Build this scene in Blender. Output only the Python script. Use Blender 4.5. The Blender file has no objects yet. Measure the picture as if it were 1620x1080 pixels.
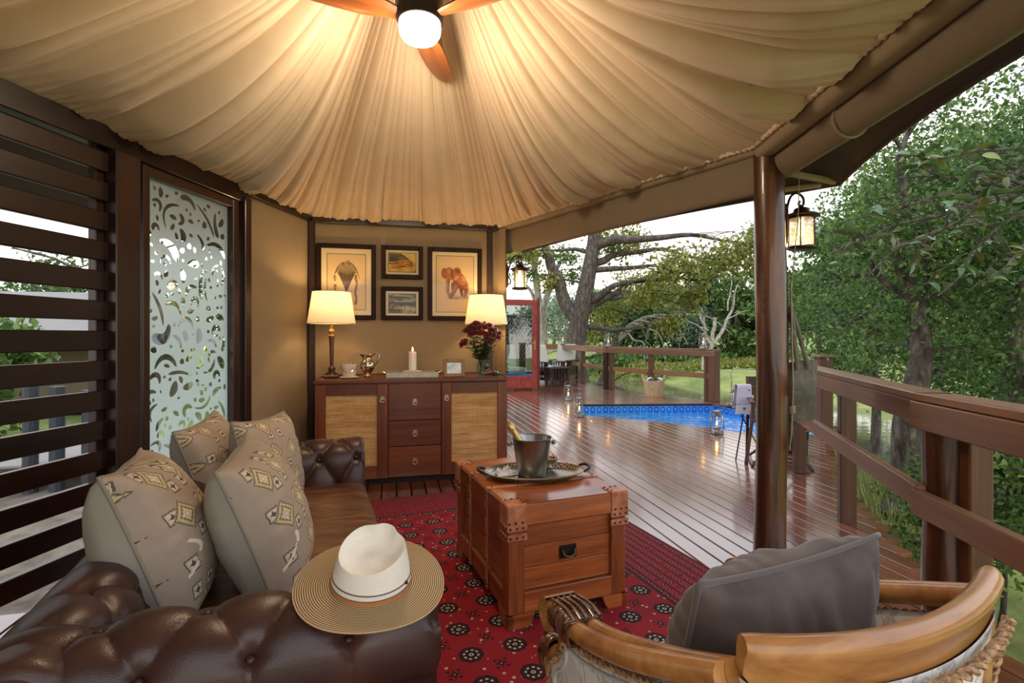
import bpy, bmesh, math, random
import numpy as np
from mathutils import Vector, Matrix, noise as mnoise
from mathutils.geometry import delaunay_2d_cdt
random.seed(7); np.random.seed(7)
S = bpy.context.scene
COL = S.collection
PI = math.pi
def R(d): return math.radians(d)

# ------------------------------------------------ camera, sky, exposure
cam = bpy.data.cameras.new('camera'); cam_o = bpy.data.objects.new('camera', cam); COL.objects.link(cam_o)
cam.sensor_width = 36; cam.lens = 18.0; cam.shift_y = -9 / 1620; cam.clip_start = .05; cam.clip_end = 500
cam_o.location = (0, 0, 1.3); cam_o.rotation_euler = (R(90), 0, 0)
S.camera = cam_o
S.view_settings.view_transform = 'Standard'; S.view_settings.look = 'None'
S.view_settings.gamma = 1; S.view_settings.use_curve_mapping = False
S.view_settings.exposure = 0.1
w = bpy.data.worlds.new('sky'); S.world = w; w.use_nodes = True
wn = w.node_tree; wn.nodes.clear()
wo = wn.nodes.new('ShaderNodeOutputWorld'); wb = wn.nodes.new('ShaderNodeBackground')
tc = wn.nodes.new('ShaderNodeTexCoord'); sx = wn.nodes.new('ShaderNodeSeparateXYZ'); rp = wn.nodes.new('ShaderNodeValToRGB')
wn.links.new(tc.outputs['Generated'], sx.inputs[0]); wn.links.new(sx.outputs['Z'], rp.inputs[0])
rp.color_ramp.elements[0].position = 0.0; rp.color_ramp.elements[0].color = (1.0, .90, .80, 1)
rp.color_ramp.elements[1].position = .55; rp.color_ramp.elements[1].color = (.80, .88, 1.0, 1)
wn.links.new(rp.outputs[0], wb.inputs[0]); wb.inputs[1].default_value = 1.9
wn.links.new(wb.outputs[0], wo.inputs[0])

# ------------------------------------------------ frames: room is turned 13 deg, the furniture 21.5 deg
RA, FA = R(13), R(21.5)
def RW(u, v, z=0): return Vector((u*math.cos(RA) - v*math.sin(RA), u*math.sin(RA) + v*math.cos(RA), z))
def FW(b, a, z=0): return Vector((b*math.cos(FA) - a*math.sin(FA), b*math.sin(FA) + a*math.cos(FA), z))

# ------------------------------------------------ mesh builder
def rotm(rz=0, rx=0, ry=0, loc=(0,0,0)):
    return Matrix.Translation(loc) @ Matrix.Rotation(rz, 4, 'Z') @ Matrix.Rotation(ry, 4, 'Y') @ Matrix.Rotation(rx, 4, 'X')
class MB:
    def __init__(s): s.v = []; s.f = []; s.mi = []; s.M = None; s.m = 0
    def add(s, vs, fs):
        k = len(s.v)
        if s.M is not None: vs = [s.M @ Vector(p) for p in vs]
        s.v.extend([tuple(p) for p in vs])
        for f in fs: s.f.append(tuple(i + k for i in f)); s.mi.append(s.m)
        return s
    def box(s, c, d, b=0.0, M=None):
        x, y, z = d[0]/2, d[1]/2, d[2]/2; b = min(b, .49*min(d))
        if b <= 0:
            vs = [(sx_*x, sy*y, sz*z) for sx_ in (-1,1) for sy in (-1,1) for sz in (-1,1)]
            fs = [(0,1,3,2),(4,6,7,5),(0,4,5,1),(2,3,7,6),(0,2,6,4),(1,5,7,3)]
        else:
            bm = bmesh.new(); bmesh.ops.create_cube(bm, size=1)
            for q in bm.verts: q.co = Vector((q.co.x*d[0], q.co.y*d[1], q.co.z*d[2]))
            bmesh.ops.bevel(bm, geom=bm.edges[:], offset=b, segments=1, affect='EDGES', profile=.5)
            bm.verts.index_update(); vs = [q.co[:] for q in bm.verts]; fs = [[q.index for q in f.verts] for f in bm.faces]; bm.free()
        if M is not None: vs = [M @ Vector(p) for p in vs]
        return s.add([Vector(p) + Vector(c) for p in vs], fs)
    def bar(s, p0, p1, w_, h_, b=0.0, up=(0,0,1)):
        p0, p1 = Vector(p0), Vector(p1); d = p1 - p0; L = d.length; x = d.normalized()
        y = Vector(up).cross(x)
        if y.length < 1e-4: y = Vector((0,1,0)).cross(x)
        y.normalize(); z = x.cross(y)
        M = Matrix((x, y, z)).transposed()
        return s.box((p0 + p1)/2, (L, w_, h_), b, M)
    def tube(s, pts, r, n=8, closed=False, cap=True, sq=1.0):
        pts = [Vector(p) for p in pts]; N = len(pts)
        rs = r if hasattr(r, '__len__') else [r]*N
        vs = []; prev = None
        for i, p in enumerate(pts):
            t = (pts[(i+1) % N] - pts[i-1]) if closed else (pts[min(i+1, N-1)] - pts[max(i-1, 0)])
            t = t.normalized() if t.length > 1e-9 else Vector((0,0,1))
            if prev is None:
                a = Vector((0,0,1)) if abs(t.z) < .9 else Vector((1,0,0))
            else: a = prev
            nx = (a - t*a.dot(t)); nx.normalize(); ny = t.cross(nx); prev = nx
            for k in range(n):
                th = 2*PI*k/n
                vs.append(p + nx*math.cos(th)*rs[i] + ny*math.sin(th)*rs[i]*sq)
        fs = []
        for i in range(N if closed else N-1):
            j = (i+1) % N
            for k in range(n):
                fs.append((i*n+k, i*n+(k+1)%n, j*n+(k+1)%n, j*n+k))
        if cap and not closed:
            fs.append(tuple(range(n))[::-1]); fs.append(tuple((N-1)*n+k for k in range(n)))
        return s.add(vs, fs)
    def lathe(s, prof, n=24, c=(0,0,0), M=None, ex=1.0, ey=1.0, cap=True):
        vs = []; N = len(prof)
        for r, z in prof:
            for k in range(n):
                th = 2*PI*k/n; vs.append(Vector((r*ex*math.cos(th), r*ey*math.sin(th), z)))
        fs = [(i*n+k, i*n+(k+1)%n, (i+1)*n+(k+1)%n, (i+1)*n+k) for i in range(N-1) for k in range(n)]
        if cap:
            if prof[0][0] > 1e-5: fs.append(tuple(range(n))[::-1])
            if prof[-1][0] > 1e-5: fs.append(tuple((N-1)*n+k for k in range(n)))
        if M is not None: vs = [M @ p for p in vs]
        return s.add([p + Vector(c) for p in vs], fs)
    def ball(s, c, r, n=10, m=7):
        r = r if hasattr(r, '__len__') else (r, r, r)
        vs = []; 
        for i in range(m+1):
            ph = PI*i/m
            for k in range(n):
                th = 2*PI*k/n
                vs.append((c[0]+r[0]*math.sin(ph)*math.cos(th), c[1]+r[1]*math.sin(ph)*math.sin(th), c[2]-r[2]*math.cos(ph)))
        fs = [(i*n+k, i*n+(k+1)%n, (i+1)*n+(k+1)%n, (i+1)*n+k) for i in range(m) for k in range(n)]
        return s.add(vs, fs)
    def prism(s, poly, z0, z1, M=None):
        n = len(poly); vs = [Vector((p[0], p[1], z0)) for p in poly] + [Vector((p[0], p[1], z1)) for p in poly]
        fs = [tuple(range(n))[::-1], tuple(range(n, 2*n))] + [(i, (i+1)%n, n+(i+1)%n, n+i) for i in range(n)]
        if M is not None: vs = [M @ p for p in vs]
        return s.add(vs, fs)
    def grid(s, P, cu=False, cv=False):
        P = np.asarray(P); nu, nv = P.shape[:2]
        fs = []
        for i in range(nu if cu else nu-1):
            for j in range(nv if cv else nv-1):
                i2, j2 = (i+1) % nu, (j+1) % nv
                fs.append((i*nv+j, i2*nv+j, i2*nv+j2, i*nv+j2))
        return s.add([tuple(p) for p in P.reshape(-1, 3)], fs)
    def mesh(s, name, mats, smooth=35, clean=True):
        me = bpy.data.meshes.new(name); me.from_pydata(s.v, [], s.f)
        mats = mats if isinstance(mats, (list, tuple)) else [mats]
        for m in mats: me.materials.append(m)
        if any(s.mi): me.polygons.foreach_set('material_index', s.mi)
        if clean:
            bm = bmesh.new(); bm.from_mesh(me); bmesh.ops.remove_doubles(bm, verts=bm.verts, dist=1e-5)
            bmesh.ops.recalc_face_normals(bm, faces=bm.faces); bm.to_mesh(me); bm.free()
        if smooth:
            me.polygons.foreach_set('use_smooth', [True]*len(me.polygons)); me.set_sharp_from_angle(angle=R(smooth))
        me.update(); return me
    def build(s, name, mats, parent=None, smooth=35, loc=(0,0,0), rz=0, clean=True):
        return link(name, s.mesh(name, mats, smooth, clean), parent, loc, rz)
def link(name, me, parent=None, loc=(0,0,0), rz=0):
    o = bpy.data.objects.new(name, me); COL.objects.link(o); o.parent = parent; o.location = loc; o.rotation_euler = (0,0,rz); return o
def np_mesh(name, V, F, mats, smooth=False):
    """many equal-sized faces from numpy arrays"""
    V = np.asarray(V, dtype=np.float32); F = np.asarray(F, dtype=np.int32); k = F.shape[1]
    me = bpy.data.meshes.new(name); me.vertices.add(len(V)); me.vertices.foreach_set('co', V.ravel())
    me.loops.add(F.size); me.loops.foreach_set('vertex_index', F.ravel())
    me.polygons.add(len(F)); me.polygons.foreach_set('loop_start', np.arange(len(F), dtype=np.int32)*k)
    for m in (mats if isinstance(mats, (list, tuple)) else [mats]): me.materials.append(m)
    me.update(calc_edges=True); me.validate()
    if smooth: me.polygons.foreach_set('use_smooth', [True]*len(me.polygons))
    return me
def tag(o, label=None, cat=None, group=None, kind=None):
    for k, val in (('label', label), ('category', cat), ('group', group), ('kind', kind)):
        if val: o[k] = val
    return o
def thing(name, label, cat, loc=(0,0,0), rz=0, group=None):
    o = bpy.data.objects.new(name, None); COL.objects.link(o); o.empty_display_size = .1
    o.location = loc; o.rotation_euler = (0,0,rz); return tag(o, label, cat, group)
def dup(o, loc=None, rz=None, label=None, parent=None):
    c = o.copy(); COL.objects.link(c); c.parent = parent
    if loc is not None: c.location = loc
    if rz is not None: c.rotation_euler = (0,0,rz)
    if label: c['label'] = label
    for ch in list(o.children): dup(ch, parent=c)
    return c
def spline(pts, n=6, closed=False):
    pts = [Vector(p) for p in pts]; N = len(pts); out = []
    for i in range(N if closed else N-1):
        p0 = pts[(i-1) % N] if closed or i > 0 else pts[i]; p1 = pts[i]; p2 = pts[(i+1) % N]
        p3 = pts[(i+2) % N] if closed or i+2 < N else p2
        for k in range(n):
            t = k/n
            out.append(.5*((2*p1) + (p2-p0)*t + (2*p0-5*p1+4*p2-p3)*t*t + (3*p1-p0-3*p2+p3)*t**3))
    if not closed: out.append(pts[-1])
    return out
def lerp(a, b, t): return a + (b-a)*t

# ------------------------------------------------ materials
def lin(c): return tuple(((x/255)/12.92 if x/255 <= .04045 else ((x/255+.055)/1.055)**2.4) for x in c[:3]) + (1,)
class X:
    """a shader value with arithmetic"""
    def __init__(s, nt, k): s.nt = nt; s.k = k
    def op(s, o, *a):
        n = s.nt.nodes.new('ShaderNodeMath'); n.operation = o
        for i, q in enumerate((s,) + a):
            if isinstance(q, X): s.nt.links.new(q.k, n.inputs[i])
            else: n.inputs[i].default_value = q
        return X(s.nt, n.outputs[0])
    def __add__(s, o): return s.op('ADD', o)
    def __sub__(s, o): return s.op('SUBTRACT', o)
    def __mul__(s, o): return s.op('MULTIPLY', o)
    def __truediv__(s, o): return s.op('DIVIDE', o)
    __radd__ = __add__; __rmul__ = __mul__
    def abs(s): return s.op('ABSOLUTE')
    def fract(s): return s.op('FRACT')
    def floor(s): return s.op('FLOOR')
    def lt(s, o): return s.op('LESS_THAN', o)
    def gt(s, o): return s.op('GREATER_THAN', o)
    def min(s, o): return s.op('MINIMUM', o)
    def max(s, o): return s.op('MAXIMUM', o)
    def sin(s): return s.op('SINE')
    def sqrt(s): return s.op('SQRT')
    def inv(s): return s*(-1.0) + 1.0
    def between(s, a, b): return s.gt(a)*s.lt(b)
class Mat:
    def __init__(s, name, col=(200,200,200), rough=.5, metal=0.0, **kw):
        m = bpy.data.materials.new(name); m.use_nodes = True; s.m = m; s.nt = m.node_tree; s.N = s.nt.nodes; s.L = s.nt.links
        s.b = s.N['Principled BSDF']; s.out = s.N['Material Output']
        s.b.inputs['Base Color'].default_value = lin(col); s.b.inputs['Roughness'].default_value = rough; s.b.inputs['Metallic'].default_value = metal
        for k, val in kw.items(): s.b.inputs[k.replace('_', ' ')].default_value = val
    def node(s, t, **kw):
        n = s.N.new(t)
        for k, val in kw.items():
            if k in n.inputs: n.inputs[k].default_value = val
            else: setattr(n, k, val)
        return n
    def coord(s, scale=(1,1,1), which='Object', rand=True):
        t = s.node('ShaderNodeTexCoord'); mp = s.node('ShaderNodeMapping'); mp.inputs['Scale'].default_value = scale
        s.L.new(t.outputs[which], mp.inputs[0])
        if rand:
            oi = s.node('ShaderNodeObjectInfo'); cm = s.node('ShaderNodeMath', operation='MULTIPLY'); cm.inputs[1].default_value = 37.0
            s.L.new(oi.outputs['Random'], cm.inputs[0]); s.L.new(cm.outputs[0], mp.inputs['Location'])
        return mp.outputs[0]
    def xyz(s, which='Object'):
        t = s.node('ShaderNodeTexCoord'); q = s.node('ShaderNodeSeparateXYZ'); s.L.new(t.outputs[which], q.inputs[0])
        return [X(s.nt, q.outputs[i]) for i in range(3)]
    def noise(s, vec, scale=5, detail=4, rough=.55, dist=0.0):
        n = s.node('ShaderNodeTexNoise'); n.inputs['Scale'].default_value = scale; n.inputs['Detail'].default_value = detail
        n.inputs['Roughness'].default_value = rough; n.inputs['Distortion'].default_value = dist
        s.L.new(vec, n.inputs['Vector']); return X(s.nt, n.outputs['Fac'])
    def ramp(s, fac, stops):
        r = s.node('ShaderNodeValToRGB'); e = r.color_ramp.elements
        while len(e) < len(stops): e.new(.5)
        for q, (p, c) in zip(e, stops): q.position = p; q.color = lin(c)
        s.L.new(fac.k, r.inputs[0]); return r.outputs[0]
    def mix(s, fac, a, b, mode='MIX'):
        n = s.node('ShaderNodeMix', data_type='RGBA', blend_type=mode)
        for i, q in ((0, fac), (6, a), (7, b)):
            if isinstance(q, X): s.L.new(q.k, n.inputs[i])
            elif isinstance(q, bpy.types.NodeSocket): s.L.new(q, n.inputs[i])
            elif i == 0: n.inputs[0].default_value = q
            else: n.inputs[i].default_value = lin(q)
        return n.outputs[2]
    def color(s, k): s.L.new(k, s.b.inputs['Base Color']); return s
    def bump(s, h, strength=.3, dist=.01):
        n = s.node('ShaderNodeBump'); n.inputs['Strength'].default_value = strength; n.inputs['Distance'].default_value = dist
        s.L.new(h.k, n.inputs['Height']); s.L.new(n.outputs[0], s.b.inputs['Normal']); return s
    def surface(s, k): s.L.new(k, s.out.inputs['Surface']); return s
def wood(name, c1, c2, axis='x', rough=.4, scale=14, coat=0.0, bump=.15, streak=.06, vary=.18):
    M = Mat(name, c1, rough); sc = [scale, scale, scale]; sc['xyz'.index(axis)] = scale*streak
    v = M.coord(sc); n = M.noise(v, 1.0, 6, .6, .8)
    fine = M.noise(v, 5.0, 3, .6, .2)
    k = M.ramp(n*.75 + fine*.25, [(.3, c2), (.5, lerp3(c1, c2, .35)), (.68, c1)])
    oi = M.node('ShaderNodeObjectInfo'); rnd = X(M.nt, oi.outputs['Random'])*vary*2 + (1 - vary)
    hsv = M.node('ShaderNodeHueSaturation'); M.L.new(k, hsv.inputs['Color']); M.L.new(rnd.k, hsv.inputs['Value'])
    M.color(hsv.outputs[0]); M.bump(n*.6 + fine*.4, bump, .004)
    M.b.inputs['Coat Weight'].default_value = coat; M.b.inputs['Coat Roughness'].default_value = .12
    return M.m
def lerp3(a, b, t): return tuple(a[i] + (b[i]-a[i])*t for i in range(3))
def cloth(name, col, rough=.9, var=.12, weave=600, bump=.2, wr=0.0, sheen=.0):
    M = Mat(name, col, rough); v = M.coord(); n = M.noise(v, 6, 4); f = M.noise(v, weave, 2)
    M.color(M.mix(n*.6 + f*.4, lerp3(col, (0,0,0), var*1.5), lerp3(col, (255,255,255), var*.7)))
    h = f*.35
    if wr: h = h + M.noise(v, 9, 3, .5, 1.2)*wr
    M.bump(h, bump, .01); M.b.inputs['Sheen Weight'].default_value = sheen
    return M.m
def plain(name, col, rough=.5, metal=0.0, var=0.0, **kw):
    M = Mat(name, col, rough, metal, **kw)
    if var:
        n = M.noise(M.coord(), 12, 4); M.color(M.mix(n, lerp3(col, (0,0,0), var), lerp3(col, (255,255,255), var*.6))); M.bump(n, .1, .005)
    return M.m
def emit(name, col, power):
    M = Mat(name, col, .5); e = M.node('ShaderNodeEmission'); e.inputs[0].default_value = lin(col); e.inputs[1].default_value = power
    M.surface(e.outputs[0]); return M.m
def clear_glass(name, tint=(250,252,252), refl=1.0, rough=.02):
    M = Mat(name); t = M.node('ShaderNodeBsdfTransparent'); t.inputs[0].default_value = lin(tint)
    g = M.node('ShaderNodeBsdfGlossy'); g.inputs['Roughness'].default_value = rough
    fr = M.node('ShaderNodeLayerWeight'); f = X(M.nt, fr.outputs['Facing'])
    mx = M.node('ShaderNodeMixShader'); k = (f.op('POWER', 5.0)*.9 + .04)*refl
    M.L.new(k.k, mx.inputs[0]); M.L.new(t.outputs[0], mx.inputs[1]); M.L.new(g.outputs[0], mx.inputs[2]); M.surface(mx.outputs[0]); return M.m
def leafy(name, c1, c2, c3, trans=.45):
    M = Mat(name, c1, .5); g = M.node('ShaderNodeNewGeometry'); r = X(M.nt, g.outputs['Random Per Island'])
    k = M.ramp(r, [(0, c1), (.55, c2), (.92, c3)]); M.color(k)
    t = M.node('ShaderNodeBsdfTranslucent'); M.L.new(k, t.inputs[0]); mx = M.node('ShaderNodeMixShader'); mx.inputs[0].default_value = trans
    M.L.new(M.b.outputs[0], mx.inputs[1]); M.L.new(t.outputs[0], mx.inputs[2]); M.surface(mx.outputs[0]); return M.m

m_deck = wood('deck_wood', (136,76,50), (76,38,25), 'y', .2, 9, 1.0, .10, .05, .2)
m_dark = wood('dark_stained_wood', (42,20,13), (20,9,7), 'x', .35, 12, .1)
m_darkz = wood('dark_stained_post_wood', (54,26,16), (26,12,8), 'z', .35, 12, .15)
m_rail = wood('railing_wood', (142,98,62), (86,54,34), 'x', .45, 10, .1)
m_railz = wood('railing_post_wood', (104,64,38), (50,27,18), 'z', .45, 10, .1)
m_cab = wood('sideboard_wood', (122,66,38), (76,36,22), 'x', .35, 10, .2)
m_cabz = wood('sideboard_wood_upright', (128,68,38), (80,38,22), 'z', .35, 10, .2)
m_chest = wood('pine_chest_wood', (186,104,50), (84,37,15), 'x', .32, 11, .35, .2, .09, .12)
m_chesty = wood('pine_chest_wood_side', (166,92,46), (74,34,15), 'y', .32, 11, .35, .2, .09, .12)
m_chestz = wood('pine_chest_wood_upright', (166,90,44), (76,34,15), 'z', .32, 11, .35, .2, .09, .12)
m_honey = wood('honey_wood', (204,148,84), (126,72,32), 'x', .3, 12, .4, .1, .16, .05)
m_canvas = cloth('tan_canvas', (150,132,104), .85, .06, 900, .15, .25)
m_canvas2 = cloth('brown_canvas', (126,110,88), .85, .08, 900, .15, .3)
m_black = plain('black_iron', (38,30,26), .45, .6)
m_bronze = plain('bronze_lantern_metal', (52,34,24), .4, .7)
m_silver = plain('polished_silver', (205,196,182), .14, 1.0)
m_steel = plain('brushed_steel', (150,152,152), .3, 1.0)
m_pewter = plain('pewter', (150,142,128), .35, .9, .15)
m_glass = clear_glass('clear_glass')
m_pane = clear_glass('window_glass', (240,246,246), 1.6)
m_flame = emit('candle_flame', (255,200,110), 14)
m_wax = plain('white_wax', (246,238,226), .5, 0, 0, Subsurface_Weight=.2)
m_white = cloth('white_towelling', (236,234,240), .95, .05, 300, .5)
# ================================================ TERRAIN AND RIVER
RIV = [(34,-8),(22,2),(13,8),(9,14),(6.3,21),(2,31),(-7,43),(-24,62),(-50,80)]
def riv(x, y):
    """signed distance from the river's centre line: negative on the near bank side"""
    best = 1e9; sg = 1
    for (ax, ay), (bx, by) in zip(RIV[:-1], RIV[1:]):
        dx, dy = bx-ax, by-ay; t = max(0, min(1, ((x-ax)*dx + (y-ay)*dy)/(dx*dx+dy*dy)))
        qx, qy = x-ax-t*dx, y-ay-t*dy; d = math.hypot(qx, qy)
        if d < best: best = d; sg = 1 if dx*qy - dy*qx < 0 else -1
    return best*sg
WATER_Z = -1.55
def gz(x, y):
    d = riv(x, y); n = mnoise.noise((x*.25, y*.25, 1.3))*.25 + mnoise.noise((x*.9, y*.9, 4))*.07
    if d < 0:
        t = min(1, max(0, (-d-3.2)/6)); t = t*t*(3-2*t); return lerp(-2.1, -.62, t) + n*(.3+.3*t)
    t = min(1, max(0, (d-4.2)/5)); t = t*t*(3-2*t); u = max(0, d-8)
    return lerp(-2.1, -.9, t) + n*(.3+.7*t) + u*.055
xs = np.concatenate([np.linspace(-60,-12,30), np.linspace(-11,24,100), np.linspace(25,70,30)])
ys = np.concatenate([np.linspace(-14,34,110), np.linspace(35,110,45)])
P = np.array([[(x, y, gz(x, y)) for y in ys] for x in xs])
M = Mat('grassy_ground', (110,130,60), .95); v = M.coord((1,1,1), rand=False)
n1 = M.noise(v, .35, 5, .6); n2 = M.noise(v, 6, 4)
px_, py_, pz_ = M.xyz()
grass = M.ramp(n1*.7 + n2*.3, [(.32, (104,116,58)), (.5, (142,152,80)), (.68, (176,172,108))])
soil = M.ramp(n2, [(.3, (92,80,66)), (.7, (136,122,104))])
M.color(M.mix((px_ + n1*3.0).lt(-.6)*(py_).lt(9.0), grass, soil)); M.bump(n2, .6, .05)
tag(MB().grid(P).build('ground', M.m, smooth=0), 'grassy river bank and bare earth around the deck', kind='structure')
M = Mat('river_water', (112,108,84), .06); v = M.coord((1,1,1), rand=False)
M.bump(M.noise(v, 2.5, 3), .12, .05); M.color(M.ramp(M.noise(v, .3, 4), [(.42, (96,94,76)), (.62, (128,134,84))]))
b = MB(); b.box((5, 40, WATER_Z-.01), (150, 130, .02))
tag(b.build('river', M.m, smooth=0), 'still brown green river beyond the deck', kind='structure')

# ================================================ DECK
DECK = [(-2.75,-.9),(-2.45,1.6),(-2.33,2.4),(-2.03,4.7),(-2.03,16.2),(1.6,16.4),(2.1,14.2),(2.55,12.6),(4.12,10.1),(4.5,9.75),(4.72,8.6),(4.6,7.1),(3.77,6.09),(3.05,4.83),(2.5,3.44),(2.28,2.87),(2.06,2.24),(2.0,1.95),(1.9,-.9)]
POOL = [(1.23,9.75),(3.93,9.86),(4.3,8.55),(4.15,6.75),(3.2,6.80),(2.31,7.69),(1.15,8.36)]
def toR(p): return (p[0]*math.cos(RA) + p[1]*math.sin(RA), -p[0]*math.sin(RA) + p[1]*math.cos(RA))
DR, PR = [toR(p) for p in DECK], [toR(p) for p in POOL]
def cross(poly, u):
    out = []
    for i in range(len(poly)):
        (a, b), (c, d) = poly[i], poly[(i+1) % len(poly)]
        if (a <= u) != (c <= u): out.append(b + (d-b)*(u-a)/(c-a))
    return sorted(out)
floor_mb = MB(); floor_mb.m = 0
# sub-frame: dark joists under the boards
for k in range(34):
    vv = -1.5 + k*.55
    cr = [0]
    hits = []
    for poly in (DR,):
        for i in range(len(poly)):
            (a, b_), (c, d_) = poly[i], poly[(i+1) % len(poly)]
            if (b_ <= vv) != (d_ <= vv): hits.append(a + (c-a)*(vv-b_)/(d_-b_))
    hits.sort()
    ph = []
    for dv in (-.06, 0, .06):
      for i in range(len(PR)):
        (a, b_), (c, d_) = PR[i], PR[(i+1) % len(PR)]
        if (b_ <= vv+dv) != (d_ <= vv+dv): ph.append(a + (c-a)*(vv+dv-b_)/(d_-b_))
    ph = [min(ph), max(ph)] if ph else ph
    segs = [(hits[i], hits[i+1]) for i in range(0, len(hits)-1, 2)]
    for s0, s1 in segs:
        cuts = [(s0, s1)] if not ph else [(s0, ph[0]-.05), (ph[1]+.05, s1)]
        for c0, c1 in cuts:
            if c1 - c0 > .1: floor_mb.box(((c0+c1)/2, vv, -.11), (c1-c0-.06, .07, .15))
m_joist = plain('joist_wood', (40,24,18), .9)
floor = tag(floor_mb.build('floor', m_joist, smooth=0, rz=RA), 'glossy red brown timber deck of long boards', kind='structure')
PITCH, GAP = .121, .009
u0 = min(p[0] for p in DR)
rr = random.Random(3)
while u0 < max(p[0] for p in DR):
    a, c = u0 + GAP/2, u0 + PITCH - GAP/2
    def iv(poly):
        A, B, Mi = cross(poly, a), cross(poly, c), cross(poly, (a+c)/2)
        return (A, B) if len(A) == len(B) == len(Mi) else (Mi, Mi)
    A, B = cross(DR, (a+c)/2), cross(DR, (a+c)/2)
    pa, pb = iv(PR)
    segs = [(A[i], B[i], A[i+1], B[i+1]) for i in range(0, len(A)-1, 2)]
    out = []
    for s in segs:
        if pa and s[0] < pa[0] and s[2] > pa[1]:
            out += [(s[0], s[1], pa[0], pb[0]), (pa[1], pb[1], s[2], s[3])]
        elif pa and s[2] > pa[0] and s[2] < pa[1] and s[0] < pa[0]: out.append((s[0], s[1], pa[0], pb[0]))
        else: out.append(s)
    for l0, r0, l1, r1 in out:
        if min(l1-l0, r1-r0) < .08: continue
        b = MB(); mid = (l0+l1)/2; hz = rr.uniform(-.0008, .0008); cxm = (a+c)/2
        B_ = .004
        q = [(a-cxm, l0-mid), (c-cxm, r0-mid), (c-cxm, r1-mid), (a-cxm, l1-mid)]
        qi = [(q[0][0]+B_, q[0][1]), (q[1][0]-B_, q[1][1]), (q[2][0]-B_, q[2][1]), (q[3][0]+B_, q[3][1])]
        b.add([(x, y, -.03) for x, y in q] + [(x, y, -.003) for x, y in q] + [(x, y, 0) for x, y in qi],
              [(3,2,1,0),(8,9,10,11)] + [(i, (i+1)%4, 4+(i+1)%4, 4+i) for i in range(4)] + [(4+i, 4+(i+1)%4, 8+(i+1)%4, 8+i) for i in range(4)])
        b.build('plank', m_deck, floor, smooth=0, loc=(cxm, mid, hz))
    u0 += PITCH

# ================================================ TENT: WALLS
A_, B_, C_, D_, E_, F_ = (-.79,5.25), (1.05,5.25), (2.12,2.68), (1.25,-.5), (-1.06,-.5), (-1.89,2.3)
EAVE = 2.45
lw = Vector((A_[0]-F_[0], A_[1]-F_[1], 0)).normalized()          # left wall runs from F to A
def LWp(t, off=0, z=0):                                          # t metres from the back corner along the left wall
    return RW(A_[0] - lw.x*t + lw.y*off, A_[1] - lw.y*t - lw.x*off, z)
LANG = math.atan2(lw.y, lw.x) + RA
def rail_beam(name, p0, p1, w_, h_, mat, parent=None, b=.004):
    p0, p1 = Vector(p0), Vector(p1); d = p1-p0; ang = math.atan2(d.y, d.x); L = math.hypot(d.x, d.y); sl = math.atan2(d.z, L)
    m = MB(); m.box((0,0,0), (d.length, w_, h_), b, Matrix.Rotation(-sl, 4, 'Y')); o = m.build(name, mat, parent, smooth=0)
    o.location = (p0+p1)/2; o.rotation_euler = (0,0,ang); return o
def canvas_panel(name, p0, p1, z0, z1, mat, seed=0, amp=.006):
    p0, p1 = Vector(p0), Vector(p1); d = p1-p0; L = d.length; x = d.normalized(); nrm = Vector((x.y, -x.x, 0))
    nu, nv = 26, 30; P = np.zeros((nu, nv, 3)); Q = np.zeros((nu, nv, 3))
    for i in range(nu):
        for j in range(nv):
            s, t = i/(nu-1), j/(nv-1)
            h = amp*mnoise.noise((s*L*2.2+seed, t*1.6, seed)) + amp*.6*mnoise.noise((s*L*5 + t*3, t*1.2 - s*2, seed+5))
            h *= min(1, 8*s, 8*(1-s))
            q = p0 + x*(s*L) + nrm*h; P[i,j] = (q.x, q.y, lerp(z0, z1, t)); q = q - nrm*.012; Q[i,j] = (q.x, q.y, lerp(z0, z1, t))
    m = MB(); m.grid(P); m.grid(Q); return m.build(name, mat, smooth=60, clean=False)
tag(canvas_panel('wall_back', RW(-.84, 5.27), RW(1.06, 5.27), 0, 2.44, m_canvas, 1), 'tan canvas back wall of the tent', kind='structure')
tag(canvas_panel('wall_left', LWp(1.0), LWp(-.06), 0, 2.44, m_canvas, 4, .012), 'tan canvas side panel beside the frosted glass', kind='structure')
tag(canvas_panel('wall_side_unseen', RW(-1.08, -.5), RW(-1.92, 2.28), 0, 2.44, m_canvas, 17), 'unseen tan canvas wall behind the sofa, added to block sky light', kind='structure')  # out of view; added to keep sky light off the left side
tag(canvas_panel('wall_right', RW(1.03, 5.268), RW(1.11, 5.10), 0, 2.40, m_canvas, 9), 'narrow return of tan canvas at the end of the back wall', kind='structure')
def post(n, p, w_=.055, d_=.055, h=2.42, rz=RA, z0=0):
    m = MB(); m.box((0,0,h/2), (w_, d_, h), .005); o = m.build('trim_%d' % n, m_darkz, smooth=0, loc=(p.x, p.y, z0), rz=rz); return tag(o, kind='structure')
post(1, RW(-.765, 5.215), .055, .07); post(2, RW(.965, 5.222), .05, .05)
o = rail_beam('trim_3', RW(-.79, 5.222, 2.415), RW(1.05, 5.222, 2.415), .05, .05, m_dark); tag(o, kind='structure')
o = rail_beam('trim_4', LWp(-.0, .03, 2.415), LWp(1.0, .03, 2.415), .05, .05, m_dark); tag(o, kind='structure')
o = rail_beam('trim_5', LWp(1.0, .02, 2.375), LWp(4.2, .02, 2.375), .07, .12, m_dark); tag(o, kind='structure')
post(6, LWp(1.02, .035), .075, .07, 2.36, LANG)

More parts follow.
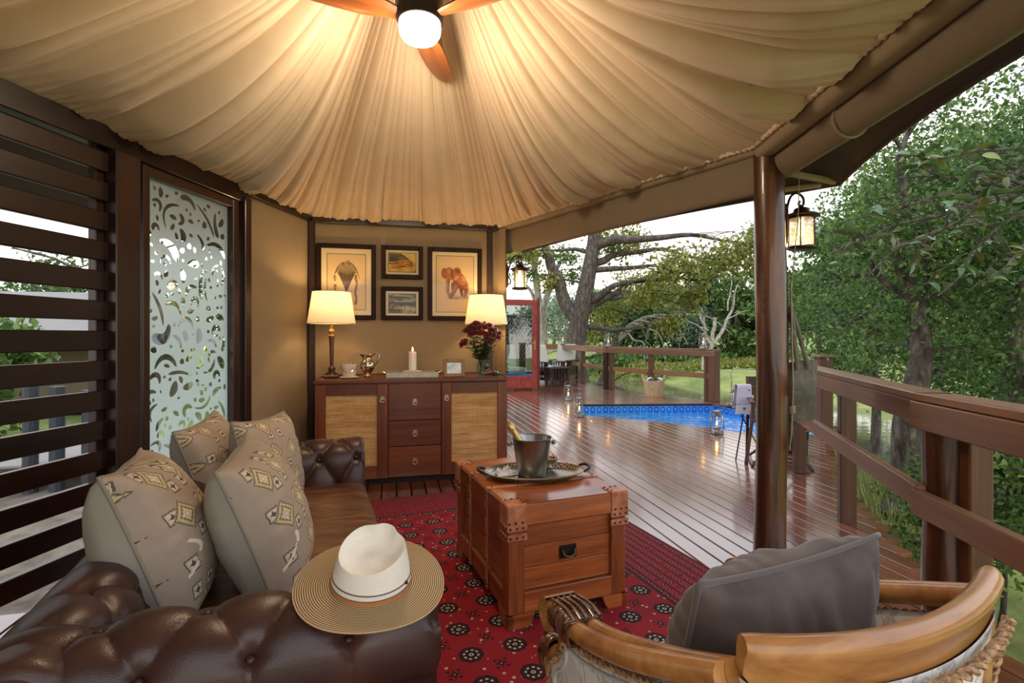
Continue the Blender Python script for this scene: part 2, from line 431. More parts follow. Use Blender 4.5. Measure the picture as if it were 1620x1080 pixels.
# ------------------------------------------------ the frosted glass panel
win = bpy.data.objects.new('window_1', None); COL.objects.link(win); win['kind'] = 'structure'; win['label'] = 'tall frosted glass panel with clear squiggles in a dark timber frame'
base = LWp(1.96, 0); win.location = base; win.rotation_euler = (0,0,LANG)       # local x towards the back corner, local -y into the room
GW, GH = .86, 2.30
b = MB(); b.box((.035, -.01, GH/2+.01), (.05, .07, GH), .004); b.box((GW-.03, -.01, GH/2+.01), (.06, .07, GH), .004); b.box((GW/2, -.01, GH-.02), (GW-.12, .06, .06), .004); b.box((GW/2, -.01, .05), (GW-.12, .06, .08), .004)
b.build('frame', m_darkz, win, smooth=0)
b = MB(); b.box((GW/2, .012, GH/2), (GW-.1, .008, GH-.08)); b.build('pane', m_pane, win, smooth=0)
def squiggle(rg, cx, cy):
    kind = rg.random(); n = 10
    if kind < .74:
        L = rg.uniform(.09, .27); a = rg.uniform(-.6, .6) + PI/2*(rg.random() < .78); bend = rg.choice((-1,1))*rg.uniform(.3, 3.0); wd = rg.uniform(.009, .018)*(1.8 if rg.random() < .2 else 1)
        x, y = -math.cos(a)*L/2, -math.sin(a)*L/2; pts = []
        for i in range(n+1):
            pts.append((cx+x, cy+y, a)); a += bend/n*(1.9*math.sin(PI*i/n)); x += math.cos(a)*L/n; y += math.sin(a)*L/n
        le, ri = [], []; bias = rg.uniform(.5, 1.6)
        for i, (x, y, a) in enumerate(pts):
            t = i/n; ww = wd*(.45 + .65*math.sin(PI*min(1, max(0, t**bias))))*(.55 if i in (0, n) else 1)
            le.append((x - math.sin(a)*ww, y + math.cos(a)*ww)); ri.append((x + math.sin(a)*ww, y - math.cos(a)*ww))
        p = le + ri[::-1]
    else:
        r = rg.uniform(.011, .026); e = rg.uniform(.5, 1); a = rg.uniform(0, PI); p = []
        if kind > .9: r *= 2.2; e = .55
        for i in range(12):
            th = 2*PI*i/12; q = (r*math.cos(th)*(1+.25*math.sin(th)), r*e*math.sin(th)); p.append((cx + q[0]*math.cos(a) - q[1]*math.sin(a), cy + q[0]*math.sin(a) + q[1]*math.cos(a)))
    return p
rg = random.Random(11); shapes = []; occ = []
fx0, fx1, fz0, fz1 = .065, GW-.065, .1, GH-.055
def seg_samples(p): return [((p[i][0]+p[(i+1)%len(p)][0])/2, (p[i][1]+p[(i+1)%len(p)][1])/2) for i in range(len(p))] + list(p)
for it in range(9000):
    p = squiggle(rg, rg.uniform(fx0, fx1), rg.uniform(fz0, fz1))
    if min(q[0] for q in p) < fx0+.008 or max(q[0] for q in p) > fx1-.008 or min(q[1] for q in p) < fz0+.01 or max(q[1] for q in p) > fz1-.01: continue
    sm = seg_samples(p); bb = (min(q[0] for q in p)-.016, max(q[0] for q in p)+.016, min(q[1] for q in p)-.016, max(q[1] for q in p)+.016)
    ok = True
    for sm2, b2 in occ:
        if b2[0] > bb[1] or b2[1] < bb[0] or b2[2] > bb[3] or b2[3] < bb[2]: continue
        if min((s[0]-t[0])**2 + (s[1]-t[1])**2 for s in sm for t in sm2) < .0115**2: ok = False; break
    if ok: shapes.append(p); occ.append((sm, bb))
    if len(shapes) > 215: break
vs = [Vector((fx0-.01, fz0-.01)), Vector((fx1+.01, fz0-.01)), Vector((fx1+.01, fz1+.01)), Vector((fx0-.01, fz1+.01))]; fcs = [[0,1,2,3]]
for p in shapes:
    if sum(p[i-1][0]*p[i][1] - p[i][0]*p[i-1][1] for i in range(len(p))) < 0: p = p[::-1]
    k = len(vs); vs += [Vector(q) for q in p]; fcs.append(list(range(k, k+len(p))))
ov, oe, of, _, _, off = delaunay_2d_cdt(vs, [], fcs, 1, 1e-6, True)
b = MB(); keep = [f for f, ids in zip(of, off) if ids == [0]]
b.add([(q.x, .005, q.y) for q in ov], keep)
M = Mat('frosted_film', (236,248,246), .8); t = M.node('ShaderNodeBsdfTranslucent'); t.inputs[0].default_value = lin((240,252,252)); mx = M.node('ShaderNodeMixShader'); mx.inputs[0].default_value = .8
M.L.new(M.b.outputs[0], mx.inputs[1]); M.L.new(t.outputs[0], mx.inputs[2])
rf = M.node('ShaderNodeBsdfRefraction'); rf.inputs['IOR'].default_value = 1.18; rf.inputs['Roughness'].default_value = .62; rf.inputs['Color'].default_value = lin((246,254,254)); mx2 = M.node('ShaderNodeMixShader'); mx2.inputs[0].default_value = .25
M.L.new(mx.outputs[0], mx2.inputs[1]); M.L.new(rf.outputs[0], mx2.inputs[2]); M.surface(mx2.outputs[0])
b.build('frosted_film', M.m, win, smooth=0)

# ------------------------------------------------ slatted screen
scr = thing('slatted_screen', 'dark timber screen of wide horizontal slats left of the frosted glass', 'screen', LWp(1.97, .0), LANG)
b = MB(); b.box((-.11, -.03, 1.16), (.16, .1, 2.32), .006); b.build('post', m_darkz, scr, smooth=0)
b = MB(); b.box((-.215, .02, 1.16), (.05, .05, 2.32), .004); b.build('post', m_darkz, scr, smooth=0)
b = MB(); b.box((-2.2, -.0, 1.16), (.1, .08, 2.32), .006); b.build('post', m_darkz, scr, smooth=0)
SLL = 2.05; slat = None
b = MB(); b.box((0,0,0), (SLL, .034, .105), .004); sme = b.mesh('slat', m_dark, 0)
for k in range(14): link('slat', sme, scr, (-.17-SLL/2, -.015, .148 + k*.161))


# ================================================ TENT: PLEATED CEILING
HEX = [A_, B_, C_, D_, E_, F_]; CEN = (.13, 2.65); PEAK = 3.75
perim = []; acc = 0; hexL = []
for i in range(6):
    a, c = HEX[i], HEX[(i+1)%6]; L = math.hypot(c[0]-a[0], c[1]-a[1]); hexL.append((acc, L, a, c)); acc += L
NU = 2300; NV = 40
tt = np.linspace(0, acc, NU, endpoint=False)
base = np.zeros((NU, 2)); inward = np.zeros((NU, 2)); frac = np.zeros(NU)
for s0, L, a, c in hexL:
    k = (tt >= s0) & (tt < s0+L); f = (tt[k]-s0)/L
    base[k] = np.outer(1-f, a) + np.outer(f, c); frac[k] = f
# random crease lines, dense and deep
rg = np.random.RandomState(5); cr = [0.0]
while cr[-1] < acc: cr.append(cr[-1] + rg.choice([.035,.055,.08,.11,.16,.22], p=[.2,.2,.2,.16,.14,.10])*rg.uniform(.85,1.15))
for s0, L, a, c in hexL: cr = [q for q in cr if abs(q-s0) > .05] + [s0]
cr = np.array(sorted(q for q in cr if q < acc)); crn = np.append(cr, acc + cr[0])
dep = rg.uniform(.35, 1.0, len(cr)); skew = rg.uniform(.7, 1.5, len(cr)); wob = rg.uniform(-1, 1, len(cr))
sv = (np.linspace(0, 1, NV)**1.25)
P = np.zeros((NU, NV, 3)); fine = rg.uniform(0, 6.28, 8)
for j, s in enumerate(sv):
    # creases drift a little sideways between eave and peak: hanging cloth
    drift = .10*math.sin(PI*s)*np.sin(tt*1.9 + 1.0) + .012*math.sin(PI*s*1.5)*np.sin(tt*6.1)
    tq = (tt + drift) % acc
    ix = np.searchsorted(crn, tq, side='right') - 1; ix = np.clip(ix, 0, len(cr)-1)
    wdt = crn[ix+1] - crn[ix]; f = np.clip((tq - crn[ix])/wdt, 0, 1)**skew[ix]
    bil = (4*f*(1-f))**.45
    scale = (1-s)*.9 + .1
    amp = wdt*.80*dep[ix]*scale*min(1, .35 + s*5)
    big = .5 + .5*np.sin(tt*11.0 + 2.2*np.sin(tt*2.7) + drift*30)
    h = amp*bil + .06*scale*big*min(1, .2 + s*4)
    h += .004*np.exp(-s*14)*np.sin(tt*210 + 2*np.sin(tt*13)) + .006*np.exp(-s*8)*np.sin(tt*95 + 3*np.sin(tt*7))
    # sag between the corner ridges
    edge = 4*frac*(1-frac)
    sag = .26*math.sin(PI*s**1.15)*edge**.7
    zz = EAVE + (PEAK-EAVE)*(s**1.12) - sag - h*.85
    q = base + (np.array(CEN) - base)*min(s, .985)
    out = base - np.array(CEN); out /= np.linalg.norm(out, axis=1)[:, None]
    q = q - out*(h*.35)[:, None]
    P[:, j, 0] = q[:, 0]; P[:, j, 1] = q[:, 1]; P[:, j, 2] = zz
V = P.reshape(-1, 3); I = np.arange(NU*NV).reshape(NU, NV); I2 = np.roll(I, -1, 0)
Fq = np.stack([I[:, :-1], I2[:, :-1], I2[:, 1:], I[:, 1:]], -1).reshape(-1, 4)
M = Mat('ceiling_fabric', (212,190,154), .8); v = M.coord((1,1,1), rand=False); n = M.noise(v, 5, 4); f = M.noise(v, 500, 2)
M.color(M.mix(n, (210,188,160), (230,209,182))); M.bump(f, .05, .003); M.b.inputs['Sheen Weight'].default_value = .15
ceil = link('ceiling', np_mesh('ceiling', V, Fq, M.m, True), None, (0,0,0), RA); tag(ceil, 'pleated beige fabric tent ceiling gathered to a peak', kind='structure')
# gathered hem along the eave
hp = []; rad = []
for i in range(0, NU, 2):
    o = (np.array(CEN) - base[i]); o /= np.linalg.norm(o); hp.append((base[i][0] - o[0]*-.012, base[i][1] - o[1]*-.012, EAVE - .012)); rad.append(.016 + .006*math.sin(tt[i]*150 + 2*math.sin(tt[i]*11)))
b = MB(); b.tube(hp, rad, 6, closed=True); b.build('hem', M.m, ceil, smooth=60, clean=False)
# outer roof above, so that no daylight falls through the lining
b = MB(); ring = [(p[0] + (p[0]-CEN[0])*.02, p[1] + (p[1]-CEN[1])*.02, EAVE+.05) for p in HEX]
b.add(ring + [(CEN[0], CEN[1], PEAK+.12)], [(i, (i+1)%6, 6) for i in range(6)]); b.build('outer_roof', m_canvas2, ceil, smooth=0)

# ------------------------------------------------ canvas valances and rolled blinds on the open sides
def valance(name, label, p, q, prof, mat, seed, wav=.012, nl=60):
    p, q = Vector((*p, 0)), Vector((*q, 0)); d = q-p; L = d.length; x = d.normalized(); o_ = Vector((x.y, -x.x, 0))
    if o_.dot(Vector((p.x-CEN[0], p.y-CEN[1], 0))) < 0: o_ = -o_
    pr = spline([(a, 0, c) for a, c in prof], 5, True); P = np.zeros((nl, len(pr), 3))
    for i in range(nl):
        s = i/(nl-1); wv = mnoise.noise((s*L*1.8, seed, 0))*wav + mnoise.noise((s*L*6, seed, 3))*wav*.4
        for j, c in enumerate(pr):
            k = max(0, (EAVE - c.z)/.3); pos = p + x*(s*L) + o_*(c.x + wv*k)
            P[i, j] = (pos.x, pos.y, c.z + wv*k*.8)
    m = MB(); m.grid(P, cv=True); m.add([tuple(r) for r in P[0]], [tuple(range(len(pr)))]); m.add([tuple(r) for r in P[-1]], [tuple(range(len(pr)))[::-1]])
    return m, x, o_, p, L
b, x, o_, p, L = valance('v', '', B_, C_, [(.0,2.43),(.03,2.47),(.08,2.47),(.11,2.43),(.08,2.395),(.02,2.395)], m_canvas, 1, 0)
vb = thing('canvas_valance', 'brown canvas valance hung under the pleated ceiling between back wall and log post', 'valance')
vb.rotation_euler = (0,0,RA)
b.build('eave_sleeve', m_canvas, vb, smooth=50)
b, x, o_, p, L = valance('v', '', (B_[0]+.03, B_[1]), (C_[0]-.02, C_[1]), [(.055,2.40),(.095,2.395),(.12,2.33),(.125,2.24),(.11,2.18),(.08,2.165),(.06,2.2),(.05,2.3)], m_canvas2, 2)
b.build('flap', m_canvas2, vb, smooth=60)
b, x, o_, p, L = valance('v', '', C_, D_, [(.0,2.42),(.03,2.47),(.09,2.47),(.12,2.42),(.09,2.37),(.02,2.37)], m_canvas, 3, 0)
vc = thing('rolled_canvas_blind', 'thick rolled canvas blind along the right eave beyond the log post', 'blind'); vc.rotation_euler = (0,0,RA)
b.build('eave_sleeve', m_canvas, vc, smooth=50)
b, x, o_, p, L = valance('v', '', (C_[0], C_[1]), D_, [(.10,2.38),(.15,2.41),(.21,2.395),(.24,2.34),(.225,2.27),(.17,2.245),(.12,2.27),(.09,2.33)], m_canvas2, 5, .03)
b.build('roll', m_canvas2, vc, smooth=60)
for s in (.2, .6, .92):
    b = MB(); c = p + x*(s*L) + o_*.166; pts = [(c.x + o_.x*.082*math.cos(t), c.y + o_.y*.082*math.cos(t), 2.33 + .092*math.sin(t)) for t in [2*PI*k/20 for k in range(20)]]
    b.tube(pts, .008, 6, closed=True); b.build('tie_strap', m_canvas, vc)
# outer fly sheet edge
FLY = [(1.45,5.75),(2.78,2.72),(2.05,1.15),(1.6,-.4)]
fly = thing('outer_fly_sheet', 'dark outer fly sheet of the tent roof reaching over the right side', 'canopy'); fly.rotation_euler = (0,0,RA)
P = []; inner = [(B_[0], B_[1]+.05), (C_[0], C_[1]), (D_[0], D_[1]), (D_[0]-.1, -.4)]
def along(pl, t):
    t *= len(pl)-1; i = min(int(t), len(pl)-2); f = t-i; return lerp(pl[i][0], pl[i+1][0], f), lerp(pl[i][1], pl[i+1][1], f), f
for i in range(61):
    t = i/60; ax, ay, f = along(inner, t); bx, by, f = along(FLY, t); c = .10*math.sin(PI*f); row = []
    for j in range(9):
        s = j/8; row.append((lerp(ax, bx, s) - (bx-ax)*c*s*.9, lerp(ay, by, s) - (by-ay)*c*s*.9, lerp(2.60, 2.27, s) + .03*c*s*10))
    P.append(row)
P = np.array(P); b = MB(); b.grid(P); P2 = P.copy(); P2[..., 2] += .012; b.grid(P2); 
m_fly = cloth('fly_canvas', (84,72,60), .9, .05, 700, .1); b.build('sheet', m_fly, fly, smooth=40)
b = MB(); b.tube([tuple(q) for q in P[:, -1]], .012, 8); b.build('edge_cord', m_fly, fly)
b = MB(); b.bar((2.2, 2.78, 2.36), (2.77, 2.74, 2.29), .04, .04, .01); b.bar((1.75, 3.9, 2.33), (2.72, 2.8, 2.285), .035, .035, .01); b.build('spreader_batten', plain('pale_batten', (176,156,118), .6, 0, .1), fly)

lf = thing('outer_fly_sheet', 'grey fly sheet of the tent roof hanging out over the slatted screen', 'canopy')
P = np.array([[tuple(LWp(-.9 + 6.2*i/30, -.03 - 1.25*j/8, lerp(2.56, 2.22 + .05*(2*((i/30)-.5))**2, (j/8)**.9))) for j in range(9)] for i in range(31)]); b = MB(); b.grid(P); P2 = P.copy(); P2[..., 2] += .012; b.grid(P2); b.build('sheet', m_fly, lf, smooth=40)
b = MB(); b.tube([tuple(q) for q in P[:, -1]], .012, 8); b.build('edge_cord', m_fly, lf)

# ================================================ LOG POST
lp = RW(2.224, 2.674)
prof = []; 
P = np.zeros((34, 20, 3))
for i in range(34):
    z = 2.54*i/33
    for j in range(20):
        th = 2*PI*j/20; r = .088*(1.03 - .03*i/33) + .010*mnoise.noise((math.cos(th)*1.5, math.sin(th)*1.5, z*1.6)) + .004*mnoise.noise((math.cos(th)*5, math.sin(th)*5, z*3))
        P[i, j] = (r*math.cos(th) + .012*math.sin(z*1.7), r*math.sin(th), z)
b = MB(); b.grid(P, cv=True); b.add([tuple(q) for q in P[-1]], [tuple(range(20))]); b.add([tuple(q) for q in P[0]], [tuple(range(20))[::-1]])
M = Mat('varnished_log', (104,58,32), .28); v = M.coord((14,14,1.1), rand=False); n = M.noise(v, 1, 6, .65, .7)
M.color(M.ramp(n, [(.3,(28,16,10)),(.48,(70,41,24)),(.68,(120,76,44))])); M.bump(n, .3, .01); M.b.inputs['Coat Weight'].default_value = .4
m_log = M.m
tag(b.build('log_post', m_log, smooth=60, loc=lp), 'round varnished log post holding up the tent corner', 'post')
# ================================================ CEILING FAN
fan = thing('ceiling_fan', 'ceiling fan with three wooden blades and a glowing round lamp', 'ceiling fan', (*RW(.13, 2.66)[:2], 3.0))
b = MB(); b.lathe([(.012,.75),(.014,.75),(.014,.22)], 10); b.build('down_rod', m_black, fan)
b = MB(); b.lathe([(.0,.24),(.05,.24),(.075,.2),(.085,.12),(.10,.09),(.12,.06),(.124,.0),(.126,-.05),(.120,-.085),(.112,-.10),(.104,-.102)], 32); b.build('motor_housing', m_black, fan)
b = MB(); b.lathe([(.103,-.09),(.106,-.10),(.108,-.12),(.104,-.155),(.09,-.178),(.06,-.19),(0,-.194)], 32)
b.build('lamp_globe', emit('lamp_globe_light', (255,236,206), 5.5), fan, smooth=60)
prof = [(.09,.030),(.16,.05),(.28,.075),(.42,.082),(.56,.078),(.68,.066),(.76,.052),(.785,.03)]
b = MB(); rows = []
for r, hw in prof:
    tw = R(14 - 8*r); row = []
    for k in range(9):
        y = -hw + 2*hw*k/8 + .02*math.sin(r*3); row.append((r, y*math.cos(tw) - .0, y*math.sin(tw) - .085 - .012*(1-(2*k/8-1)**2) + .10*r))
    rows.append(row)
P = np.array(rows); b.grid(P); P2 = P.copy(); P2[..., 2] += .009; b.grid(P2)
m_blade = wood('fan_blade_wood', (168,98,48), (110,58,28), 'x', .35, 9, .3)
bl = b.mesh('blade', m_blade, 40, False)
for a in (87, 196, 338): link('blade', bl, fan, (0,0,0), R(a))
lt = bpy.data.lights.new('fan_lamp', 'POINT'); lt.energy = 42; lt.color = lin((255,230,196))[:3]; lt.shadow_soft_size = .11
lo = bpy.data.objects.new('fan_lamp', lt); COL.objects.link(lo); lo.parent = fan; lo.location = (0,0,-.31)

# ================================================ RUG
rug_x0, rug_x1, rug_y0, rug_y1 = -.25, 2.06, .75, 4.13
RWD, RLN = rug_x1-rug_x0, rug_y1-rug_y0
M = Mat('knotted_rug', (140,20,34), .95); px, py, pz = M.xyz()
G = .19
def cell(off): return ((px/G + off).fract() - .5).abs(), ((py/G + off).fract() - .5).abs()
ax, ay = cell(0.0); bx, by = cell(.5)
octo = lambda a, c: (a.max(c)).max((a + c)*.707)
oc = octo(ax, ay); o2 = octo(bx, by)
v = M.coord((1,1,1), rand=False); nz = M.noise(v, 55, 2); nf = M.noise(v, 420, 2); nl = M.noise(v, 3, 3)
red = M.mix(nl*.5 + nf*.5, (116,4,18), (164,14,34))
dark = (24,8,13)
vor = M.node('ShaderNodeTexVoronoi'); vor.inputs['Scale'].default_value = 24; M.L.new(v, vor.inputs['Vector']); vd = X(M.nt, vor.outputs['Distance'])
spk = vd.lt(.17)*o2.gt(.12)*oc.gt(.27)
# octagon guls with a broken pale ring and a pale centre flower
petal = ((ax - .085).abs()).max((ay - .085).abs())
ring = oc.between(.125, .165)*(((ax - ay).abs().lt(.035)) + ax.lt(.03) + ay.lt(.03)).min(1.0).inv()
cenf = oc.lt(.05) - oc.lt(.025)
star = (ax*ay*60 + (ax + ay)).lt(.2)
k = M.mix(oc.lt(.26), red, dark)
k = M.mix(oc.between(.185, .205), k, (70,8,16))
k = M.mix(((ring + cenf).min(1.0))*nz.gt(.36), k, (206,190,168))
# dark crosses between the guls
crs = ((bx*by*40 + (bx + by)*.8).lt(.17)) + (((bx - .11).abs() + (by - .11).abs()).lt(.05))
k = M.mix(crs.min(1.0), k, (44,7,14)); k = M.mix(o2.lt(.02), k, (210,120,100))
k = M.mix(spk*nz.gt(.42), k, (196,176,158))
# border: fine stripes of small figures
ex = px.min(px*(-1.0) + RWD); ey = py.min(py*(-1.0) + RLN); ed = ex.min(ey)
bd = ed.lt(.44)
sx_, sy_ = (px/.052).fract() - .5, (py/.052).fract() - .5; sm = (sx_.abs() + sy_.abs())
stripe = ((ed/.055).fract()).lt(.28)
kb = M.mix(nf, (120,9,24), (158,20,38))
kb = M.mix(sm.lt(.3), kb, (36,9,16)); kb = M.mix(stripe, kb, (46,11,19)); kb = M.mix(sm.lt(.08)*nz.gt(.4), kb, (206,192,176)); kb = M.mix(ed.between(.42, .44), kb, (40,14,20))
kb = M.mix(ed.lt(.025), kb, (70,12,22))
M.color(M.mix(bd, k, kb)); M.bump(nf, .5, .004)
rug = thing('persian_rug', 'dark red knotted rug with rows of black octagons and white fringe', 'rug', FW(rug_x0, rug_y0), FA)
P = np.array([[(RWD*i/20, RLN*j/30, .012) for j in range(31)] for i in range(21)]); b = MB(); b.box((RWD/2, RLN/2, .007), (RWD, RLN, .012), .003); b.build('pile', M.m, rug, smooth=0)
b = MB(); rg = random.Random(2)
for i in range(230):
    x = RWD*(i+.5)/230
    for y0, sg in ((RLN, 1), (0, -1)):
        x1 = x + rg.uniform(-.004, .004); L = rg.uniform(.02, .035)
        b.add([(x-.003, y0, .006), (x+.003, y0, .006), (x1+.002, y0+sg*L, .002), (x1-.002, y0+sg*L, .002), (x, y0+sg*L*.5, .009)], [(0,1,4),(1,2,4),(2,3,4),(3,0,4)])
tag(b.build('fringe', plain('wool_fringe', (214,200,176), .95), rug, smooth=0, clean=False), kind='stuff')
RZ = .013

# ================================================ CHESTERFIELD SOFA   (F frame: b = .30 front, a = 1.20 .. 3.37)
SA0, SA1, SB1 = 1.215, 3.36, .30
sofa = thing('chesterfield_sofa', 'brown leather chesterfield sofa with deep buttoned rolled arms', 'sofa', FW(SB1, SA0), FA)   # local x -> towards the rug, y -> away
SL, SD = SA1-SA0, .95
M = Mat('brown_leather', (84,52,44), .34); v = M.coord((1,1,1), rand=False); n = M.noise(v, 3.5, 4); vo = M.node('ShaderNodeTexVoronoi'); vo.inputs['Scale'].default_value = 320; M.L.new(v, vo.inputs['Vector'])
M.color(M.ramp(n, [(.3,(48,30,26)),(.55,(70,44,37)),(.75,(94,61,48))])); M.bump(X(M.nt, vo.outputs['Distance'])*.3 + M.noise(v, 14, 4, .6, 1.0)*1.0, .12, .01); m_leather = M.m
M = Mat('seat_leather', (104,66,46), .38); v = M.coord((3.2,11,1), rand=False); n = M.noise(v, 1.3, 5, .6, .8); v2 = M.coord((1,1,1), rand=False)
M.color(M.ramp(n, [(.32,(62,36,26)),(.5,(96,60,40)),(.7,(136,90,58))])); M.bump(n, .35, .02); m_seatl = M.m
def buttoned(prof, length, q0, q1, ds, amp=.026, phase=0.0, nper=26, seed=0):
    """deep-buttoned roll: prof = (outward d, z) section; returns grid points in (s, d, z), normals and button spots"""
    pr = spline([(d, 0, z) for d, z in prof], 14); sec = np.array([(p.x, p.z) for p in pr])
    sg = np.linalg.norm(np.diff(sec, axis=0), axis=1); q = np.concatenate([[0], np.cumsum(sg)]); qn = np.linspace(0, q[-1], 92)
    sec = np.stack([np.interp(qn, q, sec[:, 0]), np.interp(qn, q, sec[:, 1])], 1)
    tg = np.gradient(sec, axis=0); tg /= np.linalg.norm(tg, axis=1)[:, None]; nr = np.stack([-tg[:, 1], tg[:, 0]], 1)
    ns = max(30, int(length/ds*nper)); s = np.linspace(0, length, ns); Sg, Q = np.meshgrid(s, qn, indexing='ij')
    rows = 3; dq = (q1-q0)/(rows-1); A = Sg/ds + phase + (Q-q0)/(2*dq); B = Sg/ds + phase - (Q-q0)/(2*dq)
    fa, fb = np.abs(A-np.round(A)), np.abs(B-np.round(B))
    bil = (np.sin(PI*np.clip(fa, 0, .5))*np.sin(PI*np.clip(fb, 0, .5)))
    bil = np.clip(bil, 0, 1)**.42
    but = np.exp(-(fa**2+fb**2)/.016)
    # beyond the last rows: straight pleats running away from the buttons
    fs = np.abs((Sg/ds + phase) - np.round(Sg/ds + phase)); fs2 = np.abs((Sg/ds + phase + .5*(rows-1)) - np.round(Sg/ds + phase + .5*(rows-1)))
    lo = np.clip((q0-Q)/(dq*.9), 0, 1); hi = np.clip((Q-q1)/(dq*.9), 0, 1)
    pl0 = np.clip(np.sin(PI*fs), 0, 1)**.4; pl1 = np.clip(np.sin(PI*fs2), 0, 1)**.4
    inside = (Q >= q0) & (Q <= q1)
    low = Q < q0; hig = Q > q1
    bil = np.where(low, pl0*(1-lo) + lo, np.where(hig, pl1*(1-hi) + hi, bil)); but = np.where(inside, but, np.where(low, np.exp(-(fs**2)/.004 - ((q0-Q)/.02)**2), np.exp(-(fs2**2)/.004 - ((Q-q1)/.02)**2)))
    h = amp*(bil-1) - .02*but
    end = np.minimum(Sg, length-Sg); ef = np.clip(end/.03, 0, 1); h = h - (1-np.sqrt(1-(1-ef)**2))*.018
    P = np.zeros((ns, len(qn), 3)); P[..., 0] = Sg; P[..., 1] = sec[None, :, 0] + nr[None, :, 0]*h; P[..., 2] = sec[None, :, 1] + nr[None, :, 1]*h
    spots = []
    for r in range(rows):
        qq = q0 + r*dq; off = (phase + .5*r) % 1
        i = 0
        while True:
            ss = (i - off)*ds; i += 1
            if ss < .03: continue
            if ss > length-.03: break
            d, z = np.interp(qq, qn, sec[:, 0]), np.interp(qq, qn, sec[:, 1]); nx, nz = np.interp(qq, qn, nr[:, 0]), np.interp(qq, qn, nr[:, 1])
            spots.append((ss, d - nx*amp*1.25, z - nz*amp*1.25))
    return P, spots
PROF = [(-.005,.30),(-.02,.40),(-.012,.50),(.0,.58),(.03,.645),(.09,.685),(.155,.685),(.215,.655),(.25,.60),(.255,.54),(.235,.48),(.205,.455),(.20,.40),(.20,.12)]
def close_ends(b, P):
    for r, rev in ((P[0], False), (P[-1], True)):
        c = r.mean(axis=0); n = len(r); b.add([tuple(q) for q in r] + [tuple(c)], [((i, i+1, n) if rev else (i+1, i, n)) for i in range(n-1)] + [((n-1, 0, n) if rev else (0, n-1, n))])
bt = MB(); bt.ball((0,0,0), (.011,.011,.008), 10, 6); bme = bt.mesh('button', m_leather, 60)
def part_roll(name, length, tr, q0, q1, phase):
    P, spots = buttoned(PROF, length, q0, q1, .205, phase=phase)
    Q = tr(P); b = MB(); b.grid(Q); close_ends(b, Q); o = b.build(name, m_leather, sofa, smooth=60, clean=False)
    for sp in spots:
        p = tr(np.array(sp)[None, None, :])[0, 0]; link('button', bme, o, tuple(p))
    return o
# near arm: runs along -x from the front end, outward is -y ; far arm outward is +y ; back runs along y, outward is -x
AW = .25
def tr_near(P): return np.stack([P[..., 0] - SD, AW - P[..., 1], P[..., 2]], -1)
def tr_far(P): return np.stack([P[..., 0] - SD, SL - AW + P[..., 1], P[..., 2]], -1)
def tr_back(P): return np.stack([-SD + AW - P[..., 1], P[..., 0], P[..., 2]], -1)
part_roll('arm', SD, tr_near, .24, .62, .42); part_roll('arm', SD, tr_far, .14, .46, .1); part_roll('backrest', SL, tr_back, .14, .46, .3)
b = MB(); b.box((-SD/2-.03, SL/2, .21), (SD-.14, SL-.12, .24), .02); b.build('seat_frame', m_leather, sofa)
def soft_box(c, d, rnd=.05, nx=14, ny=26, bulge=.02):
    """cushion: rounded box from a warped cube grid"""
    bm = bmesh.new(); bmesh.ops.create_cube(bm, size=2); bmesh.ops.subdivide_edges(bm, edges=bm.edges[:], cuts=11, use_grid_fill=True)
    hx, hy, hz = d[0]/2, d[1]/2, d[2]/2; vs = []
    for q in bm.verts:
        p = Vector((q.co.x*hx, q.co.y*hy, q.co.z*hz)); inn = Vector((max(-hx+rnd, min(hx-rnd, p.x)), max(-hy+rnd, min(hy-rnd, p.y)), max(-hz+rnd*.9, min(hz-rnd*.9, p.z))))
        e = p - inn
        if e.length > 1e-6: p = inn + e.normalized()*min(e.length, rnd)
        u_, v_ = q.co.x, q.co.y; p.z += bulge*(1-u_*u_)*(1-v_*v_)*(1 if q.co.z > 0 else -.2)
        vs.append(p + Vector(c))
    bm.verts.index_update(); fs = [[q.index for q in f.verts] for f in bm.faces]; bm.free(); return vs, fs
vs, fs = soft_box((-SD/2+.115, SL/2, .375), (SD-.24, SL-.44, .17), .05, bulge=.02)
for i, p in enumerate(vs):
    p.z += .007*mnoise.noise((p.x*14 + p.y*3, p.y*3.5, 2)) if p.z > .38 else 0
b = MB(); b.add(vs, fs); b.build('seat_cushion', m_seatl, sofa, smooth=60)
for x, y in ((-.08,.1),(-.08,SL-.1),(-.85,.1),(-.85,SL-.1)):
    b = MB(); b.lathe([(.02,RZ),(.03,.03),(.034,.06),(.03,.1)], 14, (x, y, 0)); b.build('leg', m_darkz, sofa)

# ================================================ PILLOWS
M = Mat('woven_motif_fabric', (176,160,144), .95); px, py, pz = M.xyz(); v = M.coord((1,1,1), rand=False); nf = M.noise(v, 500, 2); nl = M.noise(v, 30, 3)
oi = M.node('ShaderNodeObjectInfo'); rnd = X(M.nt, oi.outputs['Random'])
def motif(px, py, G, ox, oy):
    gx, gy = px/G + rnd*3.0 + ox, py/G + rnd*5.0 + oy
    ax, ay = (gx.fract() - .5).abs(), (gy.fract() - .5).abs()
    dm = ax + ay; sq = ax.max(ay); idx = gx.floor()*.31 + gy.floor()*.47 + ox*.3 + .35
    return ax, ay, dm, sq, idx.fract()
basec = M.mix(nf*.6 + nl*.4, (150,132,116), (182,166,150))
ax, ay, dm, sq, id1 = motif(px, py, .135, 0, 0)
jag = ((ax*16).fract()*.04 + (ay*16).fract()*.04)
d1 = dm + jag; on = id1.gt(.12)
k = M.mix(d1.lt(.40)*on, basec, (196,178,132)); k = M.mix(d1.between(.36,.40)*on, k, (74,62,56))
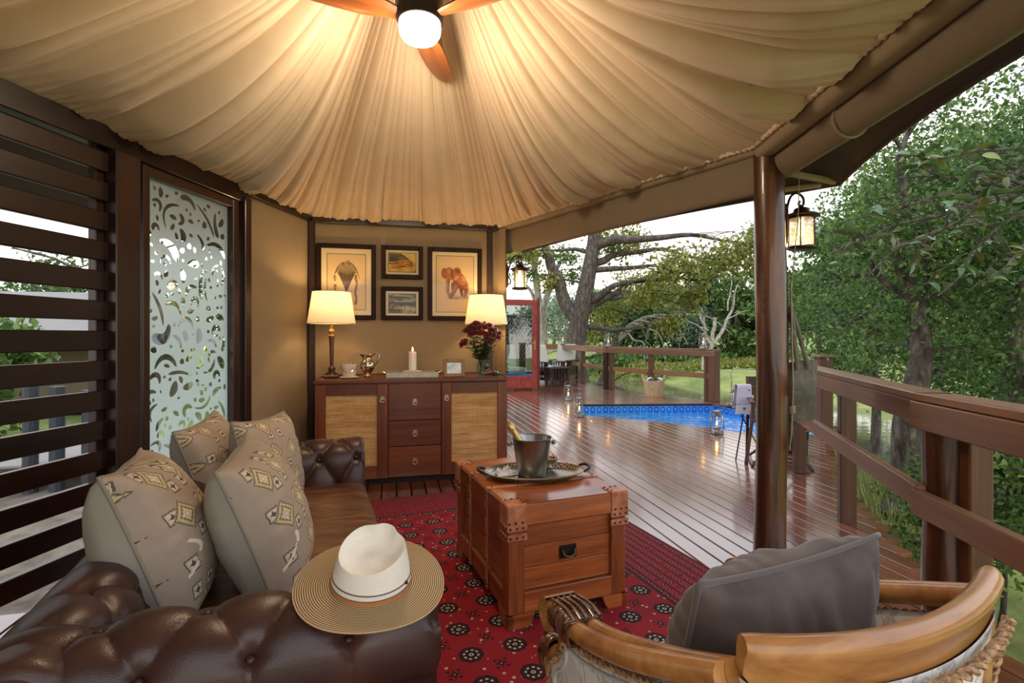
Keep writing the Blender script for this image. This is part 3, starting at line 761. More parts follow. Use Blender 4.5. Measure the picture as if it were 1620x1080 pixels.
k = M.mix(d1.lt(.26)*on, k, (96,84,76)); k = M.mix(d1.lt(.21)*on, k, (206,192,160)); k = M.mix((sq + jag).between(.05,.085)*on, k, (60,50,46)); k = M.mix(((ax*ay*80 + dm).lt(.10))*on, k, (220,210,190))
cx, cy, dm2, sq2, id2 = motif(px, py, .075, .5, .5)
on2 = id2.gt(.35)*(d1.gt(.44) + (on*(-1.0) + 1.0)).min(1.0); j2 = ((cx*10).fract()*.05)
k = M.mix((sq2 + j2).lt(.30)*on2, k, (202,190,168)); k = M.mix((sq2 + j2).between(.24,.30)*on2, k, (92,80,74)); k = M.mix((cx*cy*26 + (cx + cy)).lt(.22)*on2, k, (84,72,70))
wv = ((px*22.0 + (py*31.0).sin()*1.2).sin()*.5 + .5); vine = wv.gt(.992)*nl.gt(.45)*on.inv()
k = M.mix(vine, k, (226,216,196))
M.color(k); M.bump(nf, .25, .003); m_motif = M.m
m_plainp = cloth('grey_green_linen', (178,172,156), .95, .08, 500, .3, .3)
m_pipe = cloth('piping_cord', (150,142,124), .9, .1, 400, .2)
def pillow_mesh(w_, h_, t_, seed, pleat=.006, ears=.09):
    n = 38; us = np.linspace(-1, 1, n); F = np.zeros((n, n, 3)); Bk = np.zeros((n, n, 3)); rgn = random.Random(seed); sx0 = rgn.uniform(0, 50)
    for i, u in enumerate(us):
        for j, vv in enumerate(us):
            x = u*w_/2*(1 - ears*(1-vv*vv)*(.4 + .6*u*u)); y = vv*h_/2*(1 - ears*(1-u*u)*(.4 + .6*vv*vv))
            e = max(0, (1-u*u)*(1-vv*vv)); th = t_/2*(e**.42)
            wr = 0
            if e > 0:
                de = min(1-abs(u), 1-abs(vv)); m = math.exp(-de*3.2)*min(1, de*7)
                al = y if abs(u) > abs(vv) else x
                wr = pleat*m*math.sin(al*85 + 3*math.sin(al*21+sx0) + sx0) + pleat*1.2*mnoise.noise((x*9+sx0, y*9, 1))*min(1, de*5)
            sag = .0; F[i, j] = (x, y, th + wr + sag); Bk[i, j] = (x, y, -th - wr*.8)
    ed = [F[i, 0] for i in range(n)] + [F[n-1, j] for j in range(1, n)] + [F[i, n-1] for i in range(n-2, -1, -1)] + [F[0, j] for j in range(n-2, 0, -1)]
    return F, Bk, [tuple(q) for q in ed]
def pillow(name, label, w_, h_, t_, c, nrm, up, mats, seed, group=None, pleat=.006, pipe=.0055, cat='cushion', ears=.09):
    F, Bk, ed = pillow_mesh(w_, h_, t_, seed, pleat, ears); o = thing(name, label, cat, c, 0, group)
    z = Vector(nrm).normalized(); y = Vector(up); y = (y - z*y.dot(z)).normalized(); x = y.cross(z)
    o.rotation_euler = Matrix((x, y, z)).transposed().to_euler()
    b = MB(); b.grid(F); b.build('front_panel', mats[0], o, smooth=70, clean=False)
    b = MB(); b.grid(Bk[::-1]); b.build('back_panel', mats[1], o, smooth=70, clean=False)
    b = MB(); b.tube(ed, pipe, 6, closed=True); b.build('piping', mats[2], o, smooth=60, clean=False)
    return o
def Fdir(b, a, z): return (FW(b, a, z))
PM = (m_motif, m_plainp, m_pipe); PG = 'patterned cushions on the sofa'
pillow('sofa_pillow', 'large patterned cushion nearest the slatted screen, leaning on the sofa back', .54, .52, .31, FW(-.455, 1.93, .665), Fdir(.97, .10, .36), Fdir(-.40, .02, 1), PM, 1, PG)
pillow('sofa_pillow', 'large patterned cushion in front, between the hat and the cushion by the slats', .54, .52, .29, FW(-.155, 1.99, .66), Fdir(.97, -.06, .36), Fdir(-.40, .0, 1), PM, 8, PG)
pillow('sofa_pillow', 'shaded patterned cushion at the back below the frosted glass', .47, .48, .25, FW(-.44, 2.84, .665), Fdir(.95, -.2, .3), Fdir(-.3, 0, 1), PM, 3, PG)
pillow('sofa_pillow', 'upright patterned cushion beside the far buttoned arm', .46, .48, .24, FW(-.19, 2.80, .665), Fdir(.88, -.42, .22), Fdir(-.2, .14, 1), PM, 4, PG)

# ================================================ HAT
hat = thing('straw_hat', 'white straw fedora with a striped tan brim lying on the sofa arm', 'hat', FW(.142, 1.318, .688), FA)
hat.rotation_euler = (Matrix.Rotation(FA, 3, 'Z') @ Matrix.Rotation(R(14), 3, 'X') @ Matrix.Rotation(R(2), 3, 'Y')).to_euler()
M = Mat('striped_straw_brim', (200,172,128), .8); px, py, pz = M.xyz(); r = ((px*px) + (py*py*1.12)).sqrt()
st = (r*(1/.0052)).fract(); v = M.coord((1,1,1), rand=False); nf = M.noise(v, 700, 2)
M.color(M.mix(st.lt(.42), M.mix(nf, (176,142,96), (222,196,150)), M.mix(nf, (66,48,34), (104,80,56)))); M.bump(st.lt(.42), .4, .003)
b = MB(); nu = 64
def brim(r, t, top): 
    wv = .006*math.sin(2*t+.6) + .004*math.sin(3*t); k = max(0, (r-.09)/.09)
    return (r*math.cos(t), r*math.sin(t)*.945, .004 - .004*k + wv*k*k - .018*k*k*math.cos(2*t-.4)*.4 + top)
P = np.array([[brim(rr_, 2*PI*i/nu, 0) for rr_ in np.linspace(.092, .182, 14)] for i in range(nu)]); b.grid(P, cu=True)
P2 = np.array([[brim(rr_, 2*PI*i/nu, -.003) for rr_ in np.linspace(.092, .182, 14)] for i in range(nu)]); b.grid(P2, cu=True)
E = np.stack([P[:, -1], P2[:, -1]], 1); b.grid(E, cu=True); b.build('brim', M.m, hat, smooth=60)
m_straw = Mat('white_straw', (238,228,208), .75); v = m_straw.coord((40,40,420), rand=False); n = m_straw.noise(v, 1, 2); m_straw.color(m_straw.mix(n, (236,226,208), (252,248,238))); m_straw.bump(n, .12, .003)
b = MB(); rows = []; T0 = R(48)
def rim(t):   # teardrop rim: pinched towards the front (T0)
    c = math.cos(t-T0); rr_ = .079 - .004*c; rr_ *= 1 - .17*max(0, c)**3
    pin = .022*math.exp(-((c-1)/.16)**2)*0
    return rr_, .098 + .027*c
for k in range(24):
    pass
P = []
for i in range(nu):
    t = 2*PI*i/nu; rr_, hz = rim(t); c = math.cos(t-T0); col = []
    side_pinch = .012*math.exp(-(((t-T0+PI) % (2*PI) - PI - .62)/.3)**2) + .012*math.exp(-(((t-T0+PI) % (2*PI) - PI + .62)/.3)**2)
    for s in (0, .15, .35, .55, .75, .88, .96, 1.0):
        r = lerp(.0965, rr_, s**1.3) - side_pinch*s*s*.8; col.append((r*math.cos(t), r*math.sin(t)*.93, hz*s + .002))
    for s in (.93, .86, .76, .62, .45, .25, .1, 0.0):     # over the rim and down into the crease
        r = rr_*s - side_pinch*s*s*.8; dz = .004*(s > .9) - .042*(1 - s**3) - .010*math.exp(-(s*3)**2)*-1
        q = Vector((r*math.cos(t), r*math.sin(t)*.93, 0)); along_ = q.x*math.cos(T0) + q.y*math.sin(T0)
        hz0 = .098 + .027*along_/.079; col.append((q.x, q.y, (hz if s > .9 else hz0) + dz + .002))
    P.append(col)
b.grid(np.array(P), cu=True); b.build('crown', m_straw.m, hat, smooth=50)
def ringband(name, z0, z1, mat, ex):
    b = MB(); P = []
    for i in range(nu):
        t = 2*PI*i/nu; rr_, hz = rim(t); P.append([])
        for z in (z0, z0, z1, z1):
            pass
        for z, e in ((z0, 0), (z0, ex), (z1, ex), (z1, 0)):
            s = z/hz; r = lerp(.0965, rr_, s**1.3) + e - .0003; P[-1].append((r*math.cos(t), r*math.sin(t)*.93, z + .002))
    b.grid(np.array(P), cu=True); return b.build(name, mat, hat, smooth=50)
ringband('leather_band', .0, .011, plain('tan_leather', (184,118,68), .5), .0022)
ringband('ribbon', .0115, .024, cloth('white_ribbon', (240,234,226), .8, .05), .0014)
mrs = cloth('dark_ribbon_edge', (122,92,76), .8, .1); ringband('ribbon_edge', .0115, .0135, mrs, .002); ringband('ribbon_edge', .024, .0265, mrs, .002)
b = MB(); t = R(-38); rr_, hz = rim(t); b.box((.0955*math.cos(t), .0955*.93*math.sin(t), .026), (.008,.008,.008), .002); b.build('pin', m_bronze, hat)

# ================================================ TRAVEL CHEST   (local: x right, -y towards camera)
CW, CD, CH = .60, .84, .545
chest = thing('travel_chest', 'varnished pine travel chest with copper coloured leather straps and corners', 'chest', FW(1.105, 2.505, RZ), FA)
hx, hy = CW/2, CD/2; m_strap = Mat('copper_leather', (190,116,80), .42, .15); v = m_strap.coord(); n = m_strap.noise(v, 20, 4); m_strap.color(m_strap.ramp(n, [(.3,(150,84,56)),(.7,(208,136,98))])); m_strap = m_strap.m
LZ = .445     # lid underside
for sx_ in (-1, 1):
    for sy in (-1, 1):
        b = MB(); b.box((sx_*(hx-.038), sy*(hy-.038), .06+(LZ-.06)/2), (.076,.076,LZ-.06), .004); b.build('corner_stile', m_chestz, chest, smooth=0)
        b = MB(); pl = [(0,0),(.115,0),(.105,.028),(.075,.05),(.045,.055),(0,.055)]
        pts = [(0,.0),(.10,0),(.115,.02),(.12,.035),(.13,.06),(0,.06)]
        for ax in (0, 1):
            MM = Matrix(((sx_*-1,0,0,sx_*(hx+.004)),(0,0,sy*1,sy*(hy-.022)),(0,1,0,0),(0,0,0,1))) if ax == 0 else Matrix(((0,0,sx_*1,sx_*(hx-.022)),(sy*-1,0,0,sy*(hy+.004)),(0,1,0,0),(0,0,0,1)))
            b.prism(pts, 0, .026, MM)
        b.build('foot', m_chest, chest, smooth=0)
b = MB(); b.box((0,0,.25), (CW-.05, CD-.05, .36)); b.build('carcass', plain('chest_inside', (50,26,14), .8), chest, smooth=0)
for sy in (-1, 1):
    b = MB(); b.box((0, sy*(hy-.013), .105), (CW-.15, .026, .09), .003); b.build('bottom_rail', m_chest, chest, smooth=0)
    for k in range(3):
        b = MB(); b.box((0, sy*(hy-.030), .152 + (k+.5)*.0975), (CW-.15, .02, .095), .002); b.build('board', m_chest, chest, smooth=0)
for sx_ in (-1, 1):
    b = MB(); b.box((sx_*(hx-.013), 0, .105), (.026, CD-.15, .09), .003); b.build('bottom_rail', m_chesty, chest, smooth=0)
    for k in range(3):
        b = MB(); b.box((sx_*(hx-.030), 0, .152 + (k+.5)*.0975), (.02, CD-.15, .095), .002); b.build('board', m_chesty, chest, smooth=0)
lid = MB(); lid.box((0,0,LZ+.048), (CW-.004, CD-.004, .085)); lid = lid.build('lid', m_chest, chest, smooth=0)
for sy in (-1, 1):
    b = MB(); b.box((0, sy*(hy-.009), LZ+.048), (CW+.012, .03, .092), .005); b.build('lid_rim', m_chest, lid, smooth=0)
for sx_ in (-1, 1):
    b = MB(); b.box((sx_*(hx-.009), 0, LZ+.048), (.03, CD-.044, .092), .005); b.build('lid_rim', m_chesty, lid, smooth=0)
for k in range(3):
    w3 = CD/3; b = MB(); b.box((0, -hy + (k+.5)*w3, LZ+.092), (CW-.01, w3-.004, .014), .003); b.build('lid_board', m_chest, lid, smooth=0)
TOP = LZ + .099
nail = MB(); nail.ball((0,0,0), (.0055,.0055,.004), 8, 5); nme = nail.mesh('nail', m_bronze, 60)
for sy in (-1/3, 1/3):
    y = sy*hy
    b = MB(); b.box((0, y, TOP+.002), (CW+.012, .034, .006), .002); st = b.build('strap', m_strap, chest, smooth=0)
    for x in (-.28,-.14,0,.14,.28): link('nail', nme, st, (x, y, TOP+.005))
    for sx_ in (-1, 1):
        b = MB(); b.box((sx_*(hx+.006), y, .30), (.006, .032, .48), .002); st = b.build('strap', m_strap, chest, smooth=0)
        for z in (.08,.1,.2,.32,.42,.44,.5,.52): 
            n_ = link('nail', nme, st, (sx_*(hx+.010), y, z)); n_.rotation_euler = (0, R(90)*sx_, 0)
for sx_ in (-1, 1):
    for sy in (-1, 1):
        x, y = sx_*hx, sy*hy
        b = MB()
        b.box((x-sx_*.037, y+sy*.007, LZ+.055), (.092,.008,.09), .003); b.box((x+sx_*.007, y-sy*.037, LZ+.055), (.008,.092,.09), .003); b.box((x-sx_*.037, y-sy*.037, TOP+.001), (.092,.092,.007), .003)
        cp = b.build('corner_pad', m_strap, chest, smooth=0)
        for zz, hh in ((LZ-.002, .028), (LZ-.043, .030)):
            b = MB(); b.box((x-sx_*.037, y+sy*.006, zz), (.098,.010,hh), .003); b.box((x+sx_*.006, y-sy*.037, zz), (.010,.098,hh), .003); q = b.build('corner_strap', m_strap, chest, smooth=0)
            for d in (.005,.035,.065):
                n_ = link('nail', nme, q, (x-sx_*d, y+sy*.0115, zz)); n_.rotation_euler = (R(90)*-sy*-1, 0, 0)
                n_ = link('nail', nme, q, (x+sx_*.0115, y-sy*d, zz)); n_.rotation_euler = (0, R(90)*sx_, 0)
        for d in (.0,.03,.062):
            n_ = link('nail', nme, cp, (x-sx_*d, y+sy*.0115, LZ+.022)); n_.rotation_euler = (R(90), 0, 0); link('nail', nme, cp, (x-sx_*d-sx_*.01, y-sy*.07, TOP+.005))
            link('nail', nme, cp, (x-sx_*.072, y-sy*(.01+d), TOP+.005))
for sy in (-1, 1):
    b = MB(); b.box((0, sy*(hy-.017), .295), (.088, .006, .062), .003); hd = b.build('handle_plate', m_black, chest, smooth=0)
    b = MB(); b.tube(spline([(-.03, sy*(hy-.01), .305), (-.026, sy*(hy+.002), .288), (0, sy*(hy+.006), .279), (.026, sy*(hy+.002), .288), (.03, sy*(hy-.01), .305)], 5), .0045, 8); b.build('pull', plain('dark_pull', (92,84,78), .3, .9), hd)
CTOP = RZ + TOP + .006

# ================================================ ON THE CHEST
M = Mat('pierced_tray_metal', (168,160,140), .3, .9); px, py, pz = M.xyz(); G = .019
hx_, hy_ = ((px/G + (py/G).floor()*.5).fract() - .5), ((py/G).fract() - .5); hole = ((hx_*hx_ + hy_*hy_).sqrt()).lt(.33)
n = M.noise(M.coord((1,1,1), rand=False), 20, 3); M.color(M.mix(hole, M.mix(n, (140,130,108), (190,182,160)), (46,36,26))); mk = hole.inv()*.85; M.L.new(mk.k, M.b.inputs['Metallic']); M.bump(hole.inv(), .5, .002); m_tray = M.m
tray = thing('serving_tray', 'oval pierced metal tray with dark handles lying on the chest', 'tray', FW(1.10, 2.475, CTOP), FA + R(-14))
b = MB(); b.lathe([(0,.004),(.2,.004),(.225,.008),(.245,.022),(.262,.028),(.262,.024),(.245,.014),(.225,.0),(0,.0)], 48, ex=1.0, ey=.66); b.build('plate', m_tray, tray)
b = MB(); b.tube([(.262*math.cos(t), .262*.66*math.sin(t), .027) for t in [2*PI*k/48 for k in range(48)]], .004, 6, closed=True); b.build('rim', m_pewter, tray)
for sg in (-1, 1):
    b = MB(); b.tube(spline([(sg*.255,-.06,.027),(sg*.275,-.055,.036),(sg*.292,-.03,.042),(sg*.296,0,.043),(sg*.292,.03,.042),(sg*.275,.055,.036),(sg*.255,.06,.027)], 5), [.005+.003*abs(math.sin(k*1.3)) for k in range(31)], 8); b.build('handle', plain('dark_handle', (36,38,46), .35, .5), tray)
TT = CTOP + .005
bp = FW(1.085, 2.47, TT)
bkt = thing('champagne_bucket', 'brushed steel champagne bucket standing on the oval tray', 'bucket', bp, FA + R(-10))
b = MB(); b.lathe([(0,0),(.068,0),(.072,.004),(.076,.02),(.100,.188),(.104,.196),(.107,.2),(.104,.2),(.098,.19),(.074,.02),(.066,.008),(0,.008)], 40); b.build('shell', m_steel, bkt)
for sg in (-1, 1):
    b = MB(); b.tube([(sg*.098,0,.168),(sg*.112,0,.168)], .006, 8); b.ball((sg*.119,0,.168), .0135, 12, 8); b.tube([(sg*.12,-.02,.168),(sg*.12,.02,.168)], .0075, 8); b.build('knob', m_steel, bkt)
m_foil = Mat('gold_foil', (214,186,112), .35, .7); v = m_foil.coord((1,1,1)); m_foil.bump(m_foil.noise(v, 90, 3), .5, .004); m_foil = m_foil.m
bot = thing('champagne_bottle', 'champagne bottle with gold foil neck leaning in the steel bucket', 'bottle', bp + Vector((0,0,.012)), 0)
ax_ = Vector((-.55, -.10, .86)).normalized(); yx = Vector((0,1,0)); yx = (yx - ax_*yx.dot(ax_)).normalized(); xx = yx.cross(ax_)
bot.rotation_euler = Matrix((xx, yx, ax_)).transposed().to_euler(); bot.location = bp + Vector((.042, .012, .018)) + ax_*.0
b = MB(); b.lathe([(0,.0),(.028,0),(.030,.004),(.030,.10),(.028,.125),(.019,.16),(.0165,.18)], 24); b.build('body', plain('green_glass', (22,34,20), .08, 0, 0, Coat_Weight=.5), bot)
b = MB(); b.lathe([(.0205,.158),(.0185,.18),(.0165,.22),(.0155,.25),(.0155,.262),(.019,.266),(.0195,.278),(.0185,.29),(.014,.3),(0,.303)], 20); b.build('foil', m_foil, bot)
b = MB(); b.lathe([(0,.145),(.086,.147),(.092,.150)], 18); 
rg = random.Random(4); ic = thing('ice', 'clear ice cubes in the steel bucket', 'ice', bp + Vector((0,0,0)), 0)
for k in range(7):
    b = MB(); a = rg.uniform(0, 6.28); r = rg.uniform(.028, .055); b.box((0,0,0), (.028,.026,.024), .005, rotm(rg.uniform(0,3), rg.uniform(0,3)).to_3x3().to_4x4()); o = b.build('ice_cube', m_glass, ic, loc=(r*math.cos(a)+.015, r*math.sin(a), .142 + rg.uniform(0,.012)))
# crumpled napkin and glass on the tray
tr = Matrix.Rotation(FA - R(14), 3, 'Z')
def crumple(name, label, cat, c, w_, h_, z_, mat, seed):
    n = 22; P = np.zeros((n, n, 3))
    for i in range(n):
        for j in range(n):
            u_, v_ = 2*i/(n-1)-1, 2*j/(n-1)-1; e = max(0, (1-u_*u_)*(1-v_*v_)); f = mnoise.turbulence((u_*1.3+seed, v_*1.3, seed), 2, False)
            P[i, j] = (u_*w_*(.8+.25*mnoise.noise((v_*2, seed, 1))), v_*h_*(.8+.25*mnoise.noise((u_*2, seed, 2))), z_*(.15 + .95*e**.5*abs(f)*1.6)*min(1, e*4+.1))
    b = MB(); b.grid(P); P2 = P.copy(); P2[..., 2] = np.maximum(0.0, P[..., 2]-.004); b.grid(P2); o = b.build(name, mat, smooth=70, loc=c, rz=FA, clean=False); return tag(o, label, cat)
crumple('napkin', 'crumpled white napkin beside the steel bucket on the tray', 'napkin', bp + tr @ Vector((-.135, .035, .001)), .065, .055, .05, m_white, 3)
def flute(label, c, d):
    o = thing('champagne_flute', label, 'glass', c); z = Vector(d).normalized(); x = Vector((0,1,0)).cross(z).normalized(); y = z.cross(x); o.rotation_euler = Matrix((x, y, z)).transposed().to_euler()
    b = MB(); b.lathe([(.0,.0),(.032,.001),(.032,.003),(.006,.006),(.004,.012),(.004,.07),(.010,.08),(.022,.10),(.026,.14),(.025,.18),(.0235,.18),(.0245,.14),(.020,.10),(.0,.082)], 20); b.build('bowl', m_glass, o); return o
flute('clear champagne flute lying on the tray left of the bucket', bp + tr @ Vector((-.20,-.035,.029)), tr @ Vector((.9,.45,-.02)))
sb = thing('sugar_bowl', 'small silver dish behind the steel bucket on the tray', 'dish', bp + tr @ Vector((.115, .125, .002)))
b = MB(); b.lathe([(0,0),(.022,0),(.024,.004),(.012,.01),(.03,.022),(.052,.045),(.057,.055),(.053,.055),(.046,.042),(0,.02)], 24, ey=.8); b.build('bowl', m_silver, sb)
# ================================================ SIDEBOARD  (R frame; local x along the wall, -y into the room)
SBU0, SBU1, SBV, SBH, SBD = -.655, 1.02, 4.625, .92, .56
SW = SBU1-SBU0
side = thing('sideboard', 'dark wooden sideboard with two cane doors and three drawers', 'sideboard', RW((SBU0+SBU1)/2, SBV), RA)
b = MB(); b.box((0, SBD/2+.012, SBH/2+.01), (SW-.01, SBD-.03, SBH-.06), .003); b.build('body', m_cabz, side, smooth=0)
b = MB(); b.box((0, SBD/2, SBH-.017), (SW+.02, SBD+.02, .034), .005); b.build('top', m_cab, side, smooth=0)
b = MB(); b.box((0, SBD-.01, SBH+.006), (SW-.02, .012, .014), .003); b.box((-SW/2+.006, SBD/2, SBH+.004), (.012, SBD-.05, .010), .003); b.box((SW/2-.006, SBD/2, SBH+.004), (.012, SBD-.05, .010), .003); b.build('lip', m_cab, side, smooth=0)
b = MB(); b.box((0, .05, .025), (SW-.06, .06, .05)); b.build('plinth', m_joist, side, smooth=0)
M = Mat('woven_cane', (206,162,104), .75); px, py, pz = M.xyz(); v = M.coord((6,1,150)); n = M.noise(v, 1, 3, .6); v2 = M.coord((160,1,8)); n2 = M.noise(v2, 1, 2); v3 = M.coord((3,1,26)); n3 = M.noise(v3, 1, 3)
gx = ((px/.0075).fract() - .5).abs(); gz_ = ((pz/.006).fract() - .5).abs()
k = M.ramp(n*.5 + n3*.5, [(.3,(150,100,52)),(.46,(202,154,94)),(.62,(230,192,134))]); k = M.mix(gx.gt(.40)*n2.gt(.42), k, (168,116,66)); M.color(k); M.bump(gx*.5 + gz_*1.0 + n*.5, .6, .004); m_cane = M.m
dW, wW = .60, SW - 2*.60 - .008
zB, zT = .055, SBH-.042
def pull(parent, x, y, z):
    b = MB(); b.box((x, y-.003, z+.012), (.030,.006,.034), .002); b.tube([(x, y-.004, z+.022), (x, y-.016, z+.022)], .006, 8)
    b.tube(spline([(x-.012, y-.012, z+.022), (x-.019, y-.014, z-.004), (x-.014, y-.014, z-.018), (x, y-.014, z-.021), (x+.014, y-.014, z-.018), (x+.019, y-.014, z-.004), (x+.012, y-.012, z+.022)], 4), .0042, 7)
    return b.build('ring_pull', m_pewter2, parent)
m_pewter2 = plain('antique_nickel', (196,182,156), .28, .95)
for sg in (-1, 1):
    xc = sg*(SW/2 - dW/2 - .002)
    dr = bpy.data.objects.new('door', None); COL.objects.link(dr); dr.parent = side
    st = .088
    for e in (-1, 1):
        b = MB(); b.box((xc+e*(dW/2-st/2), -.008, (zB+zT)/2), (st, .026, zT-zB), .003); b.build('stile', m_cabz, dr, smooth=0)
    for zc, hh in ((zT-.045, .09), (zB+.055, .11)):
        b = MB(); b.box((xc, -.008, zc), (dW-2*st, .025, hh), .003); b.build('rail', m_cab, dr, smooth=0)
    b = MB(); P = [[(xc - dW/2+st + (dW-2*st)*i/30, .002 + .0012*math.sin(i*2.1+j), zB+.11 + (zT-zB-.20)*j/36) for j in range(37)] for i in range(31)]; b.grid(P); b.build('cane_panel', m_cane, dr, smooth=60)
    pull(dr, xc - sg*(dW/2 - st/2), -.021, .745)
z = zT
for hh in (.325, .228, .27):
    b = MB(); b.box((0, -.006, z-hh/2), (wW-.01, .022, hh-.007), .004); d = b.build('drawer', m_cab, side, smooth=0); pull(d, 0, -.017, z-hh*.5); z -= hh
SBT = SBH

# ================================================ TABLE LAMPS
m_lampw = wood('lamp_base_wood', (84,46,32), (40,20,16), 'z', .3, 14, .4)
m_gold = plain('aged_gold', (176,128,66), .4, .8, .2)
M = Mat('linen_lampshade', (244,236,218), .9); v = M.coord((1,1,1), rand=False); n = M.noise(v, 160, 3); 
k = M.mix(n, (232,220,196), (250,242,226)); M.color(k); t = M.node('ShaderNodeBsdfTranslucent'); M.L.new(k, t.inputs[0]); mx = M.node('ShaderNodeMixShader'); mx.inputs[0].default_value = .24
M.L.new(M.b.outputs[0], mx.inputs[1]); M.L.new(t.outputs[0], mx.inputs[2]); M.surface(mx.outputs[0]); m_shade = M.m
def table_lamp(label, u, vv, warm, power):
    o = thing('table_lamp', label, 'lamp', RW(u, vv, SBT+.003), RA, 'table lamps on the sideboard')
    b = MB(); b.box((0,0,.012), (.135,.135,.024), .006); b.lathe([(.062,.024),(.058,.034),(.04,.044),(.03,.052)], 24); b.build('base', m_lampw, o)
    b = MB(); b.lathe([(.030,.05),(.024,.06),(.034,.072),(.034,.086),(.022,.096),(.014,.11),(.016,.125),(.017,.2),(.022,.33),(.0235,.36)], 20); b.build('column', m_lampw, o)
    b = MB(); b.lathe([(.024,.36),(.028,.366),(.028,.38),(.021,.388),(.022,.41),(.028,.416),(.024,.43),(.014,.44),(.012,.47)], 20); b.build('collar', m_gold, o)
    b = MB(); b.lathe([(.210,.487),(.165,.775)], 40, cap=False); b.build('lamp_shade', m_shade, o, smooth=60, clean=False)
    b = MB(); b.tube([(.210*math.cos(t), .210*math.sin(t), .488) for t in [2*PI*k/40 for k in range(40)]], .0025, 6, closed=True); b.tube([(.165*math.cos(t), .165*math.sin(t), .774) for t in [2*PI*k/40 for k in range(40)]], .0025, 6, closed=True)
    for k in range(3): b.tube([(0,0,.755), (.165*math.cos(k*2.09), .165*math.sin(k*2.09), .77)], .0018, 5)
    b.tube([(0,0,.47), (0,0,.757)], .003, 6); b.build('shade_frame', m_pewter, o)
    b = MB(); b.lathe([(0,.5),(.014,.5),(.014,.53),(.03,.57),(.032,.6),(.022,.63),(0,.642)], 16); b.build('bulb', emit('lamp_bulb', (255,214,150), 6), o)
    lt = bpy.data.lights.new('bulb_light', 'POINT'); lt.energy = power; lt.color = lin(warm)[:3]; lt.shadow_soft_size = .04
    lo = bpy.data.objects.new('bulb_light', lt); COL.objects.link(lo); lo.parent = o; lo.location = (0,0,.69)
    return o
table_lamp('lit table lamp with cream shade on the left end of the sideboard', -.55, 4.90, (255,208,146), 10)
table_lamp('lit table lamp with cream shade behind the red roses', .885, 4.96, (255,208,146), 10)

# ================================================ THINGS ON THE SIDEBOARD
Z0 = SBT+.001
o = thing('ice_bucket', 'cut glass ice bucket with tongs on a white saucer', 'bucket', RW(-.39, 4.80, Z0), RA)
b = MB(); b.lathe([(0,.0),(.05,0),(.085,.010),(.083,.013),(.05,.005),(0,.005)], 28); b.build('saucer', plain('white_china', (232,224,212), .25), o)
M = Mat('cut_glass', (238,234,226), .12); px, py, pz = M.xyz(); tr_ = M.node('ShaderNodeBsdfTransparent'); mx = M.node('ShaderNodeMixShader'); mx.inputs[0].default_value = .45; v = M.coord((1,1,1), rand=False); vo = M.node('ShaderNodeTexVoronoi'); vo.inputs['Scale'].default_value = 60; M.L.new(v, vo.inputs['Vector']); M.bump(X(M.nt, vo.outputs['Distance']), .8, .01)
M.L.new(tr_.outputs[0], mx.inputs[1]); M.L.new(M.b.outputs[0], mx.inputs[2]); M.surface(mx.outputs[0])
b = MB(); b.lathe([(.0,.014),(.056,.014),(.06,.02),(.066,.125),(.063,.125),(.056,.03),(0,.028)], 24); b.build('bowl', M.m, o)
b = MB(); b.tube(spline([(-.068,0,.115),(-.06,-.05,.09),(0,-.075,.055),(.06,-.05,.09),(.068,0,.115)], 6), .003, 6); b.build('bail_handle', m_silver, o)
b = MB(); b.tube(spline([(.012,-.03,.03),(.02,-.05,.09),(.026,-.045,.142),(.034,-.03,.142),(.036,-.02,.09),(.03,0,.03)], 5), .004, 6); b.build('tongs', m_silver, o)
o = thing('silver_jug', 'polished silver water jug with curled handle', 'jug', RW(-.235, 4.88, Z0), RA)
b = MB(); n = 36; prof = [(0,.0),(.042,0),(.044,.006),(.026,.014),(.022,.026),(.04,.045),(.062,.078),(.068,.105),(.062,.132),(.044,.155),(.037,.172),(.040,.188),(.052,.205)]
P = []
for k in range(n):
    t = 2*PI*k/n; sp = max(0, math.cos(t-PI))**6; P.append([(r*math.cos(t)*(1+(.55*sp if z > .185 else .2*sp if z > .165 else 0)), r*math.sin(t), z + (.012*sp if z > .185 else 0)) for r, z in prof])
b.grid(P, cu=True); P2 = [[(q[0]*.95, q[1]*.95, q[2]) for q in c[9:]] for c in P]; b.grid(P2, cu=True); b.build('body', m_silver, o, smooth=60)
b = MB(); b.tube(spline([(.045,0,.2),(.075,0,.222),(.102,0,.205),(.1,0,.165),(.078,0,.125),(.064,0,.1)], 6), .006, 8); b.build('handle', m_silver, o)
o = thing('silver_tray', 'rectangular engraved silver tray with ring handles under the candle', 'tray', RW(.165, 4.83, Z0), RA)
b = MB(); b.box((0,0,.012), (.44,.22,.022), .004); b.build('base', m_pewter, o)
b = MB(); b.box((0,-.115,.026), (.47,.012,.052), .003); b.box((0,.115,.026), (.47,.012,.052), .003); b.box((-.229,0,.026), (.012,.22,.052), .003); b.box((.229,0,.026), (.012,.22,.052), .003)
m_eng = Mat('engraved_silver', (196,186,166), .32, .9); v = m_eng.coord((60,60,40), rand=False); n_ = m_eng.noise(v, 1, 4, .7, 1.5); m_eng.color(m_eng.ramp(n_, [(.35,(140,130,112)),(.65,(186,176,158))])); m_eng.bump(n_, .3, .003); b.build('gallery', m_eng.m, o)
for sg in (-1, 1):
    b = MB(); b.tube(spline([(sg*.236,-.05,.035),(sg*.258,-.045,.05),(sg*.272,-.02,.052),(sg*.272,.02,.052),(sg*.258,.045,.05),(sg*.236,.05,.035)], 5), .006, 8); b.build('handle', m_silver, o)
o = thing('hurricane_candle_holder', 'clear glass hurricane shade on a pale stone base', 'candle holder', RW(.17, 4.83, Z0+.0235), RA)
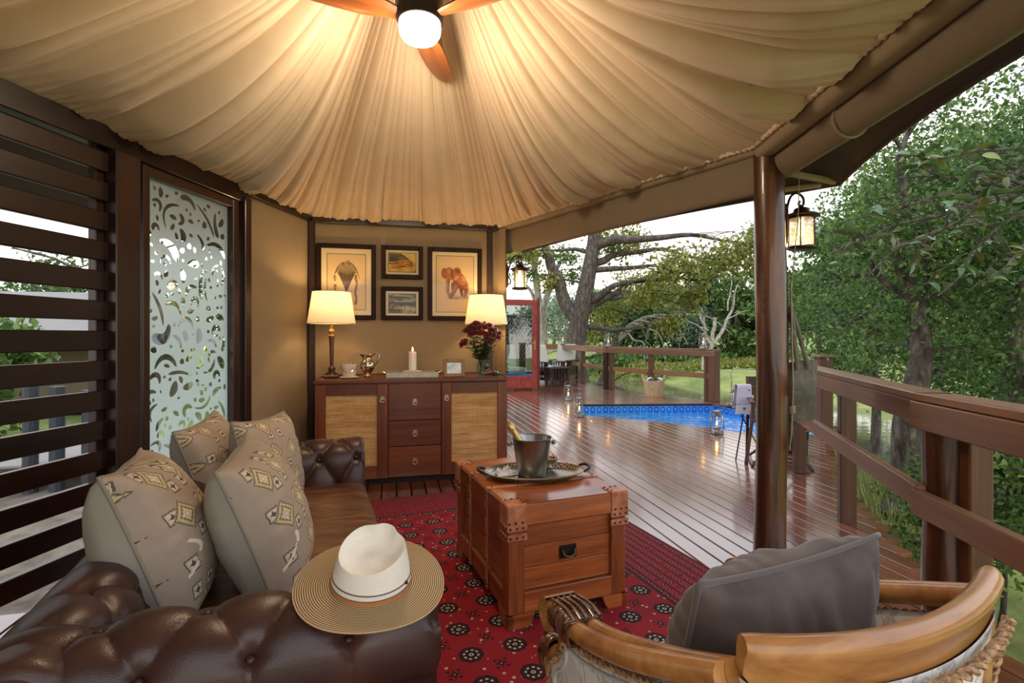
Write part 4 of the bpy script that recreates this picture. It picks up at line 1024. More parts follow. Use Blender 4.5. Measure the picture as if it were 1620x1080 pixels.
b = MB(); b.lathe([(.0,.0),(.088,0),(.094,.012),(.092,.024),(.078,.034),(.07,.036),(0,.036)], 28); b.build('base', plain('pale_stone', (222,206,176), .6, 0, .12), o)
b = MB(); b.lathe([(.0745,.037),(.0745,.195)], 36, cap=False); b.build('glass_shade', m_glass, o, smooth=60)
cd = thing('pillar_candle', 'lit white pillar candle inside the glass hurricane shade', 'candle', RW(.17, 4.83, Z0+.0235+.037), RA)
b = MB(); b.lathe([(0,0),(.036,0),(.036,.168),(.034,.172),(.01,.169),(0,.168)], 24); b.build('wax', m_wax, cd)
b = MB(); b.tube([(0,0,.168),(.001,0,.182)], .0015, 5); b.build('wick', m_black, cd)
b = MB(); b.lathe([(0,.176),(.006,.182),(.0075,.19),(.005,.2),(.002,.212),(0,.218)], 10); b.build('flame', m_flame, cd)
lt = bpy.data.lights.new('candle_light', 'POINT'); lt.energy = .6; lt.color = lin((255,180,90))[:3]; lt.shadow_soft_size = .01; lo = bpy.data.objects.new('candle_light', lt); COL.objects.link(lo); lo.parent = cd; lo.location = (0,0,.215)
o = thing('photo_frame', 'small bronze photo frame standing beside the vase of roses', 'frame', RW(.545, 4.72, Z0), RA + R(6))
fr = MB(); T = rotm(0, R(-8)); fr.M = T
for c, d in (((-.084,0,.083),(.032,.014,.166)),((.084,0,.083),(.032,.014,.166)),((0,0,.016),(.14,.014,.032)),((0,0,.15),(.14,.014,.032))): fr.box(c, d, .004)
fr.build('frame', plain('bronze_frame', (142,106,62), .45, .6, .2), o)
b = MB(); b.M = T; b.box((0,.004,.083), (.142,.004,.108)); M = Mat('photo_print', (210,222,226), .2); n_ = M.noise(M.coord((14,1,14)), 1.0, 4); M.color(M.ramp(n_, [(.35,(140,160,160)),(.5,(206,216,220)),(.65,(236,242,244))])); b.build('photo', M.m, o, smooth=0)
b = MB(); b.bar((0,.02,.12), (0,.075,.0), .03, .004); b.build('strut', m_lampw, o)
# roses
VU, VV = .80, 4.76
vase = thing('vase_of_roses', 'glass vase of dark red roses on the right end of the sideboard', 'vase', RW(VU, VV, Z0), RA)
b = MB(); b.lathe([(0,.0),(.04,.0),(.044,.004),(.044,.016),(.034,.026),(.037,.05),(.044,.11),(.053,.17),(.060,.2),(.0575,.2),(.05,.17),(.041,.11),(.033,.05),(.03,.03),(0,.026)], 24)
b.build('glass', m_glass, vase, smooth=60)
b = MB(); b.lathe([(0,.03),(.028,.03),(.032,.05),(.0385,.11),(.041,.125),(0,.125)], 20); b.build('water', clear_glass('vase_water', (226,240,230), .7), vase)
m_stem = plain('rose_stem', (62,96,44), .5, 0, .15); m_rose = Mat('rose_petal', (120,8,18), .55); v = m_rose.coord(); n_ = m_rose.noise(v, 30, 3); m_rose.color(m_rose.ramp(n_, [(.3,(66,2,10)),(.7,(132,8,22))])); m_rose.b.inputs['Sheen Weight'].default_value = .1; m_rose = m_rose.m
m_rleaf = leafy('rose_leaf', (38,62,26), (54,84,34), (84,112,48), .25)
def rose_head(seed):
    rg = random.Random(seed); b = MB()
    b.lathe([(0,-.012),(.008,-.010),(.014,.002),(.015,.016),(.010,.026),(0,.024)], 10)
    for lay, (nr, r0, hgt, opn) in enumerate(((3,.011,.034,.15),(4,.017,.033,.4),(5,.023,.028,.8),(5,.028,.022,1.15))):
        for k in range(nr):
            a = 2*PI*k/nr + lay*.7 + rg.uniform(-.2,.2); n = 5; P = []
            for i in range(n):
                s = i/(n-1); row = []
                for j in range(5):
                    t = j/4*2-1; wdt = (2*PI/nr)*.62*math.sin(PI*(.18+.72*s)); r = r0*(.45 + .55*s**.6) + opn*.012*s*s; aa = a + t*wdt; zz = -.008 + hgt*s*(1 - .12*t*t*s) - opn*.010*max(0, s-.7)*3
                    row.append((r*math.cos(aa), r*math.sin(aa), zz))
                P.append(row)
            b.grid(P)
    return b.mesh('rose_head', m_rose, 60, False)
rh = [rose_head(s) for s in (1, 2, 3)]
spots = [(-.135,.0,.425),(-.10,-.03,.46),(-.09,-.05,.40),(-.165,-.02,.31),(-.055,-.05,.44),(-.05,-.02,.485),(-.005,-.07,.40),(.02,-.06,.455),(.045,-.075,.385),(.035,.02,.49),(.075,-.02,.47),(.10,-.05,.42),(.13,-.01,.43),(.145,-.04,.365),(.09,.05,.48),(.0,.06,.46),(-.1,.06,.44),(.17,.03,.40),(.06,-.075,.34)]
rg = random.Random(9); lv = MB()
for k, (x, y, z) in enumerate(spots):
    p0 = (x*-.12, y*-.12, .035); p1 = (x*.12, y*.12, .12); p2 = (x*.45, y*.45, .24); tip = Vector((x, y, z))
    pts = spline([p0, p1, p2, tuple(tip)], 5); b = MB(); b.tube(pts, .0026, 6); st = b.build('stem', m_stem, vase)
    d = (pts[-1]-pts[-3]).normalized(); d = (d + Vector((0,-.45,.2))).normalized(); q = d.to_track_quat('Z', 'Y').to_matrix().to_4x4(); hd = link('rose_head', rh[k % 3], st, tuple(tip)); hd.rotation_euler = (q @ Matrix.Rotation(rg.uniform(0,6), 4, 'Z')).to_euler(); sc = rg.uniform(1.1, 1.4); hd.scale = (sc,)*3
    for m in range(17):
        f = rg.uniform(.52, .98); c = pts[int(f*(len(pts)-1))]; a = rg.uniform(0, 6.28); L = rg.uniform(.04,.075); dr = Vector((math.cos(a), math.sin(a), rg.uniform(-.3,.5))).normalized(); sd = dr.cross(Vector((0,0,1))).normalized()*L*.30; up = Vector((0,0,L*.1))
        c2 = c + dr*.012; lv.add([c, c2 + dr*L*.3 + sd, c2 + dr*L, c2 + dr*L*.3 - sd, c2 + dr*L*.4 - up], [(0,1,4),(1,2,4),(2,3,4),(3,0,4)])
tag(lv.build('foliage', m_rleaf, vase, smooth=0, clean=False), kind='stuff')
b = MB()
for k in range(150):
    a = rg.uniform(0, 6.28); r = rg.uniform(.04,.17); b.ball((r*math.cos(a)+.03, r*math.sin(a)*.5-.02, rg.uniform(.34,.46)), .0035, 5, 3)
tag(b.build('filler_blossom', plain('tiny_white_blossom', (214,206,186), .8), vase, smooth=0, clean=False), kind='stuff')
o = thing('glass_paperweight', 'small dark glass bowl at the right end of the sideboard', 'bowl', RW(.945, 4.80, Z0), RA)
b = MB(); b.lathe([(0,0),(.026,0),(.034,.012),(.035,.026),(.024,.04),(.016,.044),(.014,.04),(.02,.034),(0,.012)], 20); b.build('bowl', plain('dark_glass', (58,58,74), .08, 0, 0, Coat_Weight=1.0), o)

# ================================================ FRAMED PICTURES
WV = 5.243
m_frame = wood('dark_frame_wood', (46,25,18), (26,14,11), 'x', .5, 16, .0); m_framez = wood('dark_frame_wood_upright', (46,25,18), (26,14,11), 'z', .5, 16, .0)
m_frame.node_tree.nodes['Principled BSDF'].inputs['Specular IOR Level'].default_value = .15; m_framez.node_tree.nodes['Principled BSDF'].inputs['Specular IOR Level'].default_value = .15
m_mat = plain('cream_mount', (232,216,182), .8); m_paper = plain('warm_paper', (224,196,156), .85); m_ink = plain('frame_line', (70,44,30), .8)
m_pglass = clear_glass('picture_glass', (252,252,250), .5)
ART = {}
def col(c):
    if c not in ART: ART[c] = plain('paint_%d_%d_%d' % c, c, .85, 0, .12)
    return ART[c]
def picture(label, u0, u1, z0, z1, group, mat_w, art, paper, fw=.045, inner=None):
    W, H = u1-u0, z1-z0; o = thing('framed_picture', label, 'picture', RW((u0+u1)/2, WV, z0), RA, group)
    b = MB(); b.box((-W/2+fw/2, -.006, H/2), (fw, .03, H), .006); b.box((W/2-fw/2, -.006, H/2), (fw, .03, H), .006); b.box((0, -.006, fw/2), (W-2*fw+.004, .029, fw), .006); b.box((0, -.006, H-fw/2), (W-2*fw+.004, .029, fw), .006); b.build('frame', m_framez, o, smooth=0)
    b = MB(); b.box((0, .003, H/2), (W-2*fw, .008, H-2*fw)); b.build('mount', m_mat, o, smooth=0)
    w2, h2 = W-2*fw-2*mat_w, H-2*fw-2*mat_w
    b = MB(); b.box((0, -.0012, H/2), (w2+.010, .002, h2+.010)); b.build('line', m_ink, o, smooth=0)
    b = MB(); b.box((0, -.0022, H/2), (w2, .002, h2)); b.build('print', paper, o, smooth=0)
    # painted shapes: thin flat pieces of colour on the print
    ms = []; b = MB(); y = -.0034
    for c, poly in art:
        m = col(c)
        if m not in ms: ms.append(m)
        b.m = ms.index(m); pts = [(x*w2/2, y, H/2 + zz*h2/2) for x, zz in poly]
        a = sum(pts[i-1][0]*pts[i][2] - pts[i][0]*pts[i-1][2] for i in range(len(pts)))
        if a < 0: pts = pts[::-1]
        b.add(pts, [tuple(range(len(pts)))]); y -= .00006
    if ms: b.build('painting', ms, o, smooth=0, clean=False)
    b = MB(); b.box((0, -.0105, H/2), (W-2*fw, .002, H-2*fw)); b.build('glass', m_pglass, o, smooth=0)
    return o
def blob(cx, cz, rx, rz, a=0, n=16, seed=None, wob=.0):
    rg = random.Random(seed); out = []
    for i in range(n):
        t = 2*PI*i/n; k = 1 + (rg.uniform(-wob, wob) if wob else 0); x, z = rx*math.cos(t)*k, rz*math.sin(t)*k; out.append((cx + x*math.cos(a) - z*math.sin(a), cz + x*math.sin(a) + z*math.cos(a)))
    return out
def stroke(pts, w0, w1):
    P = [Vector((x, z, 0)) for x, z in pts]; P = spline([tuple(p) for p in P], 4); le, ri = [], []
    for i, p in enumerate(P):
        d = (P[min(i+1, len(P)-1)] - P[max(i-1, 0)]).normalized(); n = Vector((-d.y, d.x, 0)); t = i/(len(P)-1); w_ = lerp(w0, w1, t); le.append((p.x+n.x*w_, p.y+n.y*w_)); ri.append((p.x-n.x*w_, p.y-n.y*w_))
    return le + ri[::-1]
# palm print
art = []; G1, G2, G3, B1, B2 = (74,70,44), (104,92,58), (58,52,38), (110,72,46), (148,104,72)
rg = random.Random(3)
for k in range(17):
    a = R(-62 + 124*k/16); L = .62 + .25*math.cos(a); x1 = math.sin(a)*L*.95; z1 = .12 + math.cos(a)*L*.72; dr = .16 + .12*abs(math.sin(a))
    art.append(((G1, G2, G3, B1)[k % 4], stroke([(0, -.36 + .03*(k % 3)), (x1*.45, -.02 + z1*.35), (x1*.85, z1), (x1*1.12, z1-dr)], .034, .006)))
art += [(B1, stroke([(0,-.72),(.01,-.5),(0,-.3)], .075, .06)), (G3, stroke([(-.03,-.74),(-.02,-.5),(-.02,-.2)], .02, .01)), ((150,40,30), blob(.02,.0,.05,.07)), (G2, stroke([(-.03,.5),(.08,.78),(.2,.62)], .02, .005))]
for z in (-.0,): art += [(B1, blob(-.6,.12,.06,.1)), ((214,180,140), blob(-.6,.12,.03,.06)), (B1, stroke([(-.6,-.1),(-.6,-.4)], .07, .04)), ((206,170,130), stroke([(-.6,-.14),(-.6,-.36)], .03, .02)), ((96,58,44), blob(-.6,-.66,.18,.12)), ((140,96,76), blob(-.6,-.66,.12,.08)), ((100,62,48), blob(-.6,-.66,.05,.04))]
for k in range(12): art.append(((130,104,82) if k % 2 else (150,124,100), blob(.5 + .03*math.sin(k)+.04*(k/12-.5), -.9+.09*k+.12, .085, .05, .3*(k % 3), 9, k, .2)))
picture('tall framed botanical palm print above the left lamp', -.728, -.172, 1.457, 2.197, 'framed pictures on the back wall', .055, art, m_paper)
# big cat lying in grass (a plain painterly patchwork)
M = Mat('savanna_wash', (198,164,84), .85); n_ = M.noise(M.coord((9,1,12)), 1, 4); M.color(M.ramp(n_, [(.3,(150,112,52)),(.5,(206,172,92)),(.7,(226,200,124))])); m_sav = M.m
O1, O2, O3, K = (196,116,44), (150,78,30), (222,160,84), (52,40,30)
art = [((98,92,66), [(-.98,.95),(-.98,.0),(-.5,.1),(-.1,.22),(.3,.28),(.62,.12),(.4,.5),(.1,.8),(-.1,.95)]), ((74,74,60), blob(-.55,.35,.4,.3,.3,14,2,.15)), ((128,110,70), blob(.05,.4,.35,.16,-.2,14,5,.2)),
 (O1, [(-.5,-.18),(-.32,.1),(.0,.2),(.3,.2),(.55,.12),(.7,-.1),(.66,-.28),(.4,-.2),(.1,-.4),(-.2,-.34)]), (O3, blob(.1,-.02,.26,.18,.1)), (O1, blob(.02,-.1,.15,.2)), (O2, stroke([(-.3,.06),(-.5,-.1),(-.86,-.16),(-.95,-.05)], .09, .05)), (O2, stroke([(.55,.1),(.7,-.1),(.62,-.38)], .09, .05)), (O1, stroke([(-.2,-.2),(-.5,-.3),(-.8,-.28)], .07, .04)), (O2, stroke([(.2,-.25),(.45,-.26),(.64,-.42)], .06, .03)),
 (K, blob(-.02,-.1,.03,.03)), (K, blob(.1,-.1,.03,.03)), (K, blob(.04,-.3,.07,.05)), ((236,206,150), blob(.04,-.22,.06,.05)), (K, blob(-.86,-.14,.07,.05)), (O2, blob(-.08,.08,.04,.05)), (O2, blob(.16,.08,.04,.05))]
for k in range(9): art.append((K if k % 2 else (120,62,26), stroke([(-.18+.09*k,.16-.02*abs(k-4)),(-.16+.09*k,.02)], .012, .004)))
art += [((90,70,40), blob(0,-.45,.55,.05,0,14,3,.3)), ((160,126,60), blob(-.5,-.55,.35,.08,0,14,6,.3))]
picture('small framed painting of a big cat lying in dry grass', -.122, .288, 1.867, 2.2, 'framed pictures on the back wall', .028, art, m_sav)
M = Mat('dark_herd_wash', (96,84,66), .85); v = M.coord((5,1,22)); n_ = M.noise(v, 1, 4, .6); M.color(M.ramp(n_, [(.38,(46,38,32)),(.5,(104,80,66)),(.6,(150,150,116)),(.7,(196,204,168))])); m_herd = M.m
art = []
for k in range(46): art.append((((60,44,36),(128,86,70),(44,40,34),(160,150,120))[rg.randrange(4)], blob(rg.uniform(-.85,.85), rg.choice([.6,.5,-.1,-.3,-.8])+rg.uniform(-.1,.1), rg.uniform(.04,.1), rg.uniform(.05,.13), 0, 9, k, .3)))
for z in (.82, .22, -.52): art.append(((176,188,150), [(-.6+.03*i, z + .05*math.sin(i*1.7)+(.05 if i < 44 else 0)) for i in range(44)] + [(.7-.03*i, z-.08 + .03*math.sin(i*2.3)) for i in range(44)]))
picture('small framed painting of a dark herd in horizontal bands', -.122, .288, 1.457, 1.791, 'framed pictures on the back wall', .028, art, m_herd)
# elephant walking, seen three-quarter
E1, E2, E3, E4 = (176,104,68), (140,78,52), (204,138,98), (104,64,50)
art = [((206,178,120), blob(.1,-.48,.56,.07,0,16,2,.2)), (E4, stroke([(.36,-.05),(.34,-.25),(.40,-.44)], .09, .06)), (E4, stroke([(-.14,.1),(-.12,-.15),(-.06,-.36)], .09, .06)),
 (E2, [(-.1,.35),(.1,.42),(.36,.38),(.54,.26),(.66,.08),(.68,-.1),(.6,-.2),(.4,-.2),(.2,-.16),(.05,-.18),(-.1,-.05)]), (E1, blob(.36,.14,.27,.17,-.25)), (E3, blob(.46,.2,.15,.09,-.5)), (E2, stroke([(.57,-.05),(.60,-.22),(.54,-.40),(.56,-.47)], .11, .07)), (E1, stroke([(.58,-.08),(.6,-.22),(.55,-.40)], .04, .03)), (E4, stroke([(.68,.05),(.73,-.1),(.72,-.2)], .015, .008)),
 (E2, stroke([(.06,.0),(-.02,-.2),(-.16,-.38),(-.32,-.50)], .13, .07)), (E1, stroke([(.04,-.02),(-.03,-.2),(-.15,-.36)], .06, .04)),
 (E2, blob(-.56,.38,.17,.19,.2)), (E1, blob(-.57,.40,.12,.14,.2)), (E1, [(-.52,.5),(-.38,.60),(-.2,.58),(-.08,.48),(-.1,.28),(-.2,.14),(-.42,.10),(-.52,.24)]), (E4, [(-.2,.5),(-.06,.52),(-.02,.3),(-.12,.14),(-.2,.26)]),
 (E1, [(-.14,.46),(-.02,.58),(.16,.61),(.30,.54),(.35,.40),(.27,.24),(.1,.13),(-.04,.12),(-.1,.24)]), (E3, [(-.06,.22),(.1,.32),(.26,.30),(.2,.2),(.06,.13),(-.04,.13)]), (E2, blob(.14,.47,.14,.08,-.2)), (E3, blob(-.34,.46,.1,.08)),
 (E1, stroke([(-.38,.24),(-.40,.0),(-.40,-.2),(-.36,-.36),(-.26,-.38)], .12, .045)), (E3, stroke([(-.42,.2),(-.44,-.02),(-.43,-.2)], .03, .015)), (E4, stroke([(-.31,.15),(-.33,-.1),(-.34,-.26)], .022, .012)),
 ((240,224,192), stroke([(-.54,.14),(-.66,.06),(-.7,.12)], .035, .008)), ((240,224,192), stroke([(-.26,.12),(-.2,.05),(-.1,.08)], .03, .008)), ((50,32,26), blob(-.5,.3,.02,.018)), ((50,32,26), blob(-.24,.32,.022,.018)), ((150,132,96), blob(.0,-.52,.3,.03,0,12,7,.3)), ((176,140,110), blob(.5,-.47,.16,.03,0,12,9,.3)), ((216,180,110), blob(-.5,-.1,.05,.2,0,12,3,.3))]
picture('tall framed painting of a reddish elephant above the right lamp', .335, .888, 1.457, 2.2, 'framed pictures on the back wall', .042, art, m_paper)

# ================================================ WALL LANTERNS
M = Mat('seeded_glass', (250,248,240), .1); t = M.node('ShaderNodeBsdfTransparent'); t.inputs[0].default_value = lin((250,246,236)); g = M.node('ShaderNodeBsdfGlossy'); g.inputs['Roughness'].default_value = .12; v = M.coord((1,1,1), rand=False); vo = M.node('ShaderNodeTexVoronoi'); vo.inputs['Scale'].default_value = 90; M.L.new(v, vo.inputs['Vector']); bp_ = M.node('ShaderNodeBump'); bp_.inputs['Strength'].default_value = .8; bp_.inputs['Distance'].default_value = .004; M.L.new(vo.outputs['Distance'], bp_.inputs['Height']); M.L.new(bp_.outputs[0], g.inputs['Normal'])
tl = M.node('ShaderNodeBsdfTranslucent'); mx1 = M.node('ShaderNodeMixShader'); mx1.inputs[0].default_value = .2; M.L.new(t.outputs[0], mx1.inputs[1]); M.L.new(tl.outputs[0], mx1.inputs[2]); mx = M.node('ShaderNodeMixShader'); mx.inputs[0].default_value = .22; M.L.new(mx1.outputs[0], mx.inputs[1]); M.L.new(g.outputs[0], mx.inputs[2]); M.surface(mx.outputs[0]); m_seed = M.m
def wall_lantern(label, loc, rz, sc=1.0):
    """local +x points away from the wall; origin on the wall at lamp centre height"""
    o = thing('wall_lantern', label, 'lantern', loc, rz, 'bronze wall lanterns')
    b = MB(); b.box((.014,0,0), (.026,.10,.25), .012); b.box((.03,0,0), (.012,.075,.21), .006); b.build('back_plate', m_bronze, o)
    b = MB(); b.tube(spline([(.03,0,.02),(.05,0,.10),(.075,0,.175),(.12,0,.205),(.165,0,.18),(.17,0,.14),(.15,0,.125),(.135,0,.14),(.145,0,.155)], 6), .0075, 8); b.tube(spline([(.03,0,-.09),(.055,0,-.08),(.06,0,-.05),(.045,0,-.02),(.03,0,.0)], 5), .0065, 8); b.build('scroll_arm', m_bronze, o)
    LX = .155
    b = MB(); b.lathe([(.0,.135),(.012,.132),(.014,.12),(.04,.11),(.048,.09),(.075,.078),(.098,.07),(.100,.062),(.088,.060),(.078,.045),(.0,.045)], 28, (LX,0,0)); b.build('cap', m_bronze, o)
    b = MB(); b.lathe([(.066,.046),(.066,-.125)], 28, (LX,0,0), cap=False); b.build('glass', m_seed, o, smooth=60)
    b = MB(); b.lathe([(0,-.145),(.07,-.145),(.082,-.138),(.082,-.128),(.07,-.122),(0,-.122)], 28, (LX,0,0)); b.build('bottom_plate', m_bronze, o)
    for k in range(4):
        a = PI/4 + k*PI/2; b = MB(); b.bar((LX+.07*math.cos(a), .07*math.sin(a), .046), (LX+.07*math.cos(a), .07*math.sin(a), -.125), .008, .008, .002); b.build('bar', m_bronze, o)
    b = MB(); b.lathe([(0,.045),(.013,.045),(.013,.02),(.016,.0),(.018,-.03),(.010,-.06),(0,-.068)], 14, (LX,0,0)); b.build('bulb', emit('lantern_bulb', (255,214,150), 9), o)
    lt = bpy.data.lights.new('lantern_light', 'POINT'); lt.energy = 1.6; lt.color = lin((255,196,120))[:3]; lt.shadow_soft_size = .03; lo = bpy.data.objects.new('lantern_light', lt); COL.objects.link(lo); lo.parent = o; lo.location = (LX,0,-.085)
    return o
wall_lantern('lit bronze lantern bracketed on the log post', (lp.x + .082, lp.y + .045, 1.98), R(12))
q = RW(1.115, 5.16); wall_lantern('lit bronze lantern on the outer corner of the back wall', (q.x, q.y, 1.92), R(-4))

# ================================================ BAG AND CORDS ON THE LOG POST
bagl = (lp.x + .175, lp.y - .0, 0)
M = Mat('quilted_olive_fabric', (96,92,76), .8); v = M.coord(); n_ = M.noise(v, 14, 4, .55, .8); M.color(M.ramp(n_, [(.3,(78,74,60)),(.7,(112,108,90))])); M.bump(n_, .4, .02); m_olive = M.m
bag = thing('tote_bag', 'quilted olive tote bag hanging on the log post', 'bag', bagl, R(10))
def bagpt(s, t, side):   # s across -1..1, t height 0..1
    w_ = .125*(1 - .06*(1-t) + .03*math.sin(t*9)); th = .05*(1-abs(s)**3)*(.55 + .5*math.sin(PI*min(1, t*1.1+.05)))
    seam = .008*(math.exp(-((t-.52)/.02)**2) + math.exp(-((s-.42)/.05)**2)) + .006*mnoise.noise((s*3, t*5, side))
    return (s*w_ + .01*mnoise.noise((t*4, 1, 0)), side*(th - seam*(1-abs(s)**4)) , .80 + .345*t + .008*math.sin(s*2.5)*(t > .9) - .012*(1-abs(s)**6)*(t < .02))
b = MB()
for side in (-1, 1): b.grid([[bagpt(-1 + 2*i/20, j/22, side) for j in range(23)] for i in range(21)])
b.grid([[bagpt(-1 + 2*i/20, 0, sd) for sd in (-1, 1)] for i in range(21)]); b.grid([[bagpt(s_, j/22, sd) for sd in (-1, 1)] for s_ in (-1,) for j in range(23)]); b.build('body', m_olive, bag, smooth=60)
hook = Vector((-.075, 0, 1.475))
for sy in (-1, 1):
    b = MB(); b.tube(spline([(-.045, sy*.045, 1.10), (-.05, sy*.04, 1.2), (-.062, sy*.025, 1.38), tuple(hook + Vector((.0, sy*.012, .004))), (-.03, sy*.02, 1.36), (.0, sy*.035, 1.22), (.03, sy*.045, 1.10)], 6), .014, 8, sq=.6); b.build('strap', m_olive, bag, smooth=60)
b = MB(); b.ball((-.10,-.03,.80), (.02,.015,.015), 10, 6); b.build('toggle', m_black, bag)
m_cord = cloth('cotton_cord', (172,158,128), .9, .15, 200, .4)
cord = thing('cord_bundle', 'pale cords hanging down the log post and tied in a knot', 'cord', (lp.x + .098, lp.y - .045, 0))
for k in range(4):
    b = MB(); b.tube(spline([(.004*k-.006, .01*k-.02, 1.62), (.006*k, .012*k-.02, 1.3), (.004*k+.004, .012*k-.024, 1.0), (.002*k, .010*k-.02, .82), (.004*k-.004, .014*k-.02, .70 - .03*k)], 5), .0042, 6); b.build('strand', m_cord, cord)
b = MB()
for k in range(4): b.tube([(.016*math.cos(t)+.003, .03*math.sin(t)-.002, .845+.011*k+.004*math.cos(t)) for t in [2*PI*i/14 for i in range(14)]], .005, 6, closed=True)
b.build('knot', m_cord, cord)
pc = thing('pull_cord', 'thin cord running from the canvas roof down to the bag', 'cord', (lp.x+.14, lp.y-.03, 0)); b = MB(); b.tube(spline([(.02,.0,2.28),(.012,0,2.0),(-.012,0,1.75),(-.03,0,1.5)], 5), .0028, 6); b.build('strand', m_cord, pc)
# ================================================ ARMCHAIR (F frame; local +y = the way it faces, origin below the middle of the back)
ac = thing('armchair', 'honey wood armchair with scrolled arms and cream damask upholstery', 'armchair', FW(.862, .605, RZ), FA); ac.scale = (1, 1, .955)
m_rope = Mat('rope_trim', (176,128,84), .6); v = m_rope.coord(); n_ = m_rope.noise(v, 90, 2); m_rope.color(m_rope.ramp(n_, [(.3,(96,60,36)),(.7,(206,164,116))])); m_rope = m_rope.m
M = Mat('cream_damask', (226,222,214), .8); v = M.coord((1,1,1), rand=False); n1 = M.noise(v, 9, 2, .5, 2.2); n2 = M.noise(v, 26, 2, .5, 1.0); nf = M.noise(v, 700, 2)
pat = n1.between(.50,.58)*n2.gt(.40) + n1.gt(.60)*((n2*9.0).sin().gt(.1)); pat = pat.min(1.0)
M.color(M.mix(pat, M.mix(nf, (214,210,202), (236,232,226)), (196,188,178))); M.bump(pat*.8 + nf*.3, .3, .004); m_damask = M.m
m_wrap = Mat('woven_rattan_wrap', (92,52,32), .22); v = m_wrap.coord(); n_ = m_wrap.noise(v, 60, 2); m_wrap.color(m_wrap.ramp(n_, [(.3,(44,22,14)),(.7,(126,74,44))])); m_wrap.b.inputs['Coat Weight'].default_value = .6; m_wrap = m_wrap.m
def rope(pts, r, n=3, turns=90, parent=None, name='rope_trim'):
    """two strands twisted round a path"""
    pts = spline(pts, 8); L = sum((pts[i+1]-pts[i]).length for i in range(len(pts)-1)); fine = []; N = max(40, int(L/.0035))
    cum = [0]
    for i in range(len(pts)-1): cum.append(cum[-1] + (pts[i+1]-pts[i]).length)
    for k in range(N+1):
        s = L*k/N; i = max(0, min(len(pts)-2, next((j for j in range(len(cum)-1) if cum[j+1] >= s), len(pts)-2))); f = (s-cum[i])/max(1e-9, cum[i+1]-cum[i]); fine.append(pts[i].lerp(pts[i+1], f))
    b = MB()
    for q in range(2):
        st = []
        for k, p in enumerate(fine):
            t = (fine[min(k+1, N)] - fine[max(k-1, 0)]).normalized(); a = Vector((0,0,1)) if abs(t.z) < .9 else Vector((1,0,0)); nx = (a - t*a.dot(t)).normalized(); ny = t.cross(nx); ph = 2*PI*(L*k/N)/(r*5.5) + PI*q; st.append(p + (nx*math.cos(ph) + ny*math.sin(ph))*r*.55)
        b.tube(st, r*.62, 5)
    return b.build(name, m_rope, parent, smooth=60, clean=False)
# crest rail: bowed backwards, rounded top, raked
def crest_c(s): return Vector((s*.296, -.052 - .055*(1-s*s) + .0, .0))
def crest_z(s): return .892 + .012*s*s
sec = [(.014,.0),(.020,-.008),(.022,-.02),(.016,-.034),(.014,-.074),(-.012,-.074),(-.014,-.05),(-.016,-.025),(-.014,-.008),(-.006,.003),(.006,.004)]
P = []
for i in range(41):
    s = -1 + 2*i/40; c = crest_c(s); t = (crest_c(s+.01) - crest_c(s-.01)).normalized(); nb = Vector((t.y, -t.x, 0))   # backwards
    if nb.y > 0: nb = -nb
    e = .75 + .25*min(1, (1-abs(s))/.03); P.append([tuple(c + nb*(o*(1.12)*e - dz*-.12) + Vector((0,0,crest_z(s) + dz*(1 if dz < -.1 else e)))) for o, dz in sec])
b = MB(); b.grid(P, cv=True); b.add(P[0], [tuple(range(len(sec)))]); b.add(P[-1], [tuple(range(len(sec)))[::-1]]); b.build('crest_rail', m_honey, ac, smooth=45)
# upholstered back below the crest
P = []; P2 = []
for i in range(31):
    s = -1 + 2*i/30; c = crest_c(s*.97); row = []; row2 = []
    for j in range(13):
        t = j/12; z = lerp(.43, crest_z(s)-.071, t); rk = (t-1)*.055
        row.append((c.x*(.93+.07*t), c.y - rk*-1*-1 - .012 - .018*math.sin(PI*t)*(1-s*s)*1.0 + (1-t)*.0, z)); row2.append((c.x*(.93+.07*t), c.y + .035 - rk + .025*math.sin(PI*t)*(1-s*s), z))
    P.append(row); P2.append(row2)
b = MB(); b.grid(P); b.grid(P2); 
for k in (0, -1): b.grid([P[k], P2[k]])
b.grid([[r[0] for r in P], [r[0] for r in P2]]); b.build('back_panel', m_damask, ac, smooth=60, clean=False)
rope([tuple(crest_c(s) + Vector((0, -.030 + .0, crest_z(s) - .082))) for s in [-.98 + 1.96*i/16 for i in range(17)]], .0095, parent=ac)
for sg in (-1, 1):
    rope([(sg*.312*(.93+.07*t), -.058 - (t-1)*.055*1 - .012, lerp(.45, .80, t)) for t in (0, .25, .5, .75, 1)], .007, parent=ac)
# seat
n = 34; b = MB(); P = []
for i in range(n):
    th = 2*PI*i/n; P.append([])
    cx_, sy_ = math.cos(th), math.sin(th); ex = 2.6
    rx = (abs(cx_)**(2/ex))*math.copysign(1, cx_); ry = (abs(sy_)**(2/ex))*math.copysign(1, sy_)
    for rr_, z in ((0,.487),(.3,.485),(.6,.476),(.82,.462),(.94,.446),(1.0,.425),(1.0,.395),(.97,.385),(0,.385)):
        w_ = .30 + .025*(ry*.5+.5); P[-1].append((rx*rr_*w_, .265 + ry*rr_*.305 + (.035*(1-rx*rx)*rr_ if ry > 0 else 0), z))
b.grid(P, cu=True); b.build('seat', m_damask, ac, smooth=60)
b = MB(); ring = []
for i in range(60):
    th = 2*PI*i/60; cx_, sy_ = math.cos(th), math.sin(th); rx = (abs(cx_)**(2/2.6))*math.copysign(1, cx_); ry = (abs(sy_)**(2/2.6))*math.copysign(1, sy_); w_ = .302 + .025*(ry*.5+.5); ring.append((rx*w_, .265 + ry*.307 + (.035*(1-rx*rx) if ry > 0 else 0), .425))
b.tube(ring, .006, 6, closed=True); b.build('piping', plain('grey_piping', (166,166,160), .8), ac, smooth=60)
